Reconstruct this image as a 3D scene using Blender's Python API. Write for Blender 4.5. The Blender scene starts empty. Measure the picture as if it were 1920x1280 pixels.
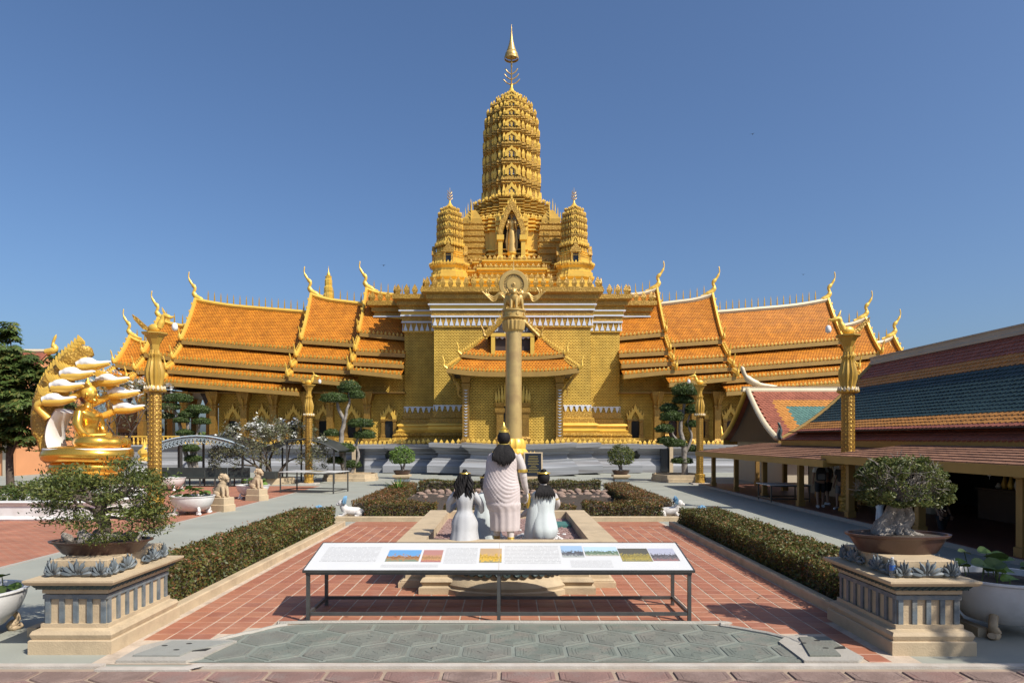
import bpy, bmesh, math, random
import numpy as np
from mathutils import Vector, Matrix, Quaternion
R = math.radians
PI = math.pi
S = bpy.context.scene

# ------------------------------------------------------------------ camera
CH, F, CX, HY = 2.5, 1280.0, 951.0, 822.0
cam_data = bpy.data.cameras.new("camera"); cam = bpy.data.objects.new("camera", cam_data)
S.collection.objects.link(cam); S.camera = cam
cam.location = (0, 0, CH); cam.rotation_euler = (R(90), 0, 0)
cam_data.sensor_width = 36.0; cam_data.lens = 24.0
cam_data.shift_x = (960 - CX) / 1920.0
cam_data.shift_y = (HY - 640) / 1920.0
cam_data.clip_end = 6000.0; cam_data.clip_start = 0.1
# ------------------------------------------------------------------ sky, sun, exposure
sun_dir = Vector((.53, -.40, .68)).normalized()
W = bpy.data.worlds.new("World"); S.world = W; W.use_nodes = True
nt = W.node_tree; nt.nodes.clear()
sky = nt.nodes.new("ShaderNodeTexSky"); sky.sky_type = 'NISHITA'; sky.sun_disc = False
sky.sun_elevation = math.asin(sun_dir.z); sky.sun_rotation = math.atan2(sun_dir.x, sun_dir.y)
sky.altitude = 0; sky.air_density = 1.0; sky.dust_density = 2.6; sky.ozone_density = 8.0
bg = nt.nodes.new("ShaderNodeBackground"); bg.inputs[1].default_value = 0.102
wo = nt.nodes.new("ShaderNodeOutputWorld")
nt.links.new(sky.outputs[0], bg.inputs[0]); nt.links.new(bg.outputs[0], wo.inputs[0])
sl = bpy.data.lights.new("sun", 'SUN'); sl.energy = 4.5; sl.angle = R(0.5); sl.color = (1.0, .95, .86)
so = bpy.data.objects.new("sun", sl); S.collection.objects.link(so)
so.rotation_euler = sun_dir.to_track_quat('Z', 'Y').to_euler(); so.location = (30, -20, 40)
S.view_settings.view_transform = 'Standard'; S.view_settings.look = 'None'
S.view_settings.exposure = 0.42; S.view_settings.gamma = 1.0; S.view_settings.use_curve_mapping = False

# ------------------------------------------------------------------ helpers
COL = S.collection
def XX(px, D): return (px - CX) * D / F
def ZZ(py, D): return CH - (py - HY) * D / F
def GD(py): return CH * F / (py - HY)
def GP(px, py):
    D = GD(py); return Vector((XX(px, D), D, 0))
def PT(px, py, D): return Vector((XX(px, D), D, ZZ(py, D)))

MATS = {}
def mat(name, col, rough=.6, metal=0.0, var=.12, scale=3.0, bump=0.0, bscale=40.0, spec=.5, detail=4, dirt=None, dscale=1.2, damt=.5, coat=0.0, emit=None, stretch=None, island=0.0, world=False):
    """procedural material: base colour with noise variation, optional stain colour, optional fine bump"""
    m = bpy.data.materials.new(name); m.use_nodes = True; MATS[name] = m
    n = m.node_tree; b = n.nodes["Principled BSDF"]; L = n.links.new
    b.inputs["Roughness"].default_value = rough; b.inputs["Metallic"].default_value = metal
    b.inputs["Specular IOR Level"].default_value = spec
    if coat: b.inputs["Coat Weight"].default_value = coat; b.inputs["Coat Roughness"].default_value = .15
    tc = n.nodes.new("ShaderNodeTexCoord"); co = tc.outputs["Object"]
    if world: co = n.nodes.new("ShaderNodeNewGeometry").outputs["Position"]   # alike pieces share a mesh: keep their wear different
    base_co = co
    if stretch:
        mp = n.nodes.new("ShaderNodeMapping"); mp.inputs["Scale"].default_value = stretch; L(co, mp.inputs[0]); co = mp.outputs[0]
    nz = n.nodes.new("ShaderNodeTexNoise"); nz.inputs["Scale"].default_value = scale; nz.inputs["Detail"].default_value = detail; L(co, nz.inputs[0])
    mx = n.nodes.new("ShaderNodeMix"); mx.data_type = 'RGBA'
    mx.inputs[6].default_value = (*[c * (1 - var * 2.2) for c in col], 1); mx.inputs[7].default_value = (*[min(1, c * (1 + var * 1.6)) for c in col], 1)
    L(nz.outputs[0], mx.inputs[0]); out = mx.outputs[2]
    if island:
        ge = n.nodes.new("ShaderNodeNewGeometry"); hs = n.nodes.new("ShaderNodeHueSaturation")
        mr = n.nodes.new("ShaderNodeMapRange"); mr.inputs[3].default_value = 1 - island; mr.inputs[4].default_value = 1 + island
        L(ge.outputs["Random Per Island"], mr.inputs[0]); L(mr.outputs[0], hs.inputs["Value"]); L(out, hs.inputs["Color"]); out = hs.outputs[0]
    if dirt:
        n2 = n.nodes.new("ShaderNodeTexNoise"); n2.inputs["Scale"].default_value = dscale; n2.inputs["Detail"].default_value = 8; n2.inputs["Roughness"].default_value = .65; L(co, n2.inputs[0])
        cr = n.nodes.new("ShaderNodeValToRGB"); cr.color_ramp.elements[0].position = .48; cr.color_ramp.elements[1].position = .72
        cr.color_ramp.elements[0].color = (0, 0, 0, 1); cr.color_ramp.elements[1].color = (damt, damt, damt, 1); L(n2.outputs[0], cr.inputs[0])
        m2 = n.nodes.new("ShaderNodeMix"); m2.data_type = 'RGBA'; m2.inputs[7].default_value = (*dirt, 1); L(cr.outputs[0], m2.inputs[0]); L(out, m2.inputs[6]); out = m2.outputs[2]
    L(out, b.inputs["Base Color"])
    if bump:
        n3 = n.nodes.new("ShaderNodeTexNoise"); n3.inputs["Scale"].default_value = bscale; n3.inputs["Detail"].default_value = 5; L(base_co, n3.inputs[0])
        bp = n.nodes.new("ShaderNodeBump"); bp.inputs["Strength"].default_value = bump; bp.inputs["Distance"].default_value = .02; L(n3.outputs[0], bp.inputs["Height"]); L(bp.outputs[0], b.inputs["Normal"])
    if emit: b.inputs["Emission Color"].default_value = (*emit[0], 1); b.inputs["Emission Strength"].default_value = emit[1]
    return m
def brickmat(name, c1, c2, mortar, sx, sy, plane='xz', rough=.5, metal=0., msize=.06, bump=.6, dist=.02, offset=.5, var=.2, w=.5, h=.25, rot=0.0):
    """brick/scale/shingle relief in object space. plane picks which axes run along and across the courses"""
    m = bpy.data.materials.new(name); m.use_nodes = True; MATS[name] = m
    n = m.node_tree; b = n.nodes["Principled BSDF"]; L = n.links.new
    b.inputs["Roughness"].default_value = rough; b.inputs["Metallic"].default_value = metal; b.inputs["Specular IOR Level"].default_value = .3
    tc = n.nodes.new("ShaderNodeTexCoord"); sp = n.nodes.new("ShaderNodeSeparateXYZ"); L(tc.outputs["Object"], sp.inputs[0])
    cb = n.nodes.new("ShaderNodeCombineXYZ")
    if plane == 'xyz':   # walls facing any way: x+y along, z up
        ad = n.nodes.new("ShaderNodeMath"); L(sp.outputs[0], ad.inputs[0]); L(sp.outputs[1], ad.inputs[1]); L(ad.outputs[0], cb.inputs[0]); L(sp.outputs[2], cb.inputs[1])
    else:
        ix = 'xyz'.index(plane[0]); iy = 'xyz'.index(plane[1]); L(sp.outputs[ix], cb.inputs[0]); L(sp.outputs[iy], cb.inputs[1])
    mp = n.nodes.new("ShaderNodeMapping"); mp.inputs["Scale"].default_value = (sx, sy, 1); mp.inputs["Rotation"].default_value = (0, 0, rot); L(cb.outputs[0], mp.inputs[0])
    br = n.nodes.new("ShaderNodeTexBrick"); br.inputs["Scale"].default_value = 1.0; br.inputs["Brick Width"].default_value = w; br.inputs["Row Height"].default_value = h
    br.inputs["Mortar Size"].default_value = msize * h; br.inputs["Mortar Smooth"].default_value = .6; br.offset = offset
    br.inputs["Color1"].default_value = (*c1, 1); br.inputs["Color2"].default_value = (*c2, 1); br.inputs["Mortar"].default_value = (*mortar, 1); L(mp.outputs[0], br.inputs[0])
    nz = n.nodes.new("ShaderNodeTexNoise"); nz.inputs["Scale"].default_value = 1.3; nz.inputs["Detail"].default_value = 7; L(tc.outputs["Object"], nz.inputs[0])
    mr = n.nodes.new("ShaderNodeMapRange"); mr.inputs[1].default_value = .25; mr.inputs[2].default_value = .75; mr.inputs[3].default_value = 1 - var; mr.inputs[4].default_value = 1 + var; L(nz.outputs[0], mr.inputs[0])
    m5 = n.nodes.new("ShaderNodeMapping"); m5.inputs["Scale"].default_value = (1.1, 1.1, .16); L(tc.outputs["Object"], m5.inputs[0])      # long run-off streaks
    n5 = n.nodes.new("ShaderNodeTexNoise"); n5.inputs["Scale"].default_value = 1.6; n5.inputs["Detail"].default_value = 6; L(m5.outputs[0], n5.inputs[0])
    r5 = n.nodes.new("ShaderNodeMapRange"); r5.inputs[1].default_value = .3; r5.inputs[2].default_value = .7; r5.inputs[3].default_value = 1-var*.7; r5.inputs[4].default_value = 1+var*.5; L(n5.outputs[0], r5.inputs[0])
    mm = n.nodes.new("ShaderNodeMath"); mm.operation = 'MULTIPLY'; L(mr.outputs[0], mm.inputs[0]); L(r5.outputs[0], mm.inputs[1])
    hs = n.nodes.new("ShaderNodeHueSaturation"); L(br.outputs[0], hs.inputs["Color"]); L(mm.outputs[0], hs.inputs["Value"]); L(hs.outputs[0], b.inputs["Base Color"])
    bp = n.nodes.new("ShaderNodeBump"); bp.inputs["Strength"].default_value = bump; bp.inputs["Distance"].default_value = dist; bp.invert = True
    L(br.outputs["Fac"], bp.inputs["Height"]); L(bp.outputs[0], b.inputs["Normal"])
    return m
def carvemat(name, c1, c2, scale, rough=.4, metal=.3, bump=.8, dist=.05, lo=.0, hi=.5):
    """carved ornament: small swirling relief, recesses take the darker second colour"""
    m = bpy.data.materials.new(name); m.use_nodes = True; MATS[name] = m
    n = m.node_tree; b = n.nodes["Principled BSDF"]; L = n.links.new
    b.inputs["Roughness"].default_value = rough; b.inputs["Metallic"].default_value = metal
    tc = n.nodes.new("ShaderNodeTexCoord")
    vo = n.nodes.new("ShaderNodeTexVoronoi"); vo.inputs["Scale"].default_value = scale; L(tc.outputs["Object"], vo.inputs[0])
    cr = n.nodes.new("ShaderNodeMapRange"); cr.inputs[1].default_value = lo; cr.inputs[2].default_value = hi; L(vo.outputs["Distance"], cr.inputs[0])
    mx = n.nodes.new("ShaderNodeMix"); mx.data_type = 'RGBA'; mx.inputs[6].default_value = (*c1, 1); mx.inputs[7].default_value = (*c2, 1); L(cr.outputs[0], mx.inputs[0])
    nz = n.nodes.new("ShaderNodeTexNoise"); nz.inputs["Scale"].default_value = .7; nz.inputs["Detail"].default_value = 8; L(tc.outputs["Object"], nz.inputs[0])
    mr = n.nodes.new("ShaderNodeMapRange"); mr.inputs[1].default_value = .25; mr.inputs[2].default_value = .75; mr.inputs[3].default_value = .78; mr.inputs[4].default_value = 1.15; L(nz.outputs[0], mr.inputs[0])
    hs = n.nodes.new("ShaderNodeHueSaturation"); L(mx.outputs[2], hs.inputs["Color"]); L(mr.outputs[0], hs.inputs["Value"])
    L(hs.outputs[0], b.inputs["Base Color"])
    bp = n.nodes.new("ShaderNodeBump"); bp.invert = True; bp.inputs["Strength"].default_value = bump; bp.inputs["Distance"].default_value = dist; L(vo.outputs["Distance"], bp.inputs["Height"]); L(bp.outputs[0], b.inputs["Normal"])
    return m
def leafmat(name, cols, trans=.25, rough=.5):
    """leaf colour picked per leaf from a small ramp"""
    m = bpy.data.materials.new(name); m.use_nodes = True; MATS[name] = m
    n = m.node_tree; b = n.nodes["Principled BSDF"]; L = n.links.new; b.inputs["Roughness"].default_value = rough; b.inputs["Specular IOR Level"].default_value = .35
    ge = n.nodes.new("ShaderNodeNewGeometry"); cr = n.nodes.new("ShaderNodeValToRGB"); L(ge.outputs["Random Per Island"], cr.inputs[0])
    e = cr.color_ramp.elements
    while len(e) < len(cols): e.new(.5)
    for i, c in enumerate(cols): e[i].position = i / (len(cols) - 1); e[i].color = (*c, 1)
    nz = n.nodes.new("ShaderNodeTexNoise"); nz.inputs["Scale"].default_value = 2.6; nz.inputs["Detail"].default_value = 3; L(ge.outputs["Position"], nz.inputs[0])
    mr = n.nodes.new("ShaderNodeMapRange"); mr.inputs[1].default_value = .3; mr.inputs[2].default_value = .7; mr.inputs[3].default_value = .62; mr.inputs[4].default_value = 1.35; L(nz.outputs[0], mr.inputs[0])
    hs = n.nodes.new("ShaderNodeHueSaturation"); L(cr.outputs[0], hs.inputs["Color"]); L(mr.outputs[0], hs.inputs["Value"]); cr = hs
    L(cr.outputs[0], b.inputs["Base Color"])
    t = n.nodes.new("ShaderNodeBsdfTranslucent"); L(cr.outputs[0], t.inputs[0]); ms = n.nodes.new("ShaderNodeMixShader"); ms.inputs[0].default_value = trans
    L(b.outputs[0], ms.inputs[1]); L(t.outputs[0], ms.inputs[2]); L(ms.outputs[0], n.nodes["Material Output"].inputs[0])
    return m

def tag(o, label=None, cat=None, group=None, kind=None):
    if label: o["label"] = label
    if cat: o["category"] = cat
    if group: o["group"] = group
    if kind: o["kind"] = kind
    return o
def thing(name, label, cat, loc=(0, 0, 0), rz=0.0, group=None):
    o = bpy.data.objects.new(name, None); COL.objects.link(o); o.empty_display_size = .2
    o.location = loc; o.rotation_euler = (0, 0, rz)
    return tag(o, label, cat, group)
def copy_tree(o, parent=None):
    c = o.copy(); COL.objects.link(c)
    if parent: c.parent = parent
    for ch in list(o.children): copy_tree(ch, c)
    return c
def link(name, me, m, parent=None, loc=None):
    if m is not None and not me.materials: me.materials.append(MATS[m] if isinstance(m, str) else m)
    o = bpy.data.objects.new(name, me); COL.objects.link(o)
    if parent: o.parent = parent
    if loc is not None: o.location = loc
    return o

class MB:
    def __init__(s): s.v = []; s.f = []
    def add(s, vs, fs):
        k = len(s.v); s.v.extend([tuple(v) for v in vs]); s.f.extend([tuple(i + k for i in f) for f in fs]); return s
    def box(s, x0, x1, y0, y1, z0, z1):
        return s.add([(x0,y0,z0),(x1,y0,z0),(x1,y1,z0),(x0,y1,z0),(x0,y0,z1),(x1,y0,z1),(x1,y1,z1),(x0,y1,z1)],
            [(0,3,2,1),(4,5,6,7),(0,1,5,4),(1,2,6,5),(2,3,7,6),(3,0,4,7)])
    def cbox(s, c, sx, sy, sz, rz=0.0):
        ca, sa = math.cos(rz), math.sin(rz); vs = []
        for z in (-sz/2, sz/2):
            for x, y in ((-sx/2,-sy/2),(sx/2,-sy/2),(sx/2,sy/2),(-sx/2,sy/2)): vs.append((c[0]+x*ca-y*sa, c[1]+x*sa+y*ca, c[2]+z))
        return s.add(vs, [(0,3,2,1),(4,5,6,7),(0,1,5,4),(1,2,6,5),(2,3,7,6),(3,0,4,7)])
    def loft(s, rings, caps=True, closed=True):
        n = len(rings[0]); vs = [p for r in rings for p in r]; fs = []
        for i in range(len(rings) - 1):
            for j in range(n if closed else n - 1):
                a = i*n + j; b = i*n + (j+1) % n; fs.append((a, b, b+n, a+n))
        if caps and closed: fs.append(tuple(range(n-1, -1, -1))); fs.append(tuple(range((len(rings)-1)*n, len(rings)*n)))
        return s.add(vs, fs)
    def lathe(s, prof, n=16, c=(0,0,0), sx=1, sy=1, caps=True, rib=0, amp=0.0):
        rings = []
        for r, z in prof:
            ring = []
            for k in range(n):
                a = 2*PI*k/n; rr = r * (1 + (amp * math.cos(rib*a) if rib else 0))
                ring.append((c[0]+rr*math.cos(a)*sx, c[1]+rr*math.sin(a)*sy, c[2]+z))
            rings.append(ring)
        return s.loft(rings, caps)
    def sect(s, poly, prof, c=(0,0,0), caps=True):
        """loft a plan polygon by (scale, z) profile"""
        return s.loft([[(c[0]+x*k, c[1]+y*k, c[2]+z) for x, y in poly] for k, z in prof], caps)
    def rectprof(s, x0, x1, y0, y1, prof, nx=1, sag=0.0, caps=True):
        """moulding round a rectangle: prof = (offset out, z); sag lifts the corners as a hull curve"""
        rings = []; xm = (x0+x1)/2; hw = max(1e-6, (x1-x0)/2)
        for o, z in prof:
            xa, xb, ya, yb = x0-o, x1+o, y0-o, y1+o
            ring = [(xa+(xb-xa)*k/nx, ya) for k in range(nx+1)] + [(xb+(xa-xb)*k/nx, yb) for k in range(nx+1)]
            rings.append([(x, y, z + sag*((x-xm)/hw)**2) for x, y in ring])
        return s.loft(rings, caps)
    def tube(s, pts, rad, n=8, caps=True, flat=1.0):
        pts = [Vector(p) for p in pts]
        if not hasattr(rad, '__len__'): rad = [rad]*len(pts)
        rings = []; up = Vector((0,0,1)); prev = None
        for i, p in enumerate(pts):
            t = (pts[min(i+1, len(pts)-1)] - pts[max(i-1, 0)])
            t = t.normalized() if t.length > 1e-9 else Vector((0,0,1))
            if prev is None:
                a = t.orthogonal().normalized() if abs(t.z) > .95 else t.cross(up).normalized()
            else:
                a = prev - t*prev.dot(t); a = a.normalized() if a.length > 1e-6 else t.orthogonal().normalized()
            prev = a; b = t.cross(a)
            rings.append([p + (a*math.cos(2*PI*k/n)*flat + b*math.sin(2*PI*k/n))*rad[i] for k in range(n)])
        return s.loft(rings, caps)
    def ell(s, c, rx, ry, rz, nu=12, nv=8, M=None):
        vs = []; fs = []
        c = Vector(c)
        def P(x, y, z):
            v = Vector((x*rx, y*ry, z*rz)); return c + (M @ v if M else v)
        vs.append(P(0,0,-1))
        for i in range(1, nv):
            t = -PI/2 + PI*i/nv
            for k in range(nu):
                a = 2*PI*k/nu; vs.append(P(math.cos(t)*math.cos(a), math.cos(t)*math.sin(a), math.sin(t)))
        vs.append(P(0,0,1)); N = len(vs)-1
        for k in range(nu): fs.append((0, 1+(k+1)%nu, 1+k)); fs.append((N, 1+(nv-2)*nu+k, 1+(nv-2)*nu+(k+1)%nu))
        for i in range(nv-2):
            for k in range(nu):
                a = 1+i*nu+k; b = 1+i*nu+(k+1)%nu; fs.append((a, b, b+nu, a+nu))
        return s.add(vs, fs)
    def spike(s, p, w, t, h, rz=0.0, lean=(0,0), belly=.35):
        """leaf-shaped antefix / finial standing at p"""
        ca, sa = math.cos(rz), math.sin(rz); vs = []
        for k, z in ((.55, 0), (1.0, h*belly), (.6, h*.68)):
            for x, y in ((-1,-1),(1,-1),(1,1),(-1,1)):
                X, Y = x*w/2*k, y*t/2*k; vs.append((p[0]+X*ca-Y*sa+lean[0]*z, p[1]+X*sa+Y*ca+lean[1]*z, p[2]+z))
        vs.append((p[0]+lean[0]*h, p[1]+lean[1]*h, p[2]+h))
        fs = []
        for i in (0, 4):
            for k in range(4): fs.append((i+k, i+(k+1)%4, i+4+(k+1)%4, i+4+k))
        for k in range(4): fs.append((8+k, 8+(k+1)%4, 12))
        return s.add(vs, fs)
    def prism(s, poly, z0, z1):
        n = len(poly)
        return s.add([(x,y,z0) for x,y in poly]+[(x,y,z1) for x,y in poly], [tuple(range(n-1,-1,-1)), tuple(range(n,2*n))]+[(k,(k+1)%n,n+(k+1)%n,n+k) for k in range(n)])
    def plate(s, pts, th, axis=Vector((0,1,0))):
        """flat outline given thickness along axis"""
        n = len(pts); a = Vector(axis)*th
        return s.add([Vector(p) for p in pts]+[Vector(p)+a for p in pts], [tuple(range(n)), tuple(range(2*n-1,n-1,-1))]+[((k+1)%n,k,n+k,n+(k+1)%n) for k in range(n)])
    def xf(s, M):
        s.v = [tuple(M @ Vector(v)) for v in s.v]; return s
    def mesh(s, name, smooth=None):
        me = bpy.data.meshes.new(name); me.from_pydata(s.v, [], s.f)
        bm = bmesh.new(); bm.from_mesh(me); bmesh.ops.recalc_face_normals(bm, faces=bm.faces); bm.to_mesh(me); bm.free()
        if smooth is not None:
            me.shade_smooth()
            if smooth < 180: me.set_sharp_from_angle(angle=R(smooth))
        me.update(); return me
    def build(s, name, m, parent=None, smooth=None, loc=None, **kw):
        o = link(name, s.mesh(name, smooth), m, parent, loc)
        return tag(o, **kw)

def bez(pts, n=12):
    """Catmull-Rom through points"""
    P = [Vector(p) for p in pts]; P = [P[0]*2-P[1]] + P + [P[-1]*2-P[-2]]; out = []
    segs = len(P)-3
    for i in range(segs):
        for k in range(n):
            t = k/n; a, b, c, d = P[i:i+4]
            out.append(.5*((2*b)+(c-a)*t+(2*a-5*b+4*c-d)*t*t+(3*b-a-3*c+d)*t**3))
    out.append(P[-2]); return out
def lerp(a, b, t): return a + (b-a)*t

RNG = np.random.default_rng(7)
def leaf_arrays(pts, size, out=None, bias=.3, up=.2, aspect=.45, sv=.35, rng=RNG, fold=.25):
    pts = np.asarray(pts, float); N = len(pts)
    nrm = rng.normal(size=(N,3)); nrm /= np.linalg.norm(nrm, axis=1)[:,None]
    if out is not None: nrm = nrm*(1-bias) + out*bias
    nrm[:,2] += up; nrm /= np.linalg.norm(nrm, axis=1)[:,None]
    t = rng.normal(size=(N,3)); t -= nrm*np.sum(t*nrm, axis=1)[:,None]; t /= np.linalg.norm(t, axis=1)[:,None]
    b = np.cross(nrm, t); s = (size*(1+sv*rng.uniform(-1,1,N)))[:,None]
    v = np.stack([pts-t*s*.5, pts+b*s*aspect*.5+nrm*s*fold*.3, pts+t*s*.5, pts-b*s*aspect*.5+nrm*s*fold*.3], axis=1).reshape(-1,3)
    return v
def leaf_mesh(name, v, m, parent=None, kind=None):
    N = len(v)//4; me = bpy.data.meshes.new(name)
    me.vertices.add(N*4); me.vertices.foreach_set("co", np.ascontiguousarray(v, dtype=np.float32).ravel())
    me.loops.add(N*4); me.loops.foreach_set("vertex_index", np.arange(N*4, dtype=np.int32))
    me.polygons.add(N); me.polygons.foreach_set("loop_start", np.arange(0, N*4, 4, dtype=np.int32)); me.polygons.foreach_set("loop_total", np.full(N, 4, dtype=np.int32))
    me.update(calc_edges=True); o = link(name, me, m, parent)
    if kind: o["kind"] = kind
    return o
def shell_points(n, c, r, rng=RNG, inner=.75, zmin=-1.0):
    d = rng.normal(size=(n,3)); d /= np.linalg.norm(d, axis=1)[:,None]
    if zmin > -1: d[:,2] = np.maximum(d[:,2], zmin)
    k = rng.uniform(inner**3, 1, n)**(1/3)
    lump = 1 + .08*np.sin(d[:,0]*7+c[0]*3)*np.cos(d[:,1]*6+c[1]) + .06*np.sin(d[:,2]*9+c[2]*5)
    return np.asarray(c)+d*np.asarray(r)*(k*lump)[:,None], d
def grow(mb, rnd, p, d, L, r, depth, tips, spread=.6, up=.15, nseg=4, kids=(2,3), shrink=.72, n=6, wig=.12):
    p = Vector(p); d = Vector(d).normalized(); pts = [p.copy()]; rr = [r]
    for i in range(nseg):
        d = (d + Vector((rnd.uniform(-1,1), rnd.uniform(-1,1), rnd.uniform(-1,1)))*wig + Vector((0,0,up*.3))).normalized()
        p = p + d*L/nseg; pts.append(p.copy()); rr.append(r*(1-.38*(i+1)/nseg))
    mb.tube(pts, rr, n)
    if depth <= 0: tips.append((p.copy(), d.copy())); return
    k = rnd.randint(*kids)
    for i in range(k):
        a = 2*PI*(i+rnd.random()*.5)/k; o = d.orthogonal().normalized(); o.rotate(Quaternion(d, a))
        nd = (d + o*spread*rnd.uniform(.7,1.3) + Vector((0,0,up))).normalized()
        grow(mb, rnd, p, nd, L*shrink*rnd.uniform(.8,1.15), rr[-1]*.8, depth-1, tips, spread, up, nseg, kids, shrink, max(4,n-1), wig)
# ------------------------------------------------------------------ materials
mat('gold', (.80,.50,.085), .38, .3, .10, 1.5, .15, 60)
mat('gold_dark', (.50,.30,.05), .42, .25, .15, 1.5, .15, 60)
mat('gold_bright', (.78,.44,.07), .22, .85, .06, 1.0, .06, 30)
mat('gold_bronze', (.56,.37,.12), .38, .4, .12, 2.0, .1, 50)
mat('gold_column', (.56,.39,.15), .34, .4, .10, .8, 0, 40, dirt=(.22,.10,.06), dscale=.5, damt=.7)
carvemat('gold_carved', (.80,.51,.095), (.35,.195,.03), 7.0, metal=.2)
carvemat('gold_carved_fine', (.80,.50,.09), (.37,.205,.03), 12.0, metal=.2, dist=.03)
carvemat('gold_mosaic', (.74,.44,.08), (.28,.15,.03), 26.0, rough=.3, metal=.5, dist=.015)
carvemat('silver_carved', (.62,.64,.68), (.05,.05,.07), 7.0, rough=.35, metal=.2, dist=.02, lo=.15, hi=.42)
carvemat('pediment_carved', (.55,.57,.60), (.06,.05,.05), 5.0, rough=.4, metal=.1, dist=.04, lo=.2, hi=.4)
brickmat('gold_weave', (.80,.53,.10), (.72,.465,.08), (.34,.20,.033), 2.2, 2.2, 'xyz', .42, .15, .28, .9, .05)
brickmat('roof_orange', (.66,.245,.02), (.54,.185,.015), (.25,.075,.008), 2.4, 2.2, 'xz', .42, 0, .22, .9, .04, .5, .22, .5, .30)
brickmat('shingle_brown', (.30,.15,.085), (.22,.105,.06), (.07,.035,.03), 2.0, 2.6, 'yx', .8, 0, .12, .9, .03, .4, .25, .8, .3)
brickmat('brick_paving', (.36,.135,.075), (.30,.11,.065), (.33,.22,.15), 2.0, 2.0, 'xy', .8, 0, .10, .3, .01, .5, .2, .5, .25)
mat('silver', (.62,.65,.70), .35, .15, .1, 2)
mat('marble', (.285,.29,.30), .32, 0, .30, 1.1, .05, 30, stretch=(.15, .3, 5.0), dirt=(.13,.11,.10), dscale=.8, damt=.8)
mat('tan_stone', (.47,.36,.225), .75, 0, .10, 2.5, .25, 45, dirt=(.24,.18,.115), dscale=2.2, damt=.6)
mat('blue_paint', (.125,.15,.165), .6, 0, .3, 8, .2, 60, dirt=(.25,.23,.19), dscale=6, damt=.7)
mat('green_paint', (.03,.055,.055), .6, 0, .3, 8, .2, 60, dirt=(.12,.11,.09), dscale=6, damt=.5)
mat('red_tile', (.345,.135,.072), .62, 0, .14, 1.3, .12, 60, dirt=(.42,.26,.18), dscale=2.5, damt=.35, island=.0, world=True)
mat('red_tile_b', (.31,.115,.064), .62, 0, .14, 1.6, .12, 60, dirt=(.40,.24,.17), dscale=2.2, damt=.35, world=True)
mat('red_tile_c', (.38,.16,.088), .62, 0, .14, 1.1, .12, 60, dirt=(.22,.085,.055), dscale=2.8, damt=.4, world=True)
mat('grout', (.50,.40,.30), .9, 0, .2, 4, .3, 80, dirt=(.2,.15,.11), dscale=5, damt=.5)
mat('path_green', (.285,.29,.243), .78, 0, .12, .8, .15, 35, dirt=(.30,.28,.235), dscale=.55, damt=.55)
mat('hex_green', (.150,.165,.135), .72, 0, .16, 2.2, .5, 38, dirt=(.225,.185,.15), dscale=2.5, damt=.7, world=True)
mat('hex_green_b', (.165,.17,.14), .72, 0, .16, 2.6, .5, 38, dirt=(.15,.12,.10), dscale=2.0, damt=.5, world=True)
mat('hex_joint', (.195,.21,.175), .8, 0, .12, 3, .3, 50, world=True)
mat('hex_red', (.195,.13,.105), .75, 0, .18, 2.4, .5, 38, dirt=(.32,.23,.19), dscale=3, damt=.6, world=True)
mat('hex_red_b', (.23,.135,.11), .75, 0, .18, 2.0, .5, 38, dirt=(.22,.19,.165), dscale=3, damt=.6, world=True)
mat('hex_red_joint', (.34,.25,.18), .85, 0, .15, 4, .3, 60, world=True)
mat('white_line', (.46,.41,.35), .8, 0, .15, 4, .3, 60, dirt=(.35,.28,.22), dscale=3, damt=.7)
mat('concrete', (.37,.34,.29), .85, 0, .18, 3, .4, 50, dirt=(.22,.19,.155), dscale=3, damt=.6)
mat('concrete_grey', (.27,.27,.24), .8, 0, .15, 4, .3, 60, dirt=(.16,.15,.13), dscale=4, damt=.5)
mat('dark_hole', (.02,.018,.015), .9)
mat('steel_dark', (.10,.098,.092), .45, .5, .2, 6, .1, 90)
mat('board_white', (.60,.59,.565), .35, 0, .04, 1.5)
mat('ceramic_white', (.66,.64,.61), .35, 0, .07, 3, .1, 30, dirt=(.34,.29,.24), dscale=2.5, damt=.4)
mat('soil', (.055,.04,.028), .95, 0, .3, 12, .6, 60)
mat('gravel', (.36,.23,.20), .9, 0, .3, 60, .8, 160, dirt=(.22,.13,.11), dscale=14, damt=.8)
mat('bark', (.10,.075,.055), .9, 0, .35, 9, .9, 40)
mat('bark_pale', (.27,.235,.20), .85, 0, .35, 9, .9, 35, dirt=(.10,.085,.07), dscale=5, damt=.8)
mat('bark_white', (.42,.40,.37), .85, 0, .25, 7, .6, 35, dirt=(.17,.145,.12), dscale=4, damt=.8)
mat('rock', (.29,.195,.145), .9, 0, .3, 3, .8, 14, dirt=(.17,.13,.11), dscale=3, damt=.7)
mat('rock_pale', (.42,.37,.31), .9, 0, .4, 6, 1.0, 14, dirt=(.10,.085,.075), dscale=4, damt=.9)
mat('pot_brown', (.085,.045,.032), .35, 0, .2, 3, .1, 40)
mat('cream_wall', (.46,.40,.30), .8, 0, .08, 1.0, .1, 30)
mat('orange_wall', (.60,.27,.12), .8, 0, .08, .8, .1, 20)
mat('wood_gold', (.30,.17,.045), .5, .15, .18, 2, .2, 40)
mat('fascia_gold', (.34,.205,.05), .5, .15, .12, 1.5, .1, 30)
mat('dark_wood', (.045,.028,.02), .6, 0, .2, 3)
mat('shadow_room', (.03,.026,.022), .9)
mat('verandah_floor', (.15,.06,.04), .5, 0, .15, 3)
mat('glass_dark', (.015,.017,.02), .12, 0, .1, 2)
mat('tile_red', (.30,.10,.06), .55, 0, .25, 3, .1, 40, .25, world=True)
mat('tile_orange', (.46,.20,.045), .55, 0, .2, 3, .1, 40, .25, world=True)
mat('tile_teal', (.026,.05,.048), .5, 0, .2, 3, .1, 40, .25, world=True)
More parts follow.
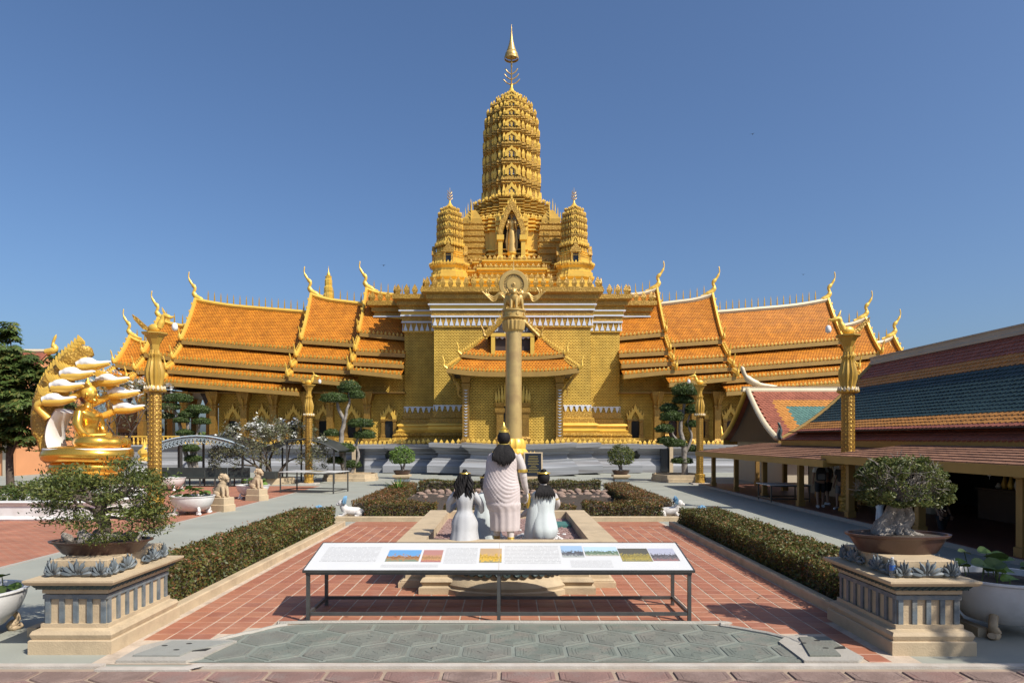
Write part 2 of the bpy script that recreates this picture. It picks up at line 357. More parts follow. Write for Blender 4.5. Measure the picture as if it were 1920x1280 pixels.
mat('tile_green', (.10,.19,.155), .35, 0, .2, 3, .1, 40, world=True)
mat('ridge_cream', (.60,.50,.33), .45, .05, .08, 2, .1, 30)
mat('statue_robe', (.50,.43,.41), .75, 0, .06, 3, .12, 60, dirt=(.36,.29,.27), dscale=4, damt=.4)
mat('statue_grey', (.41,.41,.41), .75, 0, .06, 3, .12, 60, dirt=(.30,.29,.28), dscale=4, damt=.5)
mat('statue_mint', (.49,.53,.52), .75, 0, .05, 3, .12, 60, dirt=(.38,.40,.39), dscale=4, damt=.4)
mat('statue_skin', (.50,.45,.42), .7, 0, .05, 3, .1, 60)
mat('statue_hair', (.014,.012,.012), .7, 0, .25, 8, .4, 50, .2)
mat('statue_gold', (.62,.42,.08), .3, .6, .1, 4)
mat('lion_tan', (.46,.34,.21), .75, 0, .14, 4, .4, 40, dirt=(.26,.18,.11), dscale=5, damt=.6)
mat('lion_white', (.58,.55,.51), .6, 0, .1, 4, .3, 40, dirt=(.30,.24,.20), dscale=7, damt=.7)
mat('lion_blue', (.18,.36,.52), .5, 0, .15, 5)
mat('naga_white', (.74,.72,.68), .3, 0, .06, 3)
mat('petal_white', (.80,.79,.74), .6, 0, .03, 4)
mat('plaque_black', (.012,.012,.013), .25)
mat('teal_mat', (.05,.16,.14), .6)
mat('roof_far', (.20,.11,.035), .6, 0, .1, 1)
mat('lattice_blue', (.36,.44,.48), .6, 0, .1, 3)
mat('bench_dark', (.035,.04,.037), .5, 0, .2, 3)
mat('skin', (.30,.175,.115), .55)
mat('shirt_white', (.62,.62,.62), .85, 0, .06, 3)
mat('cloth_black', (.018,.018,.02), .85, 0, .1, 3)
mat('cloth_grey', (.16,.155,.15), .85, 0, .1, 3)
mat('shoe_white', (.6,.6,.6), .6)
mat('hair_black', (.012,.01,.009), .55)
mat('label_blue', (.03,.12,.38), .4)
mat('lamp_white', (.75,.74,.70), .3)
mat('bird', (.02,.02,.022), .8)
mat('far_green', (.06,.085,.05), .9, 0, .3, .3)
m = mat('bottle_clear', (.80,.86,.90), .08, 0, .02, 2); m.node_tree.nodes["Principled BSDF"].inputs["Transmission Weight"].default_value = .85
leafmat('leaf_hedge', [(.05,.072,.015),(.085,.105,.022),(.115,.115,.028),(.16,.09,.03),(.10,.125,.026)])
leafmat('leaf_hedge_red', [(.06,.065,.015),(.12,.085,.024),(.20,.085,.03),(.26,.09,.04),(.10,.10,.022)])
leafmat('leaf_tree', [(.045,.075,.017),(.07,.11,.025),(.12,.165,.04),(.06,.10,.022),(.20,.18,.045)], .35)
leafmat('leaf_topiary', [(.04,.065,.017),(.065,.10,.026),(.09,.13,.034),(.055,.085,.02)])
leafmat('leaf_bonsai', [(.06,.085,.02),(.09,.115,.028),(.13,.145,.035),(.16,.15,.045)])
leafmat('leaf_bonsai_dark', [(.045,.065,.018),(.075,.10,.024),(.12,.14,.03),(.17,.17,.04)])
leafmat('leaf_bright', [(.08,.15,.025),(.12,.20,.035),(.17,.23,.05)])
leafmat('leaf_frangipani', [(.12,.13,.06),(.15,.14,.075),(.09,.11,.045),(.20,.17,.10)])
leafmat('petal', [(.78,.77,.72),(.72,.72,.68),(.80,.78,.68)], .3)
leafmat('litter', [(.06,.045,.03),(.12,.08,.05),(.03,.03,.025)], .1)

def printmat(name, bg, ink, sx, sy, fill=.6):
    """lines of small print: rows of ink dashes on a sheet (illegible in the photograph too)"""
    m = bpy.data.materials.new(name); m.use_nodes = True; MATS[name] = m
    n = m.node_tree; b = n.nodes["Principled BSDF"]; L = n.links.new; b.inputs["Roughness"].default_value = .35
    tc = n.nodes.new("ShaderNodeTexCoord"); mp = n.nodes.new("ShaderNodeMapping"); mp.inputs["Scale"].default_value = (sx, sy, 1); L(tc.outputs["Generated"], mp.inputs[0])
    sp = n.nodes.new("ShaderNodeSeparateXYZ"); L(mp.outputs[0], sp.inputs[0])
    fr = n.nodes.new("ShaderNodeMath"); fr.operation = 'FRACT'; L(sp.outputs[1], fr.inputs[0])
    gt = n.nodes.new("ShaderNodeMath"); gt.operation = 'LESS_THAN'; gt.inputs[1].default_value = .5; L(fr.outputs[0], gt.inputs[0])
    nz = n.nodes.new("ShaderNodeTexNoise"); nz.inputs["Scale"].default_value = 1.0; L(mp.outputs[0], nz.inputs[0])
    g2 = n.nodes.new("ShaderNodeMath"); g2.operation = 'LESS_THAN'; g2.inputs[1].default_value = fill; L(nz.outputs[0], g2.inputs[0])
    mu = n.nodes.new("ShaderNodeMath"); mu.operation = 'MULTIPLY'; L(gt.outputs[0], mu.inputs[0]); L(g2.outputs[0], mu.inputs[1])
    mx = n.nodes.new("ShaderNodeMix"); mx.data_type = 'RGBA'; mx.inputs[6].default_value = (*bg, 1); mx.inputs[7].default_value = (*ink, 1); L(mu.outputs[0], mx.inputs[0]); L(mx.outputs[2], b.inputs["Base Color"])
printmat('print_text', (.60,.59,.565), (.40,.39,.37), 60, 13)
printmat('print_gold', (.012,.012,.013), (.25,.2,.1), 26, 12, .52)
def photomat(name, sky_c, mid, low, sc=6.0, seed=0.):
    """a printed photograph: sky, building blobs, ground"""
    m = bpy.data.materials.new(name); m.use_nodes = True; MATS[name] = m
    n = m.node_tree; b = n.nodes["Principled BSDF"]; L = n.links.new; b.inputs["Roughness"].default_value = .3
    tc = n.nodes.new("ShaderNodeTexCoord"); sp = n.nodes.new("ShaderNodeSeparateXYZ"); L(tc.outputs["Generated"], sp.inputs[0])
    mp = n.nodes.new("ShaderNodeMapping"); mp.inputs["Location"].default_value = (seed, seed, 0); mp.inputs["Scale"].default_value = (1, .6, 1); L(tc.outputs["Generated"], mp.inputs[0])
    nz = n.nodes.new("ShaderNodeTexNoise"); nz.inputs["Scale"].default_value = sc; nz.inputs["Detail"].default_value = 6; L(mp.outputs[0], nz.inputs[0])
    ma = n.nodes.new("ShaderNodeMath"); ma.operation = 'MULTIPLY_ADD'; ma.inputs[1].default_value = .9; L(nz.outputs[0], ma.inputs[0]); L(sp.outputs[1], ma.inputs[2])
    cr = n.nodes.new("ShaderNodeValToRGB"); L(ma.outputs[0], cr.inputs[0]); e = cr.color_ramp.elements
    for _ in range(4): e.new(.5)
    for i, (p, c) in enumerate([(0, low), (.55, low), (.62, mid), (.85, tuple(x*.45 for x in mid)), (.95, mid), (1.05 if False else 1.0, sky_c)]): e[i].position = p; e[i].color = (*c, 1)
    L(cr.outputs[0], b.inputs["Base Color"])
photomat('photo_temple', (.13,.30,.52), (.40,.20,.07), (.18,.22,.14), 13, 1.)
photomat('photo_hall', (.42,.20,.16), (.55,.30,.12), (.36,.14,.12), 16, 2.)
photomat('photo_statue', (.45,.30,.16), (.68,.42,.05), (.25,.22,.12), 15, 3.)
photomat('photo_roof', (.30,.42,.55), (.16,.16,.16), (.35,.36,.32), 10, 4.)
photomat('photo_court', (.42,.55,.68), (.20,.26,.16), (.40,.36,.28), 14, 5.)
photomat('photo_garden', (.10,.09,.06), (.40,.31,.07), (.22,.19,.07), 16, 6.)
photomat('photo_yard', (.40,.40,.46), (.17,.15,.14), (.28,.14,.12), 14, 7.)
# ------------------------------------------------------------------ ground, paving, kerbs
rnd = random.Random(3)
def sheet(name, x0, x1, y0, y1, z, m, kind='structure', parent=None):
    return MB().add([(x0,y0,z),(x1,y0,z),(x1,y1,z),(x0,y1,z)], [(0,1,2,3)]).build(name, m, parent, kind=kind)
g = sheet('ground', -2500, 2500, -60, 5000, -.03, 'far_green'); g['label'] = 'flat ground reaching to the horizon beyond the temple'
sheet('pavement', -60, 60, -15, 110, 0.0, 'path_green')['label'] = 'grey green concrete paving of the temple courtyard'
LB = sheet('brick_pavement', -40, -9.85, 9.0, 36, .005, 'brick_paving'); LB['label'] = 'red brick paving along the left side of the court'
# edging strip between brick and path (thin pale line)
MB().box(-9.85, -9.74, 9, 36, -.02, .012).build('pavement_edging', 'concrete', kind='structure')

# central red tile court
court_x = 4.62
court = MB().add([(-court_x,7.55,.006),(court_x,7.55,.006),(court_x,20.2,.006),(-court_x,20.2,.006)], [(0,1,2,3)]).build('court_pavement', 'grout', kind='structure')
court['label'] = 'red square tile court in front of the statue basin'
patch = [(-3.55,7.6),(-3.62,8.35),(-3.28,8.75),(-2.95,9.1),(-2.6,9.2),(2.55,9.2),(2.85,9.05),(3.4,8.6),(3.55,8.2),(3.55,7.6)]
def inside(poly, x, y):
    c = False; n = len(poly)
    for i in range(n):
        x0, y0 = poly[i]; x1, y1 = poly[(i+1) % n]
        if (y0 > y) != (y1 > y) and x < (x1-x0)*(y-y0)/(y1-y0)+x0: c = not c
    return c
holes = [(-4.35,-3.45,7.58,8.40), (3.30,4.02,7.58,8.62)]
T = .258; pitch = .276
tile_spots = []
ny = int((19.9-7.6)/pitch); nx = int(2*court_x/pitch)
for j in range(ny):
    for i in range(nx):
        x = -court_x+.1+(i+.5)*pitch; y = 7.62+(j+.5)*pitch
        if any(inside(patch, x+dx, y+dy) for dx in (-.09,.09) for dy in (-.09,.09)): continue
        if any(a-.05 < x < b+.05 and c-.05 < y < d+.05 for a,b,c,d in holes): continue
        if abs(x) < 1.75 and 11.6 < y < 16.4: continue
        if x < -4.5+.0 and y < 9.4: continue
        if x > 4.42 and y < 9.4: continue
        if y > 19.6: continue
        tile_spots.append((x, y))
def tile_verts(x, y, z, dz, tx, ty):
    a = T/2; b = a-.006
    top = z+.005
    return [(x-a,y-a,z),(x+a,y-a,z),(x+a,y+a,z),(x-a,y+a,z)] + [(x+sx*b, y+sy*b, top+dz+tx*sx+ty*sy) for sx,sy in ((-1,-1),(1,-1),(1,1),(-1,1))]
TF = [(4,5,6,7),(0,1,5,4),(1,2,6,5),(2,3,7,6),(3,0,4,7)]
tms = []
for k in range(6):
    t = MB().add(tile_verts(0,0,0,0,rnd.uniform(-.0012,.0012),rnd.uniform(-.0012,.0012)), TF)
    tms.append(t.mesh('tile')); tms[-1].materials.append(MATS[('red_tile','red_tile_b','red_tile_c')[k % 3]])
vis = [q for q in tile_spots]
vis.sort(key=lambda q: q[1] + (0 if abs(q[0])*1280/q[1] < 960 else 50))
near, rest = vis[:300], vis[300:]
for x, y in near: link('tile', tms[rnd.randrange(6)], None, court, (x, y, .006))
for k, mname in enumerate(('red_tile','red_tile_b','red_tile_c')):
    mb = MB()
    for q in rest[k::3] if False else [q for i, q in enumerate(rest) if (i*7+i//5) % 3 == k]:
        mb.add(tile_verts(q[0], q[1], .006, rnd.uniform(-.001,.001), rnd.uniform(-.0012,.0012), rnd.uniform(-.0012,.0012)), TF)
    mb.build('tile_field', mname, court, kind='stuff')
# plain red strip in front of the flower bed
MB().box(-4.5, 4.5, 19.45, 20.35, -.02, .028).build('court_step', 'red_tile', kind='structure')

# hexagonal paving: green patch, red front strip
hw = .305; side = hw*2/math.sqrt(3)
def hexmesh(mname, k):
    mb = MB(); rr = side*.935
    def ring(r, z): return [(r*math.cos(PI/6+PI/3*i), r*math.sin(PI/6+PI/3*i), z) for i in range(6)]
    mb.loft([ring(rr,0), ring(rr-.008,.016), ring(rr*.84,.016), ring(rr*.83,.0125), ring(rr*.79,.0125), ring(rr*.78,.016), ring(rr*.70,.016), ring(rr*.69,.0125), ring(rr*.65,.0125), ring(rr*.64,.016)], caps=False)
    mb.add(ring(rr*.64,.016), [(0,1,2,3,4,5)])
    for q in range(7):
        a = q*1.9+k; r0 = rr*.5*rnd.random()**.5
        px_, py_ = r0*math.cos(a), r0*math.sin(a); th = rnd.uniform(0,PI); l = rnd.uniform(.05,.11)
        mb.cbox((px_,py_,.0175), l, .02, .005, th)
    me = mb.mesh('hex_tile'); me.materials.append(MATS[mname]); return me
green = [hexmesh('hex_green' if k % 2 else 'hex_green_b', k) for k in range(4)]
red = [hexmesh('hex_red' if k % 2 else 'hex_red_b', k) for k in range(4)]
P_ = MB().add([(x,y,.012) for x,y in patch], [tuple(range(len(patch)))]).build('hexagon_pavement', 'hex_joint', kind='structure')
P_['label'] = 'grey green hexagon paving in front of the information board'
def hexgrid(x0, x1, y0, y1, fn):
    j = 0; y = y0
    while y < y1:
        x = x0 + (hw if j % 2 else 0)
        while x < x1:
            fn(x, y); x += 2*hw
        y += 1.5*side; j += 1
def clip_poly(sub_, clip):
    out = sub_
    for i in range(len(clip)):
        a, b = clip[i], clip[(i+1) % len(clip)]; inp = out; out = []
        sd = lambda p: (b[0]-a[0])*(p[1]-a[1])-(b[1]-a[1])*(p[0]-a[0])
        for k in range(len(inp)):
            p, q = inp[k], inp[(k+1) % len(inp)]; sp_, sq_ = sd(p), sd(q)
            if sp_ >= 0: out.append(p)
            if (sp_ >= 0) != (sq_ >= 0): t = sp_/(sp_-sq_); out.append((lerp(p[0],q[0],t), lerp(p[1],q[1],t)))
        if not out: return []
    return out
def poly_area(p): return abs(sum(p[k][0]*p[(k+1)%len(p)][1]-p[(k+1)%len(p)][0]*p[k][1] for k in range(len(p))))/2
def cut_hex(c, z, m, parent):
    cx = sum(p[0] for p in c)/len(c); cy = sum(p[1] for p in c)/len(c)
    mb = MB(); n = len(c); r_ = [((p[0]-cx),(p[1]-cy)) for p in c]
    mb.loft([[(x,y,0) for x,y in r_],[(x*.97,y*.97,.016) for x,y in r_],[(x*.84,y*.84,.016) for x,y in r_],[(x*.82,y*.82,.0125) for x,y in r_],[(x*.78,y*.78,.0125) for x,y in r_],[(x*.76,y*.76,.016) for x,y in r_]], caps=False)
    mb.add([(x*.76,y*.76,.016) for x,y in r_],[tuple(range(n))]); mb.build('hex_tile', m, parent, loc=(cx,cy,z))
patch_in = [(-3.48,7.62),(3.48,7.62),(3.48,8.2),(3.33,8.58),(2.80,9.0),(2.52,9.13),(-2.58,9.13),(-2.92,9.03),(-3.22,8.70),(-3.54,8.33)]
def put_green(x, y):
    hx = [(x+side*.935*math.cos(PI/6+PI/3*i), y+side*.935*math.sin(PI/6+PI/3*i)) for i in range(6)]
    if all(inside(patch_in, *q) for q in hx): link('hex_tile', green[rnd.randrange(4)], None, P_, (x, y, .004))
    else:
        c = clip_poly(hx, patch_in)
        if len(c) > 2 and poly_area(c) > .02: cut_hex(c, .004, 'hex_green' if rnd.random() < .5 else 'hex_green_b', P_)
hexgrid(-4.2, 4.2, 7.45, 9.5, put_green)
FS = sheet('front_pavement', -12, 12, -4, 7.40, .004, 'hex_red_joint'); FS['label'] = 'reddish hexagon paving strip along the front edge'
def put_red(x, y):
    hx = [(x+side*.935*math.cos(PI/6+PI/3*i), y+side*.935*math.sin(PI/6+PI/3*i)) for i in range(6)]
    if max(q[1] for q in hx) < 7.28: link('hex_tile', red[rnd.randrange(4)], None, FS, (x, y, .005))
    else:
        c = clip_poly(hx, [(-20,0),(20,0),(20,7.28),(-20,7.28)])
        if len(c) > 2 and poly_area(c) > .02: cut_hex(c, .005, 'hex_red' if rnd.random() < .5 else 'hex_red_b', FS)
hexgrid(-7.1, 7.1, 7.22-1.5*side*2, 7.7, put_red)
# half hexagons along the white line
for i in range(-12, 12):
    pass
wl = MB(); wl.box(-3.4, 4.62, 7.42, 7.52, -.02, .030); wl.box(-4.42, -3.4, 7.30, 7.41, -.02, .030); wl.add([(-3.62,7.30,.031),(-3.42,7.30,.031),(-3.2,7.52,.031),(-3.4,7.52,.031)], [(0,1,2,3)])
wl.box(-12, -4.42, 7.42, 7.52, -.02, .028); wl.box(4.62, 12, 7.42, 7.52, -.02, .028)
wl.build('kerb_line', 'white_line', kind='structure')['label'] = 'chipped white kerb line across the front paving'
# raised lip round the green patch
lip = MB(); pts = [Vector((x,y,.02)) for x,y in patch[1:-1]]
pp = bez(pts, 5); lip.tube([p + Vector((rnd.uniform(-.008,.008), rnd.uniform(-.008,.008), rnd.uniform(-.006,.004))) for p in pp], .03, 6)
lip.build('mortar_lip', 'concrete', kind='structure')

# kerbs beside the hedges
for s in (-1, 1):
    k = MB(); k.rectprof(min(s*4.62,s*4.78), max(s*4.62,s*4.78), 9.3, 19.5, [(0,-.02),(0,.13),(-.015,.15)])
    k.box(min(s*4.78,s*6.05), max(s*4.78,s*6.05), 19.3, 19.5, -.02, .14)
    k.box(min(s*5.93,s*6.05), max(s*5.93,s*6.05), 8.6, 19.3, -.02, .12)
    k.build('kerb', 'tan_stone', kind='structure')
sheet('hedge_soil', -5.93, -4.78, 9.0, 19.3, .02, 'soil'); sheet('hedge_soil', 4.78, 5.93, 9.0, 19.3, .02, 'soil')
# manhole covers in broken concrete frames
def manhole(label, x0, x1, y0, y1, skew, m_lid):
    cx, cy = (x0+x1)/2, (y0+y1)/2; w, d = x1-x0, y1-y0
    t = thing('manhole', label, 'manhole', (cx, cy, .008))
    fr = MB(); a = [(-w/2,-d/2),(w/2-.12,-d/2),(w/2,-d/2+.12),(w/2+skew,d/2-.05),(w/2+skew-.15,d/2),(-w/2+.2,d/2),(-w/2,d/2-.25)]
    fr.prism(a, -.03, .032); fr.build('frame', 'concrete', t)
    l = MB(); b = [(-w/2+.12,-d/2+.13),(w/2-.25,-d/2+.13),(w/2-.20,-.05),(w/2-.08,.02),(w/2-.02+skew,d/2-.12),(-w/2+.3,d/2-.12)]
    l.prism(b, .033, .052); l.build('lid', m_lid, t)
    for hx, hy in ((-w*.16,d*.1),(w*.08,-.1*d),(.12*w,.2*d)):
        MB().lathe([(.026,.0525),(.026,.0545)], 10, (hx,hy,0), 1.4, .8).build('lift_hole', 'dark_hole', t)
    MB().prism([(w/2-.23,-.02),(w/2-.1,.03),(w/2-.02,.03),(w/2-.05,-.06),(w/2-.2,-.08)], .0335, .0365).build('gap', 'dark_hole', t)
manhole('worn tan concrete manhole lid beside the left flower pedestal', -4.35, -3.45, 7.58, 8.38, .15, 'concrete_grey')
manhole('greenish concrete manhole lid with dark gaps before the right pedestal', 3.30, 4.02, 7.58, 8.55, -.05, 'hex_green_b')
# fallen leaves
lm = leaf_arrays([(rnd.uniform(-4,4), rnd.uniform(7.6,18), .035) for _ in range(60)], .05, up=6, rng=RNG)
leaf_mesh('leaf_litter', lm, 'litter', kind='stuff')
# ------------------------------------------------------------------ temple tower
XC = .39; TY = 62.5
tower = thing('temple_tower', 'huge gold tiered temple tower with pointed central spire and stepped base', 'temple', (XC, TY, 0))
def redent(cf=.34, steps=((.50,.87),(.68,.68))):
    """plan of a square with stepped-in corners, half width 1"""
    q = [(cf, 1.0)]; last = 1.0
    pts = [(cf,1.0)]
    for x, y in steps:
        pts.append((pts[-1][0], y)); pts.append((x, y))
    half = pts[:]                      # from face centre towards the diagonal
    mir = [(y, x) for x, y in reversed(half)]
    quad = half + [p for p in mir if p != half[-1]]
    out = []
    for k in range(4):
        c, s_ = [(1,0),(0,-1),(-1,0),(0,1)][k]
        for x, y in quad: out.append((x*c - y*s_ if k % 2 == 0 else (y if k == 1 else -y), (x*s_ + y*c) if k % 2 == 0 else (-x if k == 1 else x)))
    return out
RD = redent()
def edge_points(poly, k, spacing, cx=0, cy=0, minlen=0.0, faces=False):
    out = []
    for i in range(len(poly)):
        a = Vector((poly[i][0]*k, poly[i][1]*k)); b = Vector((poly[(i+1)%len(poly)][0]*k, poly[(i+1)%len(poly)][1]*k)); L = (b-a).length
        if L < minlen: continue
        if faces and (abs((a+b).y) > abs((a+b).x)) == (abs((b-a).y) > abs((b-a).x)): continue
        n = max(1, round(L/spacing)); ang = math.atan2(b.y-a.y, b.x-a.x)
        for j in range(n):
            p = a.lerp(b, (j+.5)/n); out.append((p.x+cx, p.y+cy, ang, L/n))
    return out
def local(x, y, z): return (x-XC, y-TY, z)

# main walls: cross plan, shoulder square 8.5, arms half width 5.9 reaching 11
def cross(a, b): return [(-a,-b),(a,-b),(a,-a*1.0-0) if False else (a,-8.5),(8.5,-8.5),(8.5,-a),(b,-a),(b,a),(8.5,a),(8.5,8.5),(a,8.5),(a,b),(-a,b),(-a,8.5),(-8.5,8.5),(-8.5,a),(-b,a),(-b,-a),(-8.5,-a),(-8.5,-8.5),(-a,-8.5)]
CR = cross(5.9, 11.0)
def off(poly, o):
    n = len(poly); out = []
    for i in range(n):
        p0 = Vector(poly[i-1]); p1 = Vector(poly[i]); p2 = Vector(poly[(i+1)%n])
        d1 = (p1-p0).normalized(); d2 = (p2-p1).normalized(); n1 = Vector((d1.y,-d1.x)); n2 = Vector((d2.y,-d2.x))
        m = n1+n2; m = m/max(.2, m.dot(n1)); out.append((p1.x+m.x*o, p1.y+m.y*o))
    return out
def mould(mb, poly, prof):
    return mb.loft([[(x,y,z) for x,y in off(poly,o)] for o,z in prof], caps=True)
mould(MB(), CR, [(0,4.55),(0,10.9)]).build('wall', 'gold_weave', tower)
# base mouldings of the wall
mould(MB(), CR, [(.95,2.1),(.95,2.45),(.75,2.6),(.85,2.75),(.6,2.95)]).build('wall_foot', 'gold_carved', tower)
mould(MB(), CR, [(.55,2.95),(.62,3.1),(.42,3.2),(.42,3.42),(.55,3.5),(.50,3.62),(.3,3.7)]).build('wall_moulding', 'gold', tower, smooth=30)
mould(MB(), CR, [(.28,3.7),(.28,4.0),(.12,4.1),(.10,4.55)]).build('wall_band', 'gold_carved_fine', tower)
# upper mouldings
for z0, z1, o, mm in ((10.9,10.98,.14,'gold'),(11.62,11.74,.22,'silver'),(11.74,12.12,.18,'gold_carved_fine'),(12.12,12.24,.30,'silver'),(12.24,12.5,.26,'gold'),(12.5,12.6,.42,'silver')):
    mould(MB(), CR, [(o,z0),(o,z1)]).build('cornice_band', mm, tower)
mould(MB(), CR, [(.12,10.98),(.12,11.62)]).build('lotus_band', 'gold_carved_fine', tower)
mould(MB(), CR, [(.36,12.6),(.34,12.85),(.55,12.95),(.55,13.25),(.85,13.4),(.85,13.75),(.7,13.8)]).build('cornice', 'gold_carved_fine', tower)
# silver lotus leaves pointing up (upper band) and down (lower band): countable leaves kept as a joined row
def petals(name, z, h, w, spacing, o, m, down=False, faces=('f',)):
    mb = MB()
    for x, y, a, L in edge_points(off(CR, o), 1.0, spacing):
        if y > 2: continue
        nx_, ny_ = math.sin(a), -math.cos(a); t = (math.cos(a), math.sin(a)); hw_ = L*w/2; d = .05
        pr = [(-.9,0),(.9,0),(.62,.35),(.22,.62),(0,1),(-.22,.62),(-.62,.35)]
        vs = [(x+t[0]*u*hw_+nx_*d, y+t[1]*u*hw_+ny_*d, z+(-v if down else v)*h) for u,v in pr]
        vb = [(p[0]-nx_*(d+.03), p[1]-ny_*(d+.03), p[2]) for p in vs]; n = 7
        mb.add(vs+vb, [tuple(range(n))]+[(k,(k+1)%n,n+(k+1)%n,n+k) for k in range(n)])
    return mb.build(name, m, tower, kind='stuff')
petals('lotus_leaves', 11.0, .62, .80, .42, .13, 'silver')
petals('lotus_leaves', 4.95, .60, .72, .42, .02, 'silver', True)
mould(MB(), CR, [(.06,4.95),(.06,5.03)]).build('wall_band', 'silver', tower)
# crown of leaf finials round the wall head
mb = MB()
for x, y, a, L in edge_points(off(CR,.72), 1.0, .58):
    mb.spike((x, y, 13.8), L*.72, .16, .78 , a)
mb.build('antefix_row', 'gold_carved_fine', tower, kind='stuff')
MB().box(-8.0,8.0,-8.0,8.0,13.0,13.82).build('roof_deck', 'gold', tower)
MB().box(-5.4,5.4,-10.5,10.5,13.0,13.83).build('roof_deck', 'gold', tower)
# stepped terraces
TER = redent(.42, ((.56,.9),(.70,.80),(.80,.80)))
def terrace(k, z0, z1, fin, sp, fm='gold_carved_fine'):
    MB().sect(TER, [(k*1.0,z0),(k*1.0,z0+.25*(z1-z0)),(k*.955,z0+.35*(z1-z0)),(k*.955,z0+.62*(z1-z0)),(k*.985,z0+.72*(z1-z0)),(k*.985,z0+.82*(z1-z0)),(k*1.025,z0+.88*(z1-z0)),(k*1.025,z1)]).build('terrace', 'gold', tower)
    mb = MB()
    for x, y, a, L in edge_points(TER, k*1.0, sp): mb.spike((x,y,z1), L*.75, .12, fin, a)
    mb.build('antefix_row', fm, tower, kind='stuff')
terrace(7.6, 13.8, 15.3, .5, .45); terrace(6.7, 15.3, 16.4, .42, .42); terrace(5.8, 16.4, 17.3, .42, .4)
# shrine body under the spire
BODY = redent(.30, ((.46,.93),(.60,.86),(.72,.78)))
prof = []
def steps(k0, k1, z0, z1, n, lip=.03):
    out = []
    for i in range(n):
        ka = lerp(k0,k1,i/n); kb = lerp(k0,k1,(i+1)/n); za = lerp(z0,z1,i/n); zb = lerp(z0,z1,(i+1)/n); h = zb-za
        out += [(ka,za),(ka,za+h*.30),(ka*(1-lip*2),za+h*.38),(ka*(1-lip*2),za+h*.6),(ka*(1-lip*.6),za+h*.72),(ka*(1+lip*.4),za+h*.8),(ka*(1+lip*.4),zb)]
    return out
MB().sect(BODY, steps(4.75,4.45,17.3,18.6,3)).build('shrine_base', 'gold', tower)
MB().sect(BODY, [(4.2,18.6),(4.2,20.3)]).build('shrine_wall', 'gold', tower)
MB().sect(BODY, steps(4.5,4.3,20.3,21.4,3)).build('shrine_cornice', 'gold', tower)
MB().sect(BODY, steps(3.95,3.45,21.4,22.6,4)).build('shrine_cornice', 'gold_dark', tower)
MB().sect(RD, steps(3.15,3.45,22.6,23.5,3)).build('spire_neck', 'gold_dark', tower)
mb = MB()
for k, z, sp, h in ((4.35,21.4,.38,.38),(3.5,23.5,.3,.34)):
    for x, y, a, L in edge_points(BODY if k > 4 else RD, k*.98, sp): mb.spike((x,y,z), L*.75, .1, h, a)
mb.build('antefix_row', 'gold', tower, kind='stuff')
# shrine side pavilions: little steep roofs with spiked ridges on the four corners
for sx in (-1,1):
    for sy in (-1,):
        rp = MB(); cx, cy = sx*3.35, sy*3.35
        rp.sect([(-1,-1),(1,-1),(1,1),(-1,1)], [(.8,20.9),(.8,21.3),(.25,22.2)], (cx,cy,0)); rp.build('corner_roof', 'gold_dark', tower)
        sp_ = MB()
        for q in range(5): sp_.spike((cx+sx*(.2+q*.22), cy-.1, 22.1-q*.30+.05), .09, .09, 1.15-.08*q)
        for q in range(5): sp_.spike((cx-.1, cy+sy*(.2+q*.22), 22.1-q*.30+.05), .09, .09, 1.0-.08*q)
        sp_.build('ridge_finials', 'gold', tower, kind='stuff')
        MB().sect([(-1,-1),(1,-1),(1,1),(-1,1)], steps(1.15,.95,17.3,20.9,7), (cx,cy,0)).build('corner_block', 'gold_carved_fine', tower)

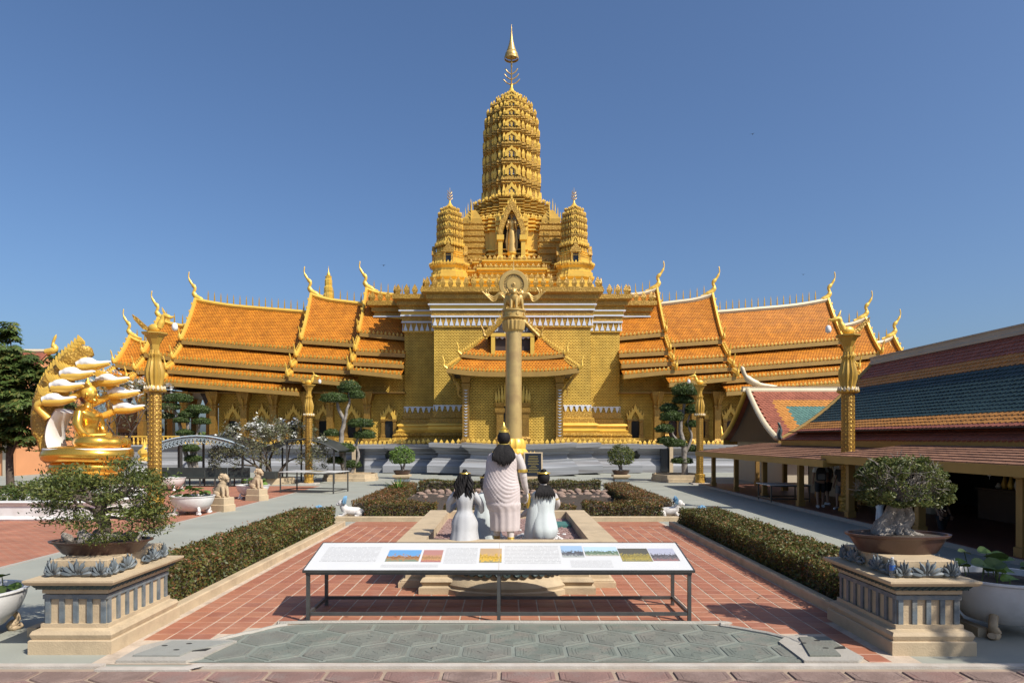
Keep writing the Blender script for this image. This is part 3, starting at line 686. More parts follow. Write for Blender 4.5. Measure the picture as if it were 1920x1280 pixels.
# the prang itself
def prang(parent, c, hw_px, sc, z0, ztiers, name_sp, anti=.30, niche=True, D=62.5):
    """ribbed corn-cob tower: tiers with cornice, antefixes and niche on each face"""
    for i in range(len(ztiers)-1):
        (k0, za), (k1, zb) = ztiers[i], ztiers[i+1]; h = zb-za
        p = [(k0*.955,za),(k0*.955,za+h*.05),(k0*.90,za+h*.12),(lerp(k0,k1,.6)*.89,za+h*.58),(k1*.94,za+h*.66),(k1*.94,za+h*.71),(k1*.985,za+h*.73),(k1*.985,za+h*.78),(k1*.95,za+h*.80),(k1*.95,za+h*.84),(k1*1.0,za+h*.86),(k1*1.0,za+h*.91),(k1*.955,za+h*.93),(k1*.955,zb)]
        MB().sect(RD, p, c).build(name_sp, 'gold_carved_fine' , parent)
        mb = MB()
        for x, y, a, L in edge_points(RD, k0*.945, k0*.12, faces=True):
            mb.spike((c[0]+x, c[1]+y, c[2]+za+h*.06), min(L*.72, k0*.125), .24*k0/2.6, h*.66, a, (-x*.02, -y*.02), .45)
        mb.build('antefix_row', 'gold', parent, kind='stuff')
        mb = MB()
        for x, y, a, L in edge_points(RD, k1*.985, k0*.08):
            mb.spike((c[0]+x, c[1]+y, c[2]+za+h*.84), L*.8, .05*k0/2.6, h*.16, a)
        mb.build('antefix_row', 'gold_dark', parent, kind='stuff')
        if niche:
            fm = MB(); dk = MB(); w = k0*.22; yy = -k0*1.0
            for rot in range(4):
                M = Matrix.Translation(Vector(c)) @ Matrix.Rotation(rot*PI/2, 4, 'Z')
                arch = [(-w,0),(-w*1.0,h*.30),(-w*.75,h*.42),(-w*.3,h*.52),(0,h*.66),(w*.3,h*.52),(w*.75,h*.42),(w,h*.30),(w,0)]
                inn = [(x*.62, z*.66+h*.03) for x,z in arch]
                n = len(arch); t = MB()
                t.add([(x,yy-.02,za+z+h*.08) for x,z in arch]+[(x,yy-.02,za+z+h*.08) for x,z in inn]+[(x,yy+.25,za+z+h*.08) for x,z in arch]+[(x,yy+.1,za+z+h*.08) for x,z in inn],
                    [(k,k+1,n+k+1,n+k) for k in range(n-1)]+[(k,k+1,2*n+k+1,2*n+k) for k in range(n-1)]+[(n+k,n+k+1,3*n+k+1,3*n+k) for k in range(n-1)])
                t.xf(M); t.build('niche_frame', 'gold', parent)
                t = MB(); t.add([(x,yy+.09,za+z+h*.08) for x,z in inn], [tuple(range(n))]); t.xf(M).build('niche_panel', 'silver_carved', parent)
HP = 62.5/F
def zz(py): return ZZ(py, 62.5-1.8)
zt = [(2.72,23.5)]
for hw_, py in ((2.66,337),(2.63,303),(2.60,272),(2.56,245),(2.46,222),(2.26,203),(1.92,187),(1.42,173),(.85,163)): zt.append((hw_, zz(py)))
prang(tower, (0,0,0), 0, 0, 0, zt, 'spire_tier')
ztop = zt[-1][1]
MB().lathe([(.85,ztop-.1),(.80,ztop+.05),(.62,ztop+.12),(.55,ztop+.25),(.42,ztop+.32),(.35,ztop+.45),(.24,ztop+.52),(.20,ztop+.7),(.12,ztop+.8),(.1,ztop+1.2)], 20, rib=10, amp=.04).build('spire_cap', 'gold', tower, smooth=40)
zf = ztop+.7
def trident(parent, c, h, sc, tiers=3, crown=True):
    f = MB(); f.tube([(c[0],c[1],c[2]),(c[0],c[1],c[2]+h)], [.075*sc,.03*sc], 8)
    for t in range(tiers):
        z = c[2]+h*(.18+.20*t)
        for q in range(4):
            a = q*PI/2+(0 if crown else PI/4); R_ = (.78-.10*t)*sc
            f.tube(bez([(c[0],c[1],z-.05),(c[0]+math.cos(a)*R_*.6,c[1]+math.sin(a)*R_*.6,z+.18*sc),(c[0]+math.cos(a)*R_,c[1]+math.sin(a)*R_,z+.52*sc)],4), [.05*sc]*8+[.02*sc], 6)
    f.build('finial', 'gold_bronze', parent)
trident(tower, (0,0,zf), 2.4, 1.0)
zc = ZZ(107, 62.5)
MB().lathe([(.62,zc-.22),(.66,zc-.22),(.66,zc-.02),(.62,zc-.02)], 20, caps=False).build('parasol_ring', 'gold_bronze', tower)
pr = [(.60,zc+.05),(.58,zc+.25)]
zt2 = ZZ(45,62.5)
for q in range(9):
    t = q/9; pr += [(.50*(1-t)**2.3+.06, zc+.3+(zt2-zc-.5)*t), (.40*(1-t)**2.3+.03, zc+.3+(zt2-zc-.5)*(t+.07))]
pr.append((.005, zt2)); MB().lathe(pr, 16).build('parasol_spire', 'gold_bronze', tower, smooth=40)
st = MB()
for q in range(8):
    a = q*PI/4; st.tube([(.64*math.cos(a),.64*math.sin(a),zc-.12),(.03*math.cos(a),.03*math.sin(a),zc+.3)], .022, 5)
st.tube([(0,0,zf+2.0),(0,0,zc+.4)], .075, 6); st.build('parasol_stay', 'gold_bronze', tower)

# four corner prangs
for sx in (-1,1):
    for sy in (-1,1):
        D = TY-6.2 if sy < 0 else TY+6.2; c = (sx*5.12, sy*6.2, 0)
        def z_(py): return ZZ(py, 56.3)
        MB().sect(TER, steps(1.66,1.38,13.8,z_(500),3,.04), c).build('corner_spire_base', 'gold', tower)
        MB().sect(RD, [(1.18,z_(500)),(1.18,z_(486))]+steps(1.24,1.12,z_(486),z_(476),2), c).build('corner_spire_body', 'gold', tower)
        t2 = [(1.06,z_(476)),(1.08,z_(460)),(1.08,z_(445)),(1.07,z_(431)),(1.04,z_(418)),(.96,z_(406)),(.78,z_(396)),(.44,z_(389))]
        prang(tower, c, 0, 0, 0, t2, 'corner_spire_tier', niche=True)
        MB().lathe([(.42,z_(390)),(.3,z_(387)),(.22,z_(385)),(.1,z_(381)),(.06,z_(376))], 12, c).build('corner_spire_cap', 'gold', tower)
        trident(tower, (c[0],c[1],z_(379)), z_(352)-z_(379), .42, 3, False)
        # small niches round the corner shrine, each a gabled aedicule
        ae = MB(); dk = MB()
        for rot in range(4):
            M = Matrix.Translation((c[0],c[1],0)) @ Matrix.Rotation(rot*PI/2,4,'Z'); t = MB()
            for ss in (-1,1): t.box(ss*.30-.08, ss*.30+.08, -1.42, -1.1, z_(500), z_(481))
            t.plate([(-.5,-1.46,z_(481)),(.5,-1.46,z_(481)),(.36,-1.46,z_(474)),(.14,-1.46,z_(468)),(0,-1.46,z_(462)),(-.14,-1.46,z_(468)),(-.36,-1.46,z_(474))], .3)
            t.xf(M).build('niche_frame', 'gold_carved_fine', tower); t = MB(); t.box(-.22,.22,-1.23,-1.15,z_(499),z_(481)); t.xf(M).build('niche_opening', 'glass_dark', tower)
        mb = MB()
        for x, y, a, L in edge_points(TER, 1.62, .3): mb.spike((c[0]+x,c[1]+y,z_(503)), L*.7, .07, .3, a)
        for x, y, a, L in edge_points(RD, 1.2, .25): mb.spike((c[0]+x,c[1]+y,z_(466)), L*.8, .06, .42, a)
        mb.build('antefix_row', 'gold', tower, kind='stuff')
# central niche with pointed gable, holds the standing figure
ny_ = -5.4
nz0, nz1, nz2 = 17.3, ZZ(440,57), ZZ(372,57)
fr = MB()
for s in (-1,1):
    fr = MB(); fr.box(s*.96-.18, s*.96+.18, ny_, ny_+1.4, nz0, nz1); fr.rectprof(s*.96-.18, s*.96+.18, ny_, ny_+1.4, [(.02,nz1-.5),(.12,nz1-.4),(.12,nz1)])
    fr.rectprof(s*.96-.18, s*.96+.18, ny_, ny_+1.4, [(.12,nz0),(.12,nz0+.3),(.02,nz0+.5)])
    fr.build('niche_pillar', 'gold', tower)
hz = nz2-nz1
outer = [(-1.08,0),(-1.16,.12),(-.92,.42),(-.76,.45),(-.62,.66),(-.44,.70),(-.28,.86),(-.12,.90),(0,1.0)]
inner = [(-.74,0),(-.74,.10),(-.72,.16),(-.64,.24),(-.54,.34),(-.42,.44),(-.28,.55),(-.13,.64),(0,.70)]
g2 = MB(); full_o = outer+[(-x,z) for x,z in reversed(outer[:-1])]; full_i = inner+[(-x,z) for x,z in reversed(inner[:-1])]
n = len(full_o)
g2.add([(x,ny_-.1,nz1+z*hz) for x,z in full_o]+[(x,ny_-.1,nz1+z*hz) for x,z in full_i]+[(x,ny_+.5,nz1+z*hz) for x,z in full_o]+[(x,ny_+.5,nz1+z*hz) for x,z in full_i],
    [(k,k+1,n+k+1,n+k) for k in range(n-1)]+[(k,k+1,2*n+k+1,2*n+k) for k in range(n-1)]+[(n+k,n+k+1,3*n+k+1,3*n+k) for k in range(n-1)])
g2.build('niche_gable', 'gold_carved_fine', tower)
mb = MB()
for x, z in full_o[1:-1]: mb.spike((x*1.02, ny_+.1, nz1+z*hz-.1), .18, .12, .5, 0, (x*.12,0))
mb.spike((0,ny_+.1,nz2-.1), .14,.12,1.0); mb.build('gable_flames', 'gold', tower, kind='stuff')
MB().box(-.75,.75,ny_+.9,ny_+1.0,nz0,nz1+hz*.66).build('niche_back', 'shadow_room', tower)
MB().box(-1.4,1.4,ny_+1.0,-3.0,nz0,nz1+hz*.6).build('niche_body', 'gold', tower)
pl = MB(); pl.lathe([(.42,nz0),(.42,nz0+.2),(.32,nz0+.3),(.32,nz0+.6),(.42,nz0+.75),(.42,nz0+.85)], 12, (0,ny_+.45,0)); pl.build('statue_plinth', 'gold', tower, smooth=30)
# standing gilded figure
def body_from(parts, name, m, parent, smooth=60):
    mb = MB()
    for q in parts: q(mb)
    return mb.build(name, m, parent, smooth)
bud = thing('standing_figure', 'gilded standing robed figure in the dark niche below the main spire', 'statue', (XC, TY+ny_+.42, nz0+.85)); bud.scale = (.82,.9,1.0)
H = ZZ(396,57.1)-(nz0+.85)
def robe_loft(mb, secs, n=28, fold=0.0, kf=9, sl=3.0, sub=4, dirn=1, phase=0):
    rings = []
    S_ = [np.array(s, float) for s in secs]
    for i in range(len(S_)-1):
        for q in range(sub):
            t = q/sub; a_, b_, c_, d_ = S_[max(0,i-1)], S_[i], S_[i+1], S_[min(len(S_)-1,i+2)]
            rings.append(.5*((2*b_)+(c_-a_)*t+(2*a_-5*b_+4*c_-d_)*t*t+(3*b_-a_-3*c_+d_)*t**3))
    rings.append(S_[-1]); out = []
    for (cx, cy, z, rx, ry) in rings:
        ring = []
        for k in range(n):
            a = 2*PI*k/n; f = 1+fold*1.5*(abs(math.sin(.5*(kf*a+dirn*sl*z*kf*.35+phase)))-.6)*(.7+.3*math.sin(a*2+z*3))
            ring.append((cx+math.cos(a)*rx*f, cy+math.sin(a)*ry*f, z))
        out.append(ring)
    return mb.loft(out)
k = H/1.75
mb = MB(); robe_loft(mb, [(0,0,0,.20*k,.14*k),(0,0,.06*k,.24*k,.15*k),(0,0,.45*k,.21*k,.14*k),(0,0,.85*k,.19*k,.13*k),(0,0,1.05*k,.15*k,.11*k),(0,-.02*k,1.28*k,.21*k,.13*k),(0,0,1.42*k,.18*k,.10*k),(0,0,1.47*k,.07*k,.07*k),(0,0,1.53*k,.055*k,.055*k)], 20, .03, 6, 0)
mb.build('body', 'gold_bronze', bud, 60)
mb = MB(); mb.ell((0,0,1.63*k), .085*k, .10*k, .125*k); mb.ell((0,-.09*k,1.62*k),.02*k,.03*k,.03*k,6,5)
for s in (-1,1): mb.ell((s*.09*k,0,1.60*k),.02*k,.03*k,.07*k,6,5)
mb.build('head', 'gold_bronze', bud, 60)
MB().lathe([(.09*k,1.69*k),(.10*k,1.74*k),(.05*k,1.79*k),(.035*k,1.85*k),(.0,1.97*k)], 12).build('crown', 'gold', bud, 40)
for s in (-1,1):
    mb = MB(); mb.tube([(s*.20*k,0,1.38*k),(s*.27*k,.0,1.12*k),(s*.24*k,-.12*k,1.0*k),(s*.19*k,-.22*k,1.18*k)], [.06*k,.05*k,.042*k,.032*k], 8)
    mb.ell((s*.19*k,-.235*k,1.25*k),.045*k,.018*k,.06*k,8,6)
    for q in range(4): mb.tube([(s*.19*k+(q-1.5)*.02*k,-.235*k,1.29*k),(s*.19*k+(q-1.5)*.022*k,-.24*k,1.37*k)], .009*k, 5)
    mb.tube([(s*.15*k,-.235*k,1.23*k),(s*.12*k,-.245*k,1.29*k)], .01*k, 5)
    mb.build('arm', 'gold_bronze', bud, 60)
    MB().plate([(s*.20*k,.02*k,1.05*k),(s*.24*k,.02*k,1.05*k),(s*.33*k,.02*k,.5*k),(s*.30*k,.02*k,.12*k),(s*.20*k,.02*k,.08*k)], .03*k).build('robe_wing', 'gold_bronze', bud)

# ---------------- grey stone platform with hull-curved mouldings (structure parts of the tower)
hull = [(.0,0),(.0,.50),(-.05,.56),(-.25,.80),(-.32,.86),(-.32,.98),(-.62,1.06),(-.70,1.22),(-.70,1.34),(-.55,1.42),(-.55,1.52),(-.30,1.70),(-.12,1.80),(-.10,2.08),(-.3,2.12)]
def hullblock(x0, x1, y0, y1, zs, name='stone_platform', sag=.16, dz=0):
    return MB().rectprof(x0-XC, x1-XC, y0-TY, y1-TY, [(o, z*zs+dz) for o, z in hull], 10, sag).build(name, 'marble', tower, smooth=35)
hullblock(-3.55+XC, 4.55+XC-.2, 45.4, 50, 1.0)
hullblock(-5.95+XC, 6.25+XC, 47.3, 52, .99, dz=0)
hullblock(-9.4+XC, 9.4+XC, 49.4, 56, .98, sag=.05)
# row of small gold leaves on the platform edge
mb = MB()
for x0, x1, y in ((-3.2,3.9,45.95),(-5.6,-3.6,47.8),(4.2,5.9,47.8),(-9.1,-6.0,49.9),(6.3,9.1,49.9)):
    nn = int((x1-x0)/.34)
    for q in range(nn): mb.spike((x0+(q+.5)*(x1-x0)/nn, y-TY, 2.1+.12*abs(lerp(-1,1,(q+.5)/nn))**2), .26, .1, .34)
mb.build('antefix_row', 'gold', tower, kind='stuff')

# ---------------- entrance porch
PY = 48.3-TY
MB().box(-3.15,3.15,PY,-10.9,2.1,7.35).build('porch_wall', 'gold_weave', tower)
for s in (-1,1):
    cm = MB(); cx = s*3.28
    cm.rectprof(cx-.24,cx+.24,PY-.62,PY-.14,[(.14,2.1),(.14,2.35),(.02,2.5),(0,2.6),(0,6.1),(.05,6.15),(.05,6.35),(0,6.4),(.12,6.8),(.16,7.2)])
    cm.build('porch_column', 'gold_mosaic', tower)
    ch = MB()
    for q in range(16): ch.plate([(cx-.15,PY-.64,2.75+q*.21),(cx,PY-.66,2.66+q*.21),(cx+.15,PY-.64,2.75+q*.21),(cx,PY-.66,2.74+q*.21)], .015)
    ch.build('column_inlay', 'silver', tower, kind='stuff')
    br = MB(); br.tube(bez([(cx+s*.25,PY-.4,5.3),(cx+s*.55,PY-.4,5.6),(cx+s*.55,PY-.4,6.2),(cx+s*.85,PY-.4,6.6),(cx+s*.95,PY-.4,7.15)],5), [.06]*8+[.14]*6+[.08]*7, 6, flat=.6); br.build('eave_bracket', 'gold_carved_fine', tower, smooth=50)
# porch hipped skirt roofs
def hiproof(name, hx0, hx1, y0, y1, z0, z1, up, back, m='roof_orange'):
    """hip skirt from eave half-width hx0/front y0/z0 to hx1/y1/z1; eave corners lifted by up"""
    rings = []
    for t in (0,.33,.66,1):
        hx = lerp(hx0,hx1,t); y = lerp(y0,y1,t); z = lerp(z0,z1,t**1.25); lift = up*(1-t)**2; ring = []
        ring += [(-hx,back,z+lift*.5)]
        for k in range(13):
            u = -1+2*k/12; ring.append((u*hx, y, z+lift*abs(u)**3))
        ring += [(hx,back,z+lift*.5)]; rings.append(ring)
    return MB().loft(rings, caps=False, closed=False).build(name, m, tower)
def eave(hx, y, z, up, back, h=.28, th=.2):
    mb = MB(); pts = [(-hx,back,z+up*.5)]+[(lerp(-1,1,k/12)*hx, y, z+up*abs(lerp(-1,1,k/12))**3) for k in range(13)]+[(hx,back,z+up*.5)]
    mb.loft([[(p[0],p[1],p[2]+dz) for p in pts] for dz in (-h,0)], caps=False, closed=False)
    ins = [(p[0]*(1-.12/hx*1.5), p[1]+.22 if 0 < i < 14 else p[1], p[2]) for i, p in enumerate(pts)]
    n = len(pts); mb.add([(p[0],p[1],p[2]-h) for p in pts]+[(p[0],p[1],p[2]-h) for p in ins], [(k,k+1,n+k+1,n+k) for k in range(n-1)])
    mb.build('eave_board', 'fascia_gold', tower)
    sp = MB(); nn = int(2*hx/.26)
    for q in range(nn):
        u = -1+2*(q+.5)/nn; sp.spike((u*hx, y+.03, z+up*abs(u)**3), .16, .07, .26)
    sp.build('antefix_row', 'gold_dark', tower, kind='stuff')
PF = 46.6-TY
hiproof('porch_roof', 4.5, 3.5, PF, PF+1.2, ZZ(697,46.6), ZZ(671,47.8), .28, -11.05); eave(4.52, PF-.02, ZZ(697,46.6), .28, -11.05, .33)
hiproof('porch_roof', 3.6, 2.1, PF+1.0, PF+2.6, ZZ(668,47.6), ZZ(634,49), .2, -11.05); eave(3.62, PF+.98, ZZ(668,47.6), .2, -11.05, .24)
MB().box(-4.2,4.2,PF+.3,-11.02,7.0,7.04).build('porch_ceiling', 'dark_wood', tower)
# eave corner flames
for s in (-1,1):
    fl = MB()
    for (hx,y,z) in ((4.5,PF,ZZ(697,46.6)+.28),(3.6,PF+1,ZZ(668,47.6)+.2)):
        fl.tube(bez([(s*hx,y,z-.05),(s*(hx+.22),y-.05,z+.15),(s*(hx+.2),y-.05,z+.45),(s*(hx+.32),y-.05,z+.8)],4), [.10]*5+[.07]*4+[.05]*3+[.015], 6)
    for q in range(11):
        t = q/10; fl.spike((s*lerp(4.5,3.6,t), lerp(PF,PF+1.2,t), lerp(ZZ(697,46.6)+.28,ZZ(671,47.8),t)), .12,.12,.3)
        fl.spike((s*lerp(3.6,2.1,t), lerp(PF+1,PF+2.6,t), lerp(ZZ(668,47.6)+.2,ZZ(634,49),t)), .12,.12,.3)
    fl.build('corner_flame', 'gold', tower, smooth=50)
# pediment gable
gy = PF+1.35; gz0 = ZZ(634,48); gz1 = ZZ(577,48)
ped = MB(); ped.plate([(-1.5,gy,gz0+.35),(1.5,gy,gz0+.35),(.82,gy,gz0+1.1),(.36,gy,gz0+1.6),(0,gy,gz1-.3),(-.36,gy,gz0+1.6),(-.82,gy,gz0+1.1)], .3); ped.build('pediment', 'pediment_carved', tower)
MB().box(-1.55,1.55,gy-.08,gy+.35,gz0+.12,gz0+.35).build('pediment_beam', 'gold', tower)
MB().box(-1.35,1.35,gy+.3,gy+.4,ZZ(664,48),gz0+.12).build('gable_opening', 'dark_wood', tower)
for s in (-1,1): MB().box(s*1.38-.14,s*1.38+.14,gy-.05,gy+.3,ZZ(666,48),gz0+.12).build('gable_post', 'gold', tower)
sc = MB()
for q in range(7): sc.lathe([(.02,0),(.2,.12),(.22,.2)], 8, (lerp(-1.1,1.1,q/6),gy+.1,gz0-.02-.08*(1-abs(q-3)/3)), 1, .25)
sc.build('gable_valance', 'silver', tower)
for s in (-1,1):
    pts = bez([(s*.02,gy-.05,gz1+.05),(s*.42,gy-.05,gz0+1.68),(s*.9,gy-.05,gz0+1.08),(s*1.5,gy-.05,gz0+.45),(s*1.85,gy-.05,gz0+.1)],6)
    b = MB(); b.tube(pts, .14, 6)
    for p in pts[2:-2:1]: b.spike((p.x,p.y,p.z+.08), .12, .1, .34, 0, (s*.35,0))
    b.tube(bez([pts[-1], pts[-1]+Vector((s*.15,0,.1)), pts[-1]+Vector((s*.22,0,.45)), pts[-1]+Vector((s*.42,0,.85))],4), [.13]*5+[.09]*4+[.05]*3+[.01], 6)
    b.build('bargeboard', 'gold_carved_fine', tower, smooth=50)
    rf = MB(); rf.add([(s*.0,gy+.1,gz1+.0),(s*.9,gy+.1,gz0+1.05),(s*1.8,gy+.1,gz0+.1),(s*0,-11.02,gz1+.0),(s*.9,-11.02,gz0+1.05),(s*1.8,-11.02,gz0+.1)], [(0,1,4,3),(1,2,5,4)]); rf.build('gable_roof', 'roof_orange', tower)
# door surround behind the pillar
dy = PY-.02
MB().box(-.62,.62,dy-.03,dy+.02,2.1,5.0).build('doorway', 'glass_dark', tower)
for s in (-1,1):
    d = MB(); d.rectprof(s*.9-.24,s*.9+.24,dy-.4,dy,[(.1,2.1),(.1,2.5),(0,2.65),(0,4.2),(.1,4.35),(.1,4.6),(0,4.7),(.14,5.0)])
    d.build('door_pilaster', 'gold_mosaic', tower)
    fl = MB()
    for q, (x, h) in enumerate(((1.15,1.5),(.95,1.9),(.72,2.2),(.5,2.5))): fl.spike((s*x,dy-.2,5.0), .2,.15,h*.62, 0, (s*.04,0), .25)
    fl.build('door_flame', 'gold', tower)
MB().box(-1.1,1.1,dy-.35,dy,4.8,5.02).build('door_lintel', 'gold', tower)
# ------------------------------------------------------------------ wing halls
def wing(s, label):
    root = thing('wing_hall', label, 'temple hall', (XC, 55, 0), 0, 'temple wing halls')
    def P(x, d, z): return (s*x, d-55, z)
    # sections: inner X, outer X, ridge z (inner, outer), tiers bottom z [(inner, outer)], depth shift
    secs = [(8.4,12.25,(14.45,14.8),[(10.65,11.0),(9.15,9.35),(8.2,8.4),(7.30,7.70)],-.45),
            (11.9,16.95,(13.75,14.35),[(10.1,10.45),(8.6,8.9),(7.7,8.0),(6.70,7.20)],-.22),
            (16.3,26.75,(13.05,13.9),[(9.6,10.45),(8.0,8.8),(7.05,7.85),(6.05,6.85)],0),
            (26.2,29.9,(11.7,12.3),[(8.95,9.4),(7.6,7.95),(6.75,7.05)],.1),
            (29.5,32.3,(10.3,10.75),[(8.1,8.6),(7.1,7.4),(6.4,6.6)],.2)]
    fin_me = MB().spike((0,0,0), .10, .10, .95, 0, (0,0), .2).mesh('ridge_finial'); fin_me.materials.append(MATS['gold_dark'])
    for si, (xi, xo, rz, tiers, sh) in enumerate(secs):
        depths = [57.9, 55.3, 54.0, 53.0, 52.0]
        if len(tiers) == 3: depths = [57.9, 55.4, 54.2, 53.2]
        depths = [d+sh for d in depths]; RY = depths[0]
        if sh: RY = depths[0] = 57.9
        zt_i, zt_o = rz
        top = (zt_i, zt_o)
        for t, (bi, bo) in enumerate(tiers):
            d0, d1 = depths[t], depths[t+1]
            if t: d0 = depths[t] + .28; top = (tiers[t-1][0]-.38, tiers[t-1][1]-.38)
            for back in (0, 1):
                pan = MB(); NX, NV = 8, 5; rings = []
                for v in range(NV+1):
                    tv = v/NV; row = []
                    for u in range(NX+1):
                        tu = u/NX; x = lerp(xi,xo,tu); zb = lerp(bi,bo,tu); ztp = lerp(top[0],top[1],tu)
                        if t == 0: ztp += .30*max(0,(tu-.6)/.4)**2
                        bow = -.22*(1 if t == 0 else .12)*math.sin(PI*tv)
                        d = lerp(d0,d1,tv); d = d if not back else 2*57.9-d
                        row.append(P(x, d, lerp(ztp,zb,tv)+bow))
                    rings.append(row)
                pan.loft(rings, caps=False, closed=False).build('roof_slope', 'roof_orange', root)
                # eave board with antefixes
                dd = d1 if not back else 2*57.9-d1; sg = -1 if not back else 1
                h = .30
                eb = MB(); a = P(xi,dd,bi); b = P(xo,dd,bo)
                for (p, q) in ((a,b),):
                    y0, y1 = p[1]+sg*.06, p[1]-sg*.5
                    eb.add([(p[0],y0,p[2]-h),(q[0],y0,q[2]-h),(q[0],y0,q[2]+.0),(p[0],y0,p[2]+.0),(p[0],y1,p[2]-h),(q[0],y1,q[2]-h),(q[0],y1,q[2]-.0),(p[0],y1,p[2]-.0)],
                        [(0,1,2,3),(4,7,6,5),(0,4,5,1),(3,2,6,7),(0,3,7,4),(1,5,6,2)])
                eb.build('eave_board', 'fascia_gold', root)
                if not back:
                    rp = MB(); nn = int((xo-xi)/.30)
                    for q in range(nn):
                        u = (q+.5)/nn; p = P(lerp(xi,xo,u), dd-.03, lerp(bi,bo,u)); rp.spike(p, .20, .08, .30)
                    rp.build('antefix_row', 'gold_dark', root, kind='stuff')
        # ridge beam and finials
        rb = MB(); A = []
        for u in range(13):
            tu = u/12; A.append(Vector(P(lerp(xi,xo,tu), RY, lerp(zt_i,zt_o,tu)+.30*max(0,(tu-.6)/.4)**2+.05)))
        rb.tube(A, .20, 6); rb.build('ridge_beam', 'ridge_cream' if s > 0 else 'gold', root)
        nn = int((xo-xi-.6)/.52)
        for q in range(nn):
            u = (q+.5)/nn*.93; p = P(lerp(xi,xo,u), RY, lerp(zt_i,zt_o,u)+.30*max(0,(u-.6)/.4)**2+.15); link('ridge_finial', fin_me, None, root, p)
        # bargeboards down both slopes, following the tiers
        zo = zt_o+.30
        for back in (0,1):
            cur = [(RY, zo)]; d0 = depths[0]; ztop = zo
            bb = MB()
            for t, (bi, bo) in enumerate(tiers):
                dA = depths[t] if t == 0 else depths[t]+.28; zA = zo if t == 0 else tiers[t-1][1]-.38
                dB, zB = depths[t+1], bo
                pts = []
                for v in range(7):
                    tv = v/6; d = lerp(dA,dB,tv); d = d if not back else 2*57.9-d
                    pts.append(Vector(P(xo+.06, d, lerp(zA,zB,tv)+.12-.22*(1 if t == 0 else .12)*math.sin(PI*tv))))
                bb.tube(pts, .21 if t == 0 else .17, 6, flat=.7)
                e = pts[-1]; yy = -1 if not back else 1
                bb.tube(bez([e, e+Vector((s*.02,yy*.22,.05)), e+Vector((s*.04,yy*.25,.4)), e+Vector((s*.1,yy*.42,.95))],4), [.16]*4+[.12]*4+[.06]*4+[.015], 6)
                if not back:
                    for q in range(1,6): bb.spike(tuple(pts[q]+Vector((s*.08,0,.1))), .14, .14, .3, 0, (s*.2,-.2))
            bb.build('bargeboard', 'gold', root, smooth=50)
        # gable wall filling the outer end
        gw = MB(); poly = [(57.9,zo-.2)]+[(depths[t+1]+.35, tiers[t][1]-.25) for t in range(len(tiers))]
        poly = poly + [(2*57.9-d,z) for d,z in reversed(poly[1:])]
        gw.plate([P(xo-.25,d,z) for d,z in poly], .12, Vector((-s,0,0))); gw.build('gable_wall', 'gold_carved', root)
        # chofa horn at the ridge end
        c = Vector(P(xo, RY, zo)); ch = MB()
        ch.tube(bez([c+Vector((-s*.9,0,-.1)), c+Vector((-s*.1,0,.22)), c+Vector((s*.22,0,.62)), c+Vector((s*.12,0,1.05)), c+Vector((s*.42,0,1.45)), c+Vector((s*.66,0,1.95)), c+Vector((s*.62,0,2.45))],5), [.10]*3+[.22]*4+[.20]*4+[.13]*5+[.16]*3+[.10]*5+[.05]*6+[.015], 8, flat=.7)
        ch.build('roof_horn', 'gold', root, smooth=60)
    # walls, columns, windows
    WY = 54.2
    MB().box(min(s*8.4,s*23.3), max(s*8.4,s*23.3), WY-55, 61.6-55, 2.0, 7.6).build('wall', 'gold_weave', root)
    MB().box(min(s*8.4,s*23.3), max(s*8.4,s*23.3), WY-55.12, WY-55, 2.0, 2.45).build('wall_foot', 'gold_carved', root)
    MB().box(min(s*8.4,s*32), max(s*8.4,s*32), 52.9-55, 62.9-55, 6.05, 6.1).build('soffit', 'wood_gold', root)  # soffit colour lightened to bounce more light onto the shaded walls
    colme = MB(); colme.rectprof(-.24,.24,-.24,.24,[(.12,0),(.12,.3),(.02,.42),(0,.5),(0,2.9),(.06,2.95),(.06,3.1),(0,3.15),(.10,3.5),(.20,3.85),(.24,4.15)])
    cm = colme.mesh('column'); cm.materials.append(MATS['gold_mosaic'])
    brm = MB().tube(bez([(0,-.2,2.7),(0,-.42,2.95),(0,-.42,3.35),(0,-.72,3.7),(0,-.82,4.1)],4), [.05]*6+[.10]*6+[.06]*5, 6, flat=.6).mesh('eave_bracket', 50); brm.materials.append(MATS['gold_carved_fine'])
    for x in (11.3,14.2,16.0,18.6,20.9,23.3,25.6,28.9,31.3):
        c = link('column', cm, None, root, P(x, 53.3, 2.0)); link('eave_bracket', brm, None, root, P(x, 53.3, 2.0))
    for x in (25.6,28.9,31.3):
        link('column', cm, None, root, P(x, 62.3, 2.0)); link('column', cm, None, root, P(x, 57.9, 2.0))
    # zig-zag bunting shaped eave pendants in the open porch
    pen = MB()
    for q in range(6): pen.add([P(23.6+q*1.5,53.6,6.05),P(24.5+q*1.5,53.6,6.05),P(24.05+q*1.5,53.6,5.1)], [(0,1,2)]); 
    for q in range(6): pen.add([P(23.6+q*1.5,53.62,6.05),P(24.5+q*1.5,53.62,6.05),P(24.05+q*1.5,53.62,5.1)], [(2,1,0)])
    pen.build('eave_pendant', 'dark_wood', root)
    # windows: part > sub-parts
    gf = MB()
    prof = [(-.62,0),(-.66,.1),(-.5,.38),(-.38,.42),(-.26,.72),(-.14,.8),(0,1.25),(.14,.8),(.26,.72),(.38,.42),(.5,.38),(.66,.1),(.62,0),(.30,0),(.22,.3),(0,.62),(-.22,.3),(-.30,0)]
    gf.plate([(x,-.22,1.48+z) for x,z in prof], .16)
    for q, x in enumerate((-.6,-.42,-.22,.22,.42,.6)): gf.spike((x,-.15,1.5+(.75-abs(x))*.9), .12,.1,.45,0,(x*.25,0))
    gm = gf.mesh('window_gable'); gm.materials.append(MATS['gold'])
    jf = MB()
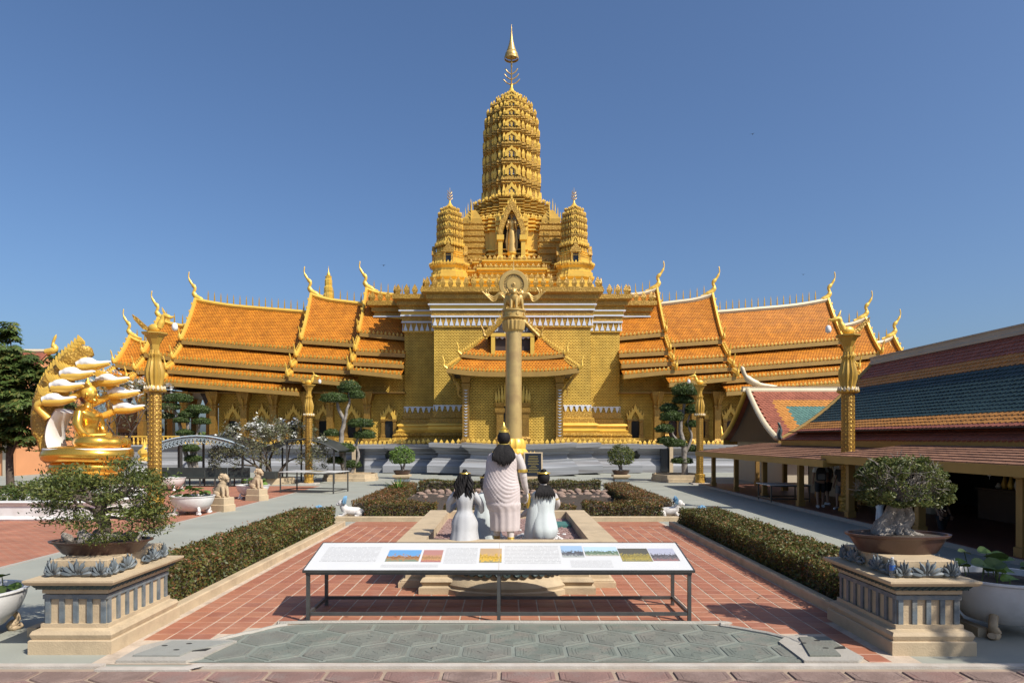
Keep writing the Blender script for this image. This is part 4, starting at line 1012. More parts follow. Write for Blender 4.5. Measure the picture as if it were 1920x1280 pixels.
    for q in (-1,1): jf.rectprof(q*.46-.13,q*.46+.13,-.24,0,[(.05,0),(.05,.2),(0,.28),(0,1.25),(.06,1.32),(.06,1.48)])
    jf.box(-.55,.55,-.2,-.02,1.36,1.478)
    jm = jf.mesh('window_frame'); jm.materials.append(MATS['gold_mosaic'])
    sm = MB().rectprof(-.7,.7,-.34,-.002,[(0,-.32),(.06,-.26),(0,-.16),(.05,-.06),(.05,0)]).mesh('window_sill'); sm.materials.append(MATS['gold_dark'])
    pm = MB().box(-.33,.33,-.05,-.01,.0,1.36).mesh('pane'); pm.materials.append(MATS['glass_dark'])
    for x in (9.75,12.7,14.95,17.3,19.8,22.1):
        w = link('window', pm, None, root, P(x, WY, 2.55))
        link('window_frame', jm, None, w); link('window_gable', gm, None, w); link('window_sill', sm, None, w)
    # stone platform
    x0, x1 = (s*8.9, s*24.2); x0, x1 = min(x0,x1), max(x0,x1)
    MB().rectprof(x0,x1,50.4-55,64-55,[(o*.9,z*.98) for o,z in hull],4,0).build('stone_platform','marble',root,smooth=35)
    x0, x1 = (s*24.2, s*33.4); x0, x1 = min(x0,x1), max(x0,x1)
    MB().rectprof(x0,x1,52.4-55,64-55,[(0,0),(0,.5),(-.25,.8),(-.25,1.7),(0,1.9),(0,2.02)]).build('porch_floor','marble',root,smooth=35)
    mb = MB()
    for q in range(44): mb.spike(P(9.2+q*.34, 50.95, 2.07), .26,.1,.3)
    mb.build('antefix_row','gold',root,kind='stuff')
    mb = MB()
    for q in range(26): mb.lathe([(.05,0),(.09,.12),(.05,.3),(.08,.5),(.06,.6)], 8, P(24.6+q*.33, 52.7, 2.02))
    mb.box(min(s*24.4,s*33.3),max(s*24.4,s*33.3),52.62-55,52.78-55,2.62,2.72); mb.build('balustrade','gold',root,kind='stuff')
    # recess with small dark doorway in the platform
    MB().box(s*11.2-.28,s*11.2+.28,50.15-55,50.6-55,.1,1.75).build('platform_door','glass_dark',root)
    MB().box(s*11.65-.13,s*11.65+.13,50.05-55,50.6-55,0,1.95).build('platform_pier','tan_stone',root)
    return root
wing(-1, 'long orange-roofed temple hall stretching left from the gold tower')
wing(1, 'long orange-roofed temple hall stretching right from the gold tower')
# ------------------------------------------------------------------ statue basin
BX, BY0, BY1, BH = 0.0, 11.35, 16.55, .77; bw = 1.86
basin = thing('statue_basin', 'tan stone basin with scroll band and raised rim carrying the robed statues', 'basin', (0, BY0, 0))
def bl(mb): return mb.xf(Matrix.Translation((0,-BY0,0)))
# rim (four bars, mitred as a frame)
rim = MB(); o = .46
outer = [(-bw,BY0),(bw,BY0),(bw,BY1),(-bw,BY1)]; innr = [(-bw+o,BY0+.40),(bw-o,BY0+.40),(bw-o,BY1-.30),(-bw+o,BY1-.30)]
rim.add([(x,y,BH) for x,y in outer]+[(x,y,BH) for x,y in innr]+[(x,y,BH-.12) for x,y in outer]+[(x,y,BH-.34) for x,y in innr],
    [(k,(k+1)%4,4+(k+1)%4,4+k) for k in range(4)]+[(8+k,8+(k+1)%4,(k+1)%4,k) for k in range(4)]+[(4+k,4+(k+1)%4,12+(k+1)%4,12+k) for k in range(4)])
bl(rim).build('rim', 'tan_stone', basin)
bl(MB().add([(x,y,BH-.17) for x,y in innr], [(0,1,2,3)])).build('gravel_bed', 'gravel', basin)
bl(MB().rectprof(-bw+.14,bw-.14,BY0+.14,BY1-.14,[(.10,-.01),(.10,.10),(.0,.14),(-.02,.3),(-.06,.34),(-.06,.50),(.0,.54),(.10,.58)])).build('wall', 'tan_stone', basin)
bl(MB().rectprof(-1.78,1.78,BY0+.05,BY1-.05,[(0,-.01),(0,.13),(-.03,.15)])).build('foot', 'tan_stone', basin)
bl(MB().rectprof(-1.42,1.42,BY0-.42,BY0+.3,[(0,-.01),(0,.11),(-.06,.13),(-.05,.16),(-.02,.2),(-.05,.25),(-.1,.27),(-.1,.585)])).build('front_block', 'tan_stone', basin)
bl(MB().lathe([(1.05,-.01),(1.05,.09),(1.0,.11),(1.02,.16),(.98,.22),(.92,.27),(.88,.30),(.88,.47),(.95,.52),(.95,.575)], 40, (0,BY0-.12,0), 1.0, .62)).build('rounded_front', 'tan_stone', basin, smooth=30)
# scroll band: C-scrolls around the bulge and along the block
sc_ = MB()
def scroll(mb, c, rt, s, flip=1):
    pts = []
    for k in range(15):
        a = k/14*2.3*PI; r = s*(1-.72*k/14); pts.append(Vector((flip*r*math.cos(a), -.012, r*math.sin(a)*.9)))
    M = Matrix.Translation(c) @ Matrix.Rotation(rt,4,'Z'); mb.tube([M @ p for p in pts], [.022]*8+[.03]*7, 5)
    mb.ell(c+Vector((0,-.01,0)), .028,.028,.028,6,4)
for k in range(15):
    a = lerp(-155,-25,k/14); x = .90*math.cos(R(a)); y = .90*.62*math.sin(R(a))-.12; nx_ = math.cos(R(a))/1; ny2 = math.sin(R(a))/.62
    scroll(sc_, Vector((x,y,.385)), math.atan2(ny2,nx_)+PI/2, .082, 1 if k % 2 else -1)
for s in (-1,1):
    for k in range(5): scroll(sc_, Vector((s*(.95+.085*k*1.1), -.33, .43)), 0, .075, 1 if k % 2 else -1)
sc_.build('scroll_band', 'green_paint', basin, smooth=60, kind='stuff')
# white gravel heaps and teal drain lid inside
st = MB(); r4 = random.Random(4)
for k in range(260):
    cx, cy, sx, sy = ((.62,13.6,.3,.55),(.45,12.7,.5,.18),(.7,12.5,.25,.1))[k % 3]
    x, y = cx+r4.gauss(0,sx*.5), cy+r4.gauss(0,sy*.5); st.ell((x,y-BY0,BH-.16+r4.random()*.10), r4.uniform(.02,.045), r4.uniform(.02,.04), r4.uniform(.015,.03), 6, 4)
st.build('white_pebbles', 'ceramic_white', basin, kind='stuff')
gv = MB()
for k in range(1500):
    x, y = r4.uniform(-1.38,1.38), r4.uniform(BY0+.42,BY1-.32); gv.spike((x,y-BY0,BH-.172), r4.uniform(.02,.05), r4.uniform(.02,.05), r4.uniform(.012,.03), r4.uniform(0,3), (0,0), .4)
gv.build('gravel_stones', 'gravel', basin, kind='stuff')
tag(MB().box(1.0,1.36,14.6,15.3,BH-.17,BH-.12).build('drain_lid','teal_mat'), 'flat teal lid lying in the right rear of the statue basin', 'lid')

# ------------------------------------------------------------------ statues
def hand(mb, p, d, s=1.0, curl=.3, side=None):
    """palm, four unequal bent fingers and thumb"""
    p = Vector(p); d = Vector(d).normalized(); u = Vector(side).normalized() if side else d.orthogonal().normalized(); u = (u-d*u.dot(d)).normalized(); nrm = d.cross(u)
    M = Matrix((u, d, nrm)).transposed()
    mb.ell(p+d*.045*s, .042*s, .055*s, .018*s, 8, 6, M)
    for k, L in enumerate((.062,.075,.070,.055)):
        b = p+d*.085*s+u*((k-1.5)*.021*s); q = b+d*L*.5*s+nrm*(-curl*.015*s); e = q+d*L*.5*s*(1-curl*.5)-nrm*(curl*.035*s)
        mb.tube([b-d*.01*s,q,e], [.0095*s,.009*s,.007*s], 5)
    b = p+d*.03*s+u*.04*s; mb.tube([b, b+u*.025*s+d*.025*s-nrm*.01*s, b+u*.028*s+d*.055*s-nrm*.02*s], [.011*s,.0105*s,.008*s], 5)
def mkhead(mb, c, s=1.0, face=(0,1,0)):
    c = Vector(c); f = Vector(face).normalized(); r = f.cross(Vector((0,0,1))).normalized(); up = Vector((0,0,1))
    M = Matrix((r, f, up)).transposed()
    mb.ell(c, .078*s, .095*s, .115*s, 14, 10, M); mb.ell(c+f*.06*s-up*.07*s, .045*s,.035*s,.04*s, 8, 6, M)
    mb.tube([c+f*.09*s+up*.02*s, c+f*.115*s-up*.018*s, c+f*.092*s-up*.028*s], [.01*s,.017*s,.012*s], 6)
    for q in (-1,1):
        mb.ell(c+r*q*.032*s+f*.083*s+up*.01*s, .014*s,.01*s,.007*s,6,4,M); mb.ell(c+r*q*.08*s-up*.005*s, .012*s,.022*s,.035*s,6,5,M)
    mb.ell(c+f*.09*s-up*.055*s, .024*s,.012*s,.008*s,6,4,M)
FZ = BH-.165
# 1. standing robed figure seen from behind, walking into the basin
s1 = thing('standing_statue', 'tall standing statue in pinkish draped robe with black hair and gold crown', 'statue', (-.06, 11.88, FZ)); s1.scale = (1.10,)*3
mb = MB(); rings = []
prof = [(.02,.28,.235,.18),(.02,.32,.24,.185),(.02,.50,.245,.19),(.01,.62,.255,.20),(-.01,.80,.28,.21),(-.02,.95,.285,.205),(-.03,1.08,.265,.18),(-.03,1.22,.245,.165),(-.02,1.36,.26,.155),(-.01,1.47,.235,.13),(0,1.55,.11,.08)]
N = 96; SUB = 9; zs = []
for i in range(len(prof)-1):
    for q in range(SUB): zs.append([lerp(prof[i][j], prof[i+1][j], q/SUB) for j in range(4)])
zs.append(list(prof[-1]))
for cx, z, rx, ry in zs:
    ring = []
    for k in range(N):
        a = 2*PI*k/N; x, y = math.cos(a), math.sin(a)
        f = 1.0
        back = max(0, -y)**.7
        # swags falling from right shoulder to left hip on the back, straight pleats on the skirt
        u = x*1.3
        if z > .62: w_ = max(0,min(1,(z-.75)/.6)); f += .10*back*(abs(math.sin(40*(z + w_*.32*u - (1-w_)*.20*(u-.25)**2)))**.7-.6)*min(1,(z-.62)/.12)
        if z < .66: f += .03*math.sin(13*a)
        if z > .60 and x < -.2: f += .17*(-x-.2)*math.exp(-((z-.98)/.32)**2)      # cloth over left arm
        if .58 < z < .66: f += .05*(z-.58)/.08
        if .66 <= z < .72: f += .05
        ring.append((cx+x*rx*f*.97, y*ry*f, z))
    rings.append(ring)
mb.loft(rings); mb.build('robe', 'statue_robe', s1, smooth=70)
mb = MB()
for sx in (-.11,.11):
    fy = .06 if sx < 0 else -.10
    mb.tube([(sx,fy,.05),(sx,fy,.16),(sx*.95,fy*.6,.36)], [.045,.05,.065], 10); mb.ell((sx,fy+.05,.035),.045,.11,.035,10,6)
mb.tube([(0,0,1.5),(0,.0,1.62)], [.075,.06], 12); mb.build('legs_and_neck', 'statue_skin', s1, smooth=60)
mb = MB()
for sx in (-.11,.11):
    fy = .06 if sx < 0 else -.10
    for z in (.06,.14,.165): mb.lathe([(.052,z),(.06,z+.01),(.052,z+.02)], 14, (sx,fy,0))
    mb.ell((sx,fy+.05,.018),.055,.125,.018,12,5); mb.lathe([(.05,.02),(.062,.05),(.055,.09)],12,(sx,fy-.02,0))
mb.build('anklets', 'statue_gold', s1, smooth=50)
mb = MB(); mb.tube(bez([(.20,-.01,1.46),(.275,.0,1.30),(.31,.02,1.12)],4), [.075]*3+[.07]*3+[.062]*3, 10); mb.tube(bez([(.31,.02,1.13),(.33,.06,1.0),(.37,.14,.86)],4), [.058]*3+[.052]*3+[.042,.038,.034], 10)
hand(mb, (.372,.145,.85), (.10,.25,-1), 1.15, .9, (0,1,0)); mb.build('right_arm', 'statue_skin', s1, smooth=60)
MB().lathe([(.078,0),(.084,.02),(.078,.05)],16,(.297,.012,1.19)).build('armlet','statue_gold',s1,smooth=50)
MB().tube([(.40,.19,.84),(.395,.2,.72),(.385,.2,.60)], [.02,.045,.012], 8).build('tassel','statue_gold',s1,smooth=50)
mb = MB(); mkhead(mb, (0,.02,1.72), 1.12, (0,1,0)); mb.build('head', 'statue_skin', s1, smooth=70)
mb = MB(); mb.ell((0,-.005,1.735), .104,.115,.115, 20, 12)
rh = random.Random(2)
for k in range(26):
    a = lerp(-1.1,1.1,k/25); x = math.sin(a)*.17; L = .23-abs(a)*.12+rh.uniform(-.03,.03)
    mb.tube(bez([(x*.45,-.06-.05*math.cos(a),1.62),(x*.95,-.15-.02*math.cos(a),1.52),(x*1.12,-.195-.01*math.cos(a),1.5-L*.55),(x*(.95+rh.uniform(-.1,.2)),-.205,1.50-L)],3), [.022,.024,.024,.023,.022,.020,.018,.015,.010,.003][:10], 6)
mb.build('hair', 'statue_hair', s1, smooth=60)
mb = MB(); mb.lathe([(.112,1.60),(.118,1.615),(.112,1.64)],20,(0,0,0),1,1.05); mb.lathe([(.085,1.82),(.08,1.85),(.058,1.86),(.06,1.885),(.04,1.90),(.022,1.94),(.0,1.99)],16); mb.ell((.085,0,1.80),.012,.03,.03,6,4)
mb.build('crown', 'statue_gold', s1, smooth=40)

# 2. kneeling long-haired figure on the left, hands raised in front
def wavy_hair(name, parent, c, w, L, n, seed, amp=.02, y=-.1):
    r5 = random.Random(seed); mb = MB(); mb.ell((c[0],c[1],c[2]), .092,.105,.105, 16, 10)
    for k in range(n):
        t = k/(n-1); x = lerp(-w,w,t); l = L*(1-.25*abs(2*t-1))+r5.uniform(-.04,.04); pts = []
        for q in range(9):
            v = q/8; pts.append((c[0]+x*(.5+.6*v**.6)+amp*math.sin(v*11+k*1.7), c[1]+y*(.6+.6*v**.5)+amp*.6*math.cos(v*9+k), c[2]+.05-l*v))
        mb.tube(pts, [.03,.032,.03,.03,.03,.028,.024,.018,.006], 6)
    return mb.build(name, 'statue_hair', parent, smooth=60)
def tiara(parent, c, r=.098):
    MB().lathe([(r,c[2]+.05),(r+.008,c[2]+.06),(r,c[2]+.075)],18,(c[0],c[1],0)).build('headband','statue_gold',parent,smooth=50)
    MB().ell((c[0],c[1]-.01,c[2]+.10),.045,.045,.03,12,8).build('hair_knot','statue_hair',parent,smooth=50)
s2 = thing('kneeling_statue', 'kneeling grey-white statue with long wavy black hair at left of the basin', 'statue', (-.74, 11.86, FZ), R(-6)); s2.scale = (.96,1.0,1.14)
mb = MB(); robe_loft(mb, [(0,-.02,0,.29,.33),(0,-.02,.03,.30,.34),(0,-.02,.12,.265,.31),(0,.0,.26,.235,.26),(0,.0,.38,.235,.22),(0,-.02,.48,.19,.16),(0,0,.58,.135,.115),(0,.0,.72,.165,.125),(0,.01,.82,.19,.11),(0,.02,.89,.09,.08)], 56, .05, 9, .3, 6)
mb.build('gown', 'statue_grey', s2, smooth=70)
mb = MB(); mb.tube([(0,.02,.86),(0,.03,.97)], [.06,.052], 10); mkhead(mb, (0,.05,1.05), 1.0, (.25,1,-.1))
for sx in (-1,1):
    mb.tube(bez([(sx*.17,.0,.82),(sx*.29,.02,.68),(sx*.30,.08,.56)],4), [.06]*4+[.05]*5, 9); mb.tube(bez([(sx*.30,.08,.555),(sx*.20,.22,.64),(sx*.04,.30,.80)],4), [.045]*4+[.036]*5, 9)
    hand(mb, (sx*.025,.30,.80), (0,.1,1), .95, .1, (0,1,0))
mb.build('body', 'statue_grey', s2, smooth=60); wavy_hair('hair', s2, (0,.03,1.07), .16, .44, 14, 5, .022); tiara(s2, (0,.03,1.07))
# 3. white kneeling figure behind it
s3 = thing('kneeling_statue', 'small white kneeling statue half hidden behind the pink-robed standing one', 'statue', (-.40, 12.75, FZ), R(12)); s3.scale = (1.1,)*3
mb = MB(); robe_loft(mb, [(.02,.02,0,.27,.30),(.02,.02,.04,.28,.30),(0,.02,.2,.25,.27),(0,0,.38,.22,.22),(0,0,.55,.18,.15),(0,0,.68,.19,.13),(0,.02,.76,.17,.11),(0,.03,.80,.09,.08)], 56, .06, 7, .8, 6)
mb.build('gown', 'statue_mint', s3, smooth=70)
mb = MB(); mb.tube([(0,.03,.78),(0,.04,.90)], [.055,.05], 10); mkhead(mb, (0,.06,.98), .95, (0,1,-.1))
for sx in (-1,1):
    mb.tube(bez([(sx*.16,.02,.73),(sx*.24,.1,.60),(sx*.15,.24,.62),(sx*.03,.30,.74)],4), [.05]*6+[.036]*7, 9); hand(mb,(sx*.022,.30,.74),(0,.1,1),.9,.1,(0,1,0))
mb.build('body', 'statue_skin', s3, smooth=60); wavy_hair('hair', s3, (0,.04,1.0), .09, .20, 8, 8, .01); tiara(s3,(0,.04,1.0),.095)
# 4. crouching figure on the right in pale mint cloth
s4 = thing('crouching_statue', 'crouching statue in pale mint robe with bare feet at right of the basin', 'statue', (.64, 12.15, FZ), R(4)); s4.scale = (1.14,)*3
mb = MB(); robe_loft(mb, [(.0,.0,.10,.15,.15),(-.01,.02,.14,.21,.21),(0,.03,.24,.235,.24),(.0,.02,.36,.21,.2),(.01,.02,.52,.165,.145),(.015,.03,.68,.175,.13),(.015,.04,.80,.18,.115),(.015,.05,.86,.10,.08)], 64, .06, 8, 1.6, 7, 1)
mb.build('robe', 'statue_mint', s4, smooth=70)
mb = MB(); robe_loft(mb, [(-.20,.10,.06,.05,.1),(-.19,.10,.10,.10,.18),(-.15,.08,.25,.13,.2),(-.12,.06,.42,.14,.17),(-.10,.05,.60,.13,.13),(-.08,.05,.74,.09,.1),(-.06,.05,.82,.04,.06)], 36, .04, 6, 1.0, 4, -1)
mb.build('shawl', 'statue_mint', s4, smooth=70)
mb = MB(); mb.tube([(.015,.05,.83),(.015,.055,.95)], [.055,.05], 10); mkhead(mb, (.015,.08,1.03), 1.0, (-.1,1,-.1))
mb.tube(bez([(.17,.04,.78),(.24,.10,.64),(.22,.18,.57)],4), [.052]*4+[.046]*5, 9); mb.tube(bez([(.22,.17,.57),(.18,.30,.66),(.12,.36,.76)],4), [.044]*4+[.034]*5, 9); hand(mb,(.12,.36,.76),(-.2,.2,1),.95,.3,(0,1,0))
mb.tube(bez([(-.20,.08,.55),(-.30,.16,.46),(-.40,.28,.42)],4), [.05]*4+[.034]*5, 9); hand(mb,(-.40,.28,.42),(-1,.8,-.1),.95,.5,(0,1,0))
for sx, fy in ((-.06,-.14),(.16,.02)):
    mb.tube([(sx,fy+.12,.06),(sx,fy+.02,.06),(sx,fy-.05,.03)], [.05,.045,.02], 9); mb.ell((sx,fy,.05),.045,.05,.05,10,6)
mb.build('body', 'statue_skin', s4, smooth=60)
MB().lathe([(.055,0),(.062,.015),(.055,.035)],14,(.20,.07,.70)).build('armlet','statue_gold',s4,smooth=50)
mb = MB(); mb.ell((.015,.06,1.05), .098,.108,.11, 18, 10)
for k in range(15):
    a = lerp(-.95,.95,k/14); x = math.sin(a)*.16; mb.tube([(.015+x*.45,-.02,.93),(.015+x*.85,-.085,.87),(.015+x*1.15,-.115,.80),(.015+x*(1.2+.1*(k%2)),-.125,.75-.045*math.cos(a)+.02*(k%3))], [.02,.021,.016,.003], 6)
mb.build('hair','statue_hair',s4,smooth=60); tiara(s4,(.015,.06,1.06),.1); MB().lathe([(.062,.88),(.07,.892),(.062,.91)],14,(.015,.055,0)).build('necklace','statue_gold',s4,smooth=50)

# ------------------------------------------------------------------ information board
def board(name, label, cx, yf, yb, hw_, hf, hb, rz=0, mid=True, loc=None, leg=.03):
    t = thing(name, label, 'information board', loc if loc else (cx, yf, 0), rz); d = yb-yf
    legm = {}
    for nm, y, h in (('f',0,hf),('b',d,hb)):
        for x in ([-hw_+.03, 0, hw_-.03] if mid else [-hw_+.03, hw_-.03]):
            MB().box(x-leg,x+leg,y-leg,y+leg,0,h-.045).build('leg','steel_dark',t)
    for y, h in ((0,hf),(d,hb)):
        MB().box(-hw_,hw_,y-leg,y+leg,h-.045,h-.0).build('rail','steel_dark',t)
        MB().box(-hw_+.06,hw_-.06,y-leg*.8,y+leg*.8,.10,.145).build('low_rail','steel_dark',t)
    for x in (-hw_+.03,hw_-.03): MB().box(x-leg*.8,x+leg*.8,leg,d-leg,.10,.145).build('low_rail','steel_dark',t)
    return t
YF, YB, HF, HB, HW = 9.28, 10.22, .70, .90, 2.62
ib = board('information_board', 'long white sloping information board with photo prints on dark steel legs', -.115, YF, YB, HW, HF, HB, leg=.023)
dv = (YB-YF)+.08; sl_ = math.hypot(dv, HB-HF); ta = math.atan2(HB-HF, YB-YF)
pan = MB(); pan.box(-HW-.02,HW+.02,0,sl_,0,.018)
po = pan.build('panel', 'board_white', ib); po.location = (0,-.04,HF+.002); po.rotation_euler = (ta,0,0)
fr = MB()
for a in ((-HW-.035,HW+.035,-.015,0.0),(-HW-.035,HW+.035,sl_,sl_+.015),(-HW-.035,-HW-.02,0,sl_),(HW+.02,HW+.035,0,sl_)): fr.box(a[0],a[1],a[2],a[3],-.012,.024)
fo = fr.build('panel_edge','steel_dark',ib); fo.location = po.location; fo.rotation_euler = po.rotation_euler
# prints: positions measured along the board (u from left edge 0..1, v up the slope 0..1)
def pr_(u0, u1, v0, v1, m, nm, z=.0195):
    mb = MB().add([(lerp(-HW,HW,u0),v0*sl_,0),(lerp(-HW,HW,u1),v0*sl_,0),(lerp(-HW,HW,u1),v1*sl_,.0),(lerp(-HW,HW,u0),v1*sl_,.0)], [(0,1,2,3)])
    o = mb.build(nm, m, ib); q = po.rotation_euler.to_matrix() @ Vector((0,0,z)); o.location = Vector(po.location)+q; o.rotation_euler = po.rotation_euler
for (u0,u1,v0,v1,m) in ((.195,.285,.30,.72,'photo_temple'),(.291,.345,.28,.72,'photo_hall'),(.447,.507,.26,.78,'photo_statue'),(.672,.732,.45,.88,'photo_roof'),(.736,.828,.5,.84,'photo_court'),(.83,.912,.30,.78,'photo_garden'),(.914,.985,.32,.78,'photo_yard')):
    pr_(u0,u1,v0,v1,m,'photo_print')
for (u0,u1,v0,v1) in ((.02,.17,.3,.85),(.352,.44,.24,.82),(.515,.665,.24,.9),(.19,.34,.1,.2),(.69,.80,.1,.35)): pr_(u0,u1,v0,v1,'print_text','text_block',.0192)
pr_(.4995,.5005,.0,1.0,'grout','panel_joint',.0198)

# ------------------------------------------------------------------ wheel pillar
PX, PYY = XX(963,37.6), 37.6
wp = thing('wheel_pillar', 'tall bronze column topped by lions and a spoked wheel before the temple', 'column', (PX, PYY, 0))
MB().rectprof(-1.25,1.25,-1.25,1.25,[(0,0),(0,.35),(-.15,.4),(-.15,.9),(-.25,1.0),(-.25,1.35),(-.1,1.45),(-.1,1.6)]).build('pedestal','tan_stone',wp)
mb = MB()
for q in range(12): mb.spike((lerp(-1.1,1.1,q/11),-1.3,1.6),.17,.1,.24)
mb.build('pedestal_leaves','gold',wp,kind='stuff')
MB().lathe([(.75,1.6),(.78,1.75),(.62,1.95),(.66,2.1),(.58,2.4),(.5,2.5)],28,rib=14,amp=.05).build('lotus_base','gold',wp,smooth=40)
zS = ZZ(622,37.6); MB().lathe([(.465,2.5),(.45,4.0),(.44,zS)],40).build('shaft','gold_column',wp,smooth=50)
z0 = zS
MB().lathe([(.47,z0-.02),(.50,z0+.05),(.55,z0+.08),(.60,z0+.3),(.62,z0+.55),(.52,z0+.66),(.55,z0+.70)],36,rib=18,amp=.045).build('capital','gold_bronze',wp,smooth=40)
MB().lathe([(.56,z0+.70),(.66,z0+.74),(.66,z0+.80),(.60,z0+.82),(.60,z0+1.08),(.68,z0+1.10),(.68,z0+1.18)],36).build('abacus','gold_bronze',wp,smooth=30)
for q in range(8):
    a = q*PI/4+PI/8; M = Matrix.Translation((.61*math.cos(a),.61*math.sin(a),z0+.95)) @ Matrix.Rotation(a,4,'Z') @ Matrix.Rotation(PI/2,4,'Y')
    MB().lathe([(.06,-.02),(.10,-.02),(.10,.03),(.06,.03)],14).xf(M).build('medallion','gold_bronze',wp)
zl = z0+1.18
for q in range(4):
    a = -PI/2+q*PI/2; l = MB()
    f = lambda r, t, z: (r*math.cos(a)-t*math.sin(a), r*math.sin(a)+t*math.cos(a), zl+z*.76)
    l.tube([f(.02,0,.35),f(.18,0,.6),f(.34,0,.9),f(.36,0,1.05)], [.2,.26,.27,.22], 10)
    for t in (-.14,.14): l.tube([f(.40,t,.8),f(.47,t,.4),f(.49,t,.06),f(.58,t,.04)], [.12,.085,.075,.05], 8)
    l.ell(f(.42,0,1.22), .2,.2,.22,12,8); l.ell(f(.60,0,1.16), .1,.1,.1,8,6)
    for k in range(9):
        b = lerp(-1.5,1.5,k/8); l.tube([f(.34,math.sin(b)*.16,1.2+math.cos(b)*.16),f(.30,math.sin(b)*.28,1.15+math.cos(b)*.26-.05)], [.07,.03], 5)
    for t in (-.15,.15): l.ell(f(.36,t,1.42),.05,.05,.07,6,5)
    l.build('lion','gold_bronze',wp,smooth=60)
for s in (-1,1):
    for k in range(3):
        mb = MB(); p0 = Vector((s*.45,-.1,zl+.85-.12*k)); mb.tube(bez([p0,p0+Vector((s*.35,0,.05+.1*k)),p0+Vector((s*.65,0,-.15)),p0+Vector((s*(.95+.1*k),0,.12*(k+.5))),p0+Vector((s*(.8+.25*k),0,.42))],5),[.09]*6+[.06]*7+[.045]*7+[.015],6); mb.build('mane_scroll','gold_bronze',wp,smooth=60)
zw = ZZ(538,37.6); wr = .92
w = MB(); M = Matrix.Translation((0,-.05,zw+.12)) @ Matrix.Rotation(PI/2,4,'X') @ Matrix.Scale(.88,4)
MB().lathe([(.63,-.06),(.66,-.09),(.88,-.09),(wr,-.04),(wr,.04),(.88,.09),(.66,.09),(.63,.06),(.63,-.06)],48,caps=False).xf(M).build('wheel_rim','gold_bronze',wp,smooth=40)
MB().lathe([(.42,-.04),(.42,-.07),(.12,-.08),(.12,-.12),(.05,-.14),(.05,.14),(.12,.12),(.12,.08),(.42,.07),(.42,.04)],40).xf(M).build('wheel_hub','gold_bronze',wp,smooth=40)
MB().lathe([(.64,-.01),(.64,.01)],40).xf(M).build('wheel_disc','dark_wood',wp)
spm = MB().box(.40,.65,-.026,.026,-.03,.03).mesh('spoke'); spm.materials.append(MATS['gold_bronze'])
for k in range(36):
    o = link('spoke', spm, None, wp); o.matrix_local = M @ Matrix.Rotation(k*PI/18,4,'Z')
MB().tube([(0,0,zw+wr-.05),(0,0,zw+wr+.5)],[.05,.01],8).build('wheel_tip','gold_bronze',wp)
tag(MB().box(-.02,.02,0,.01,0,.01).build('x','gold') if False else wp)
pq = thing('plaque', 'black inscribed plaque in a tan frame leaning on the pillar pedestal', 'plaque', (XX(1000,35.9), 35.9, 0))
k_ = MB().box(-.5,.5,-.06,.06,0,1.35).build('frame','tan_stone',pq, loc=(0,0,.45)); k_.rotation_euler = (R(-10),0,0)
k_ = MB().box(-.42,.42,-.075,-.062,.07,1.28).build('slab','plaque_black',pq, loc=(0,0,.45)); k_.rotation_euler = (R(-10),0,0)
k_ = MB().add([(-.34,-.0765,.15),(.34,-.0765,.15),(.34,-.0765,1.2),(-.34,-.0765,1.2)],[(0,1,2,3)]).build('inscription','plaque_black',pq, loc=(0,0,.45)); k_.rotation_euler = (R(-10),0,0)
li = MB(); rq = random.Random(5)
for q in range(11):
    w_ = rq.uniform(.12,.30); li.box(-w_,w_,-.079,-.0768,1.12-q*.085,1.135-q*.085)
k_ = li.build('lettering','statue_gold',pq,loc=(0,0,.45),kind='stuff'); k_.rotation_euler = (R(-10),0,0)
MB().rectprof(-.7,.7,-.5,.35,[(0,0),(0,.3),(-.06,.32),(-.06,.45)]).build('foot','tan_stone',pq)

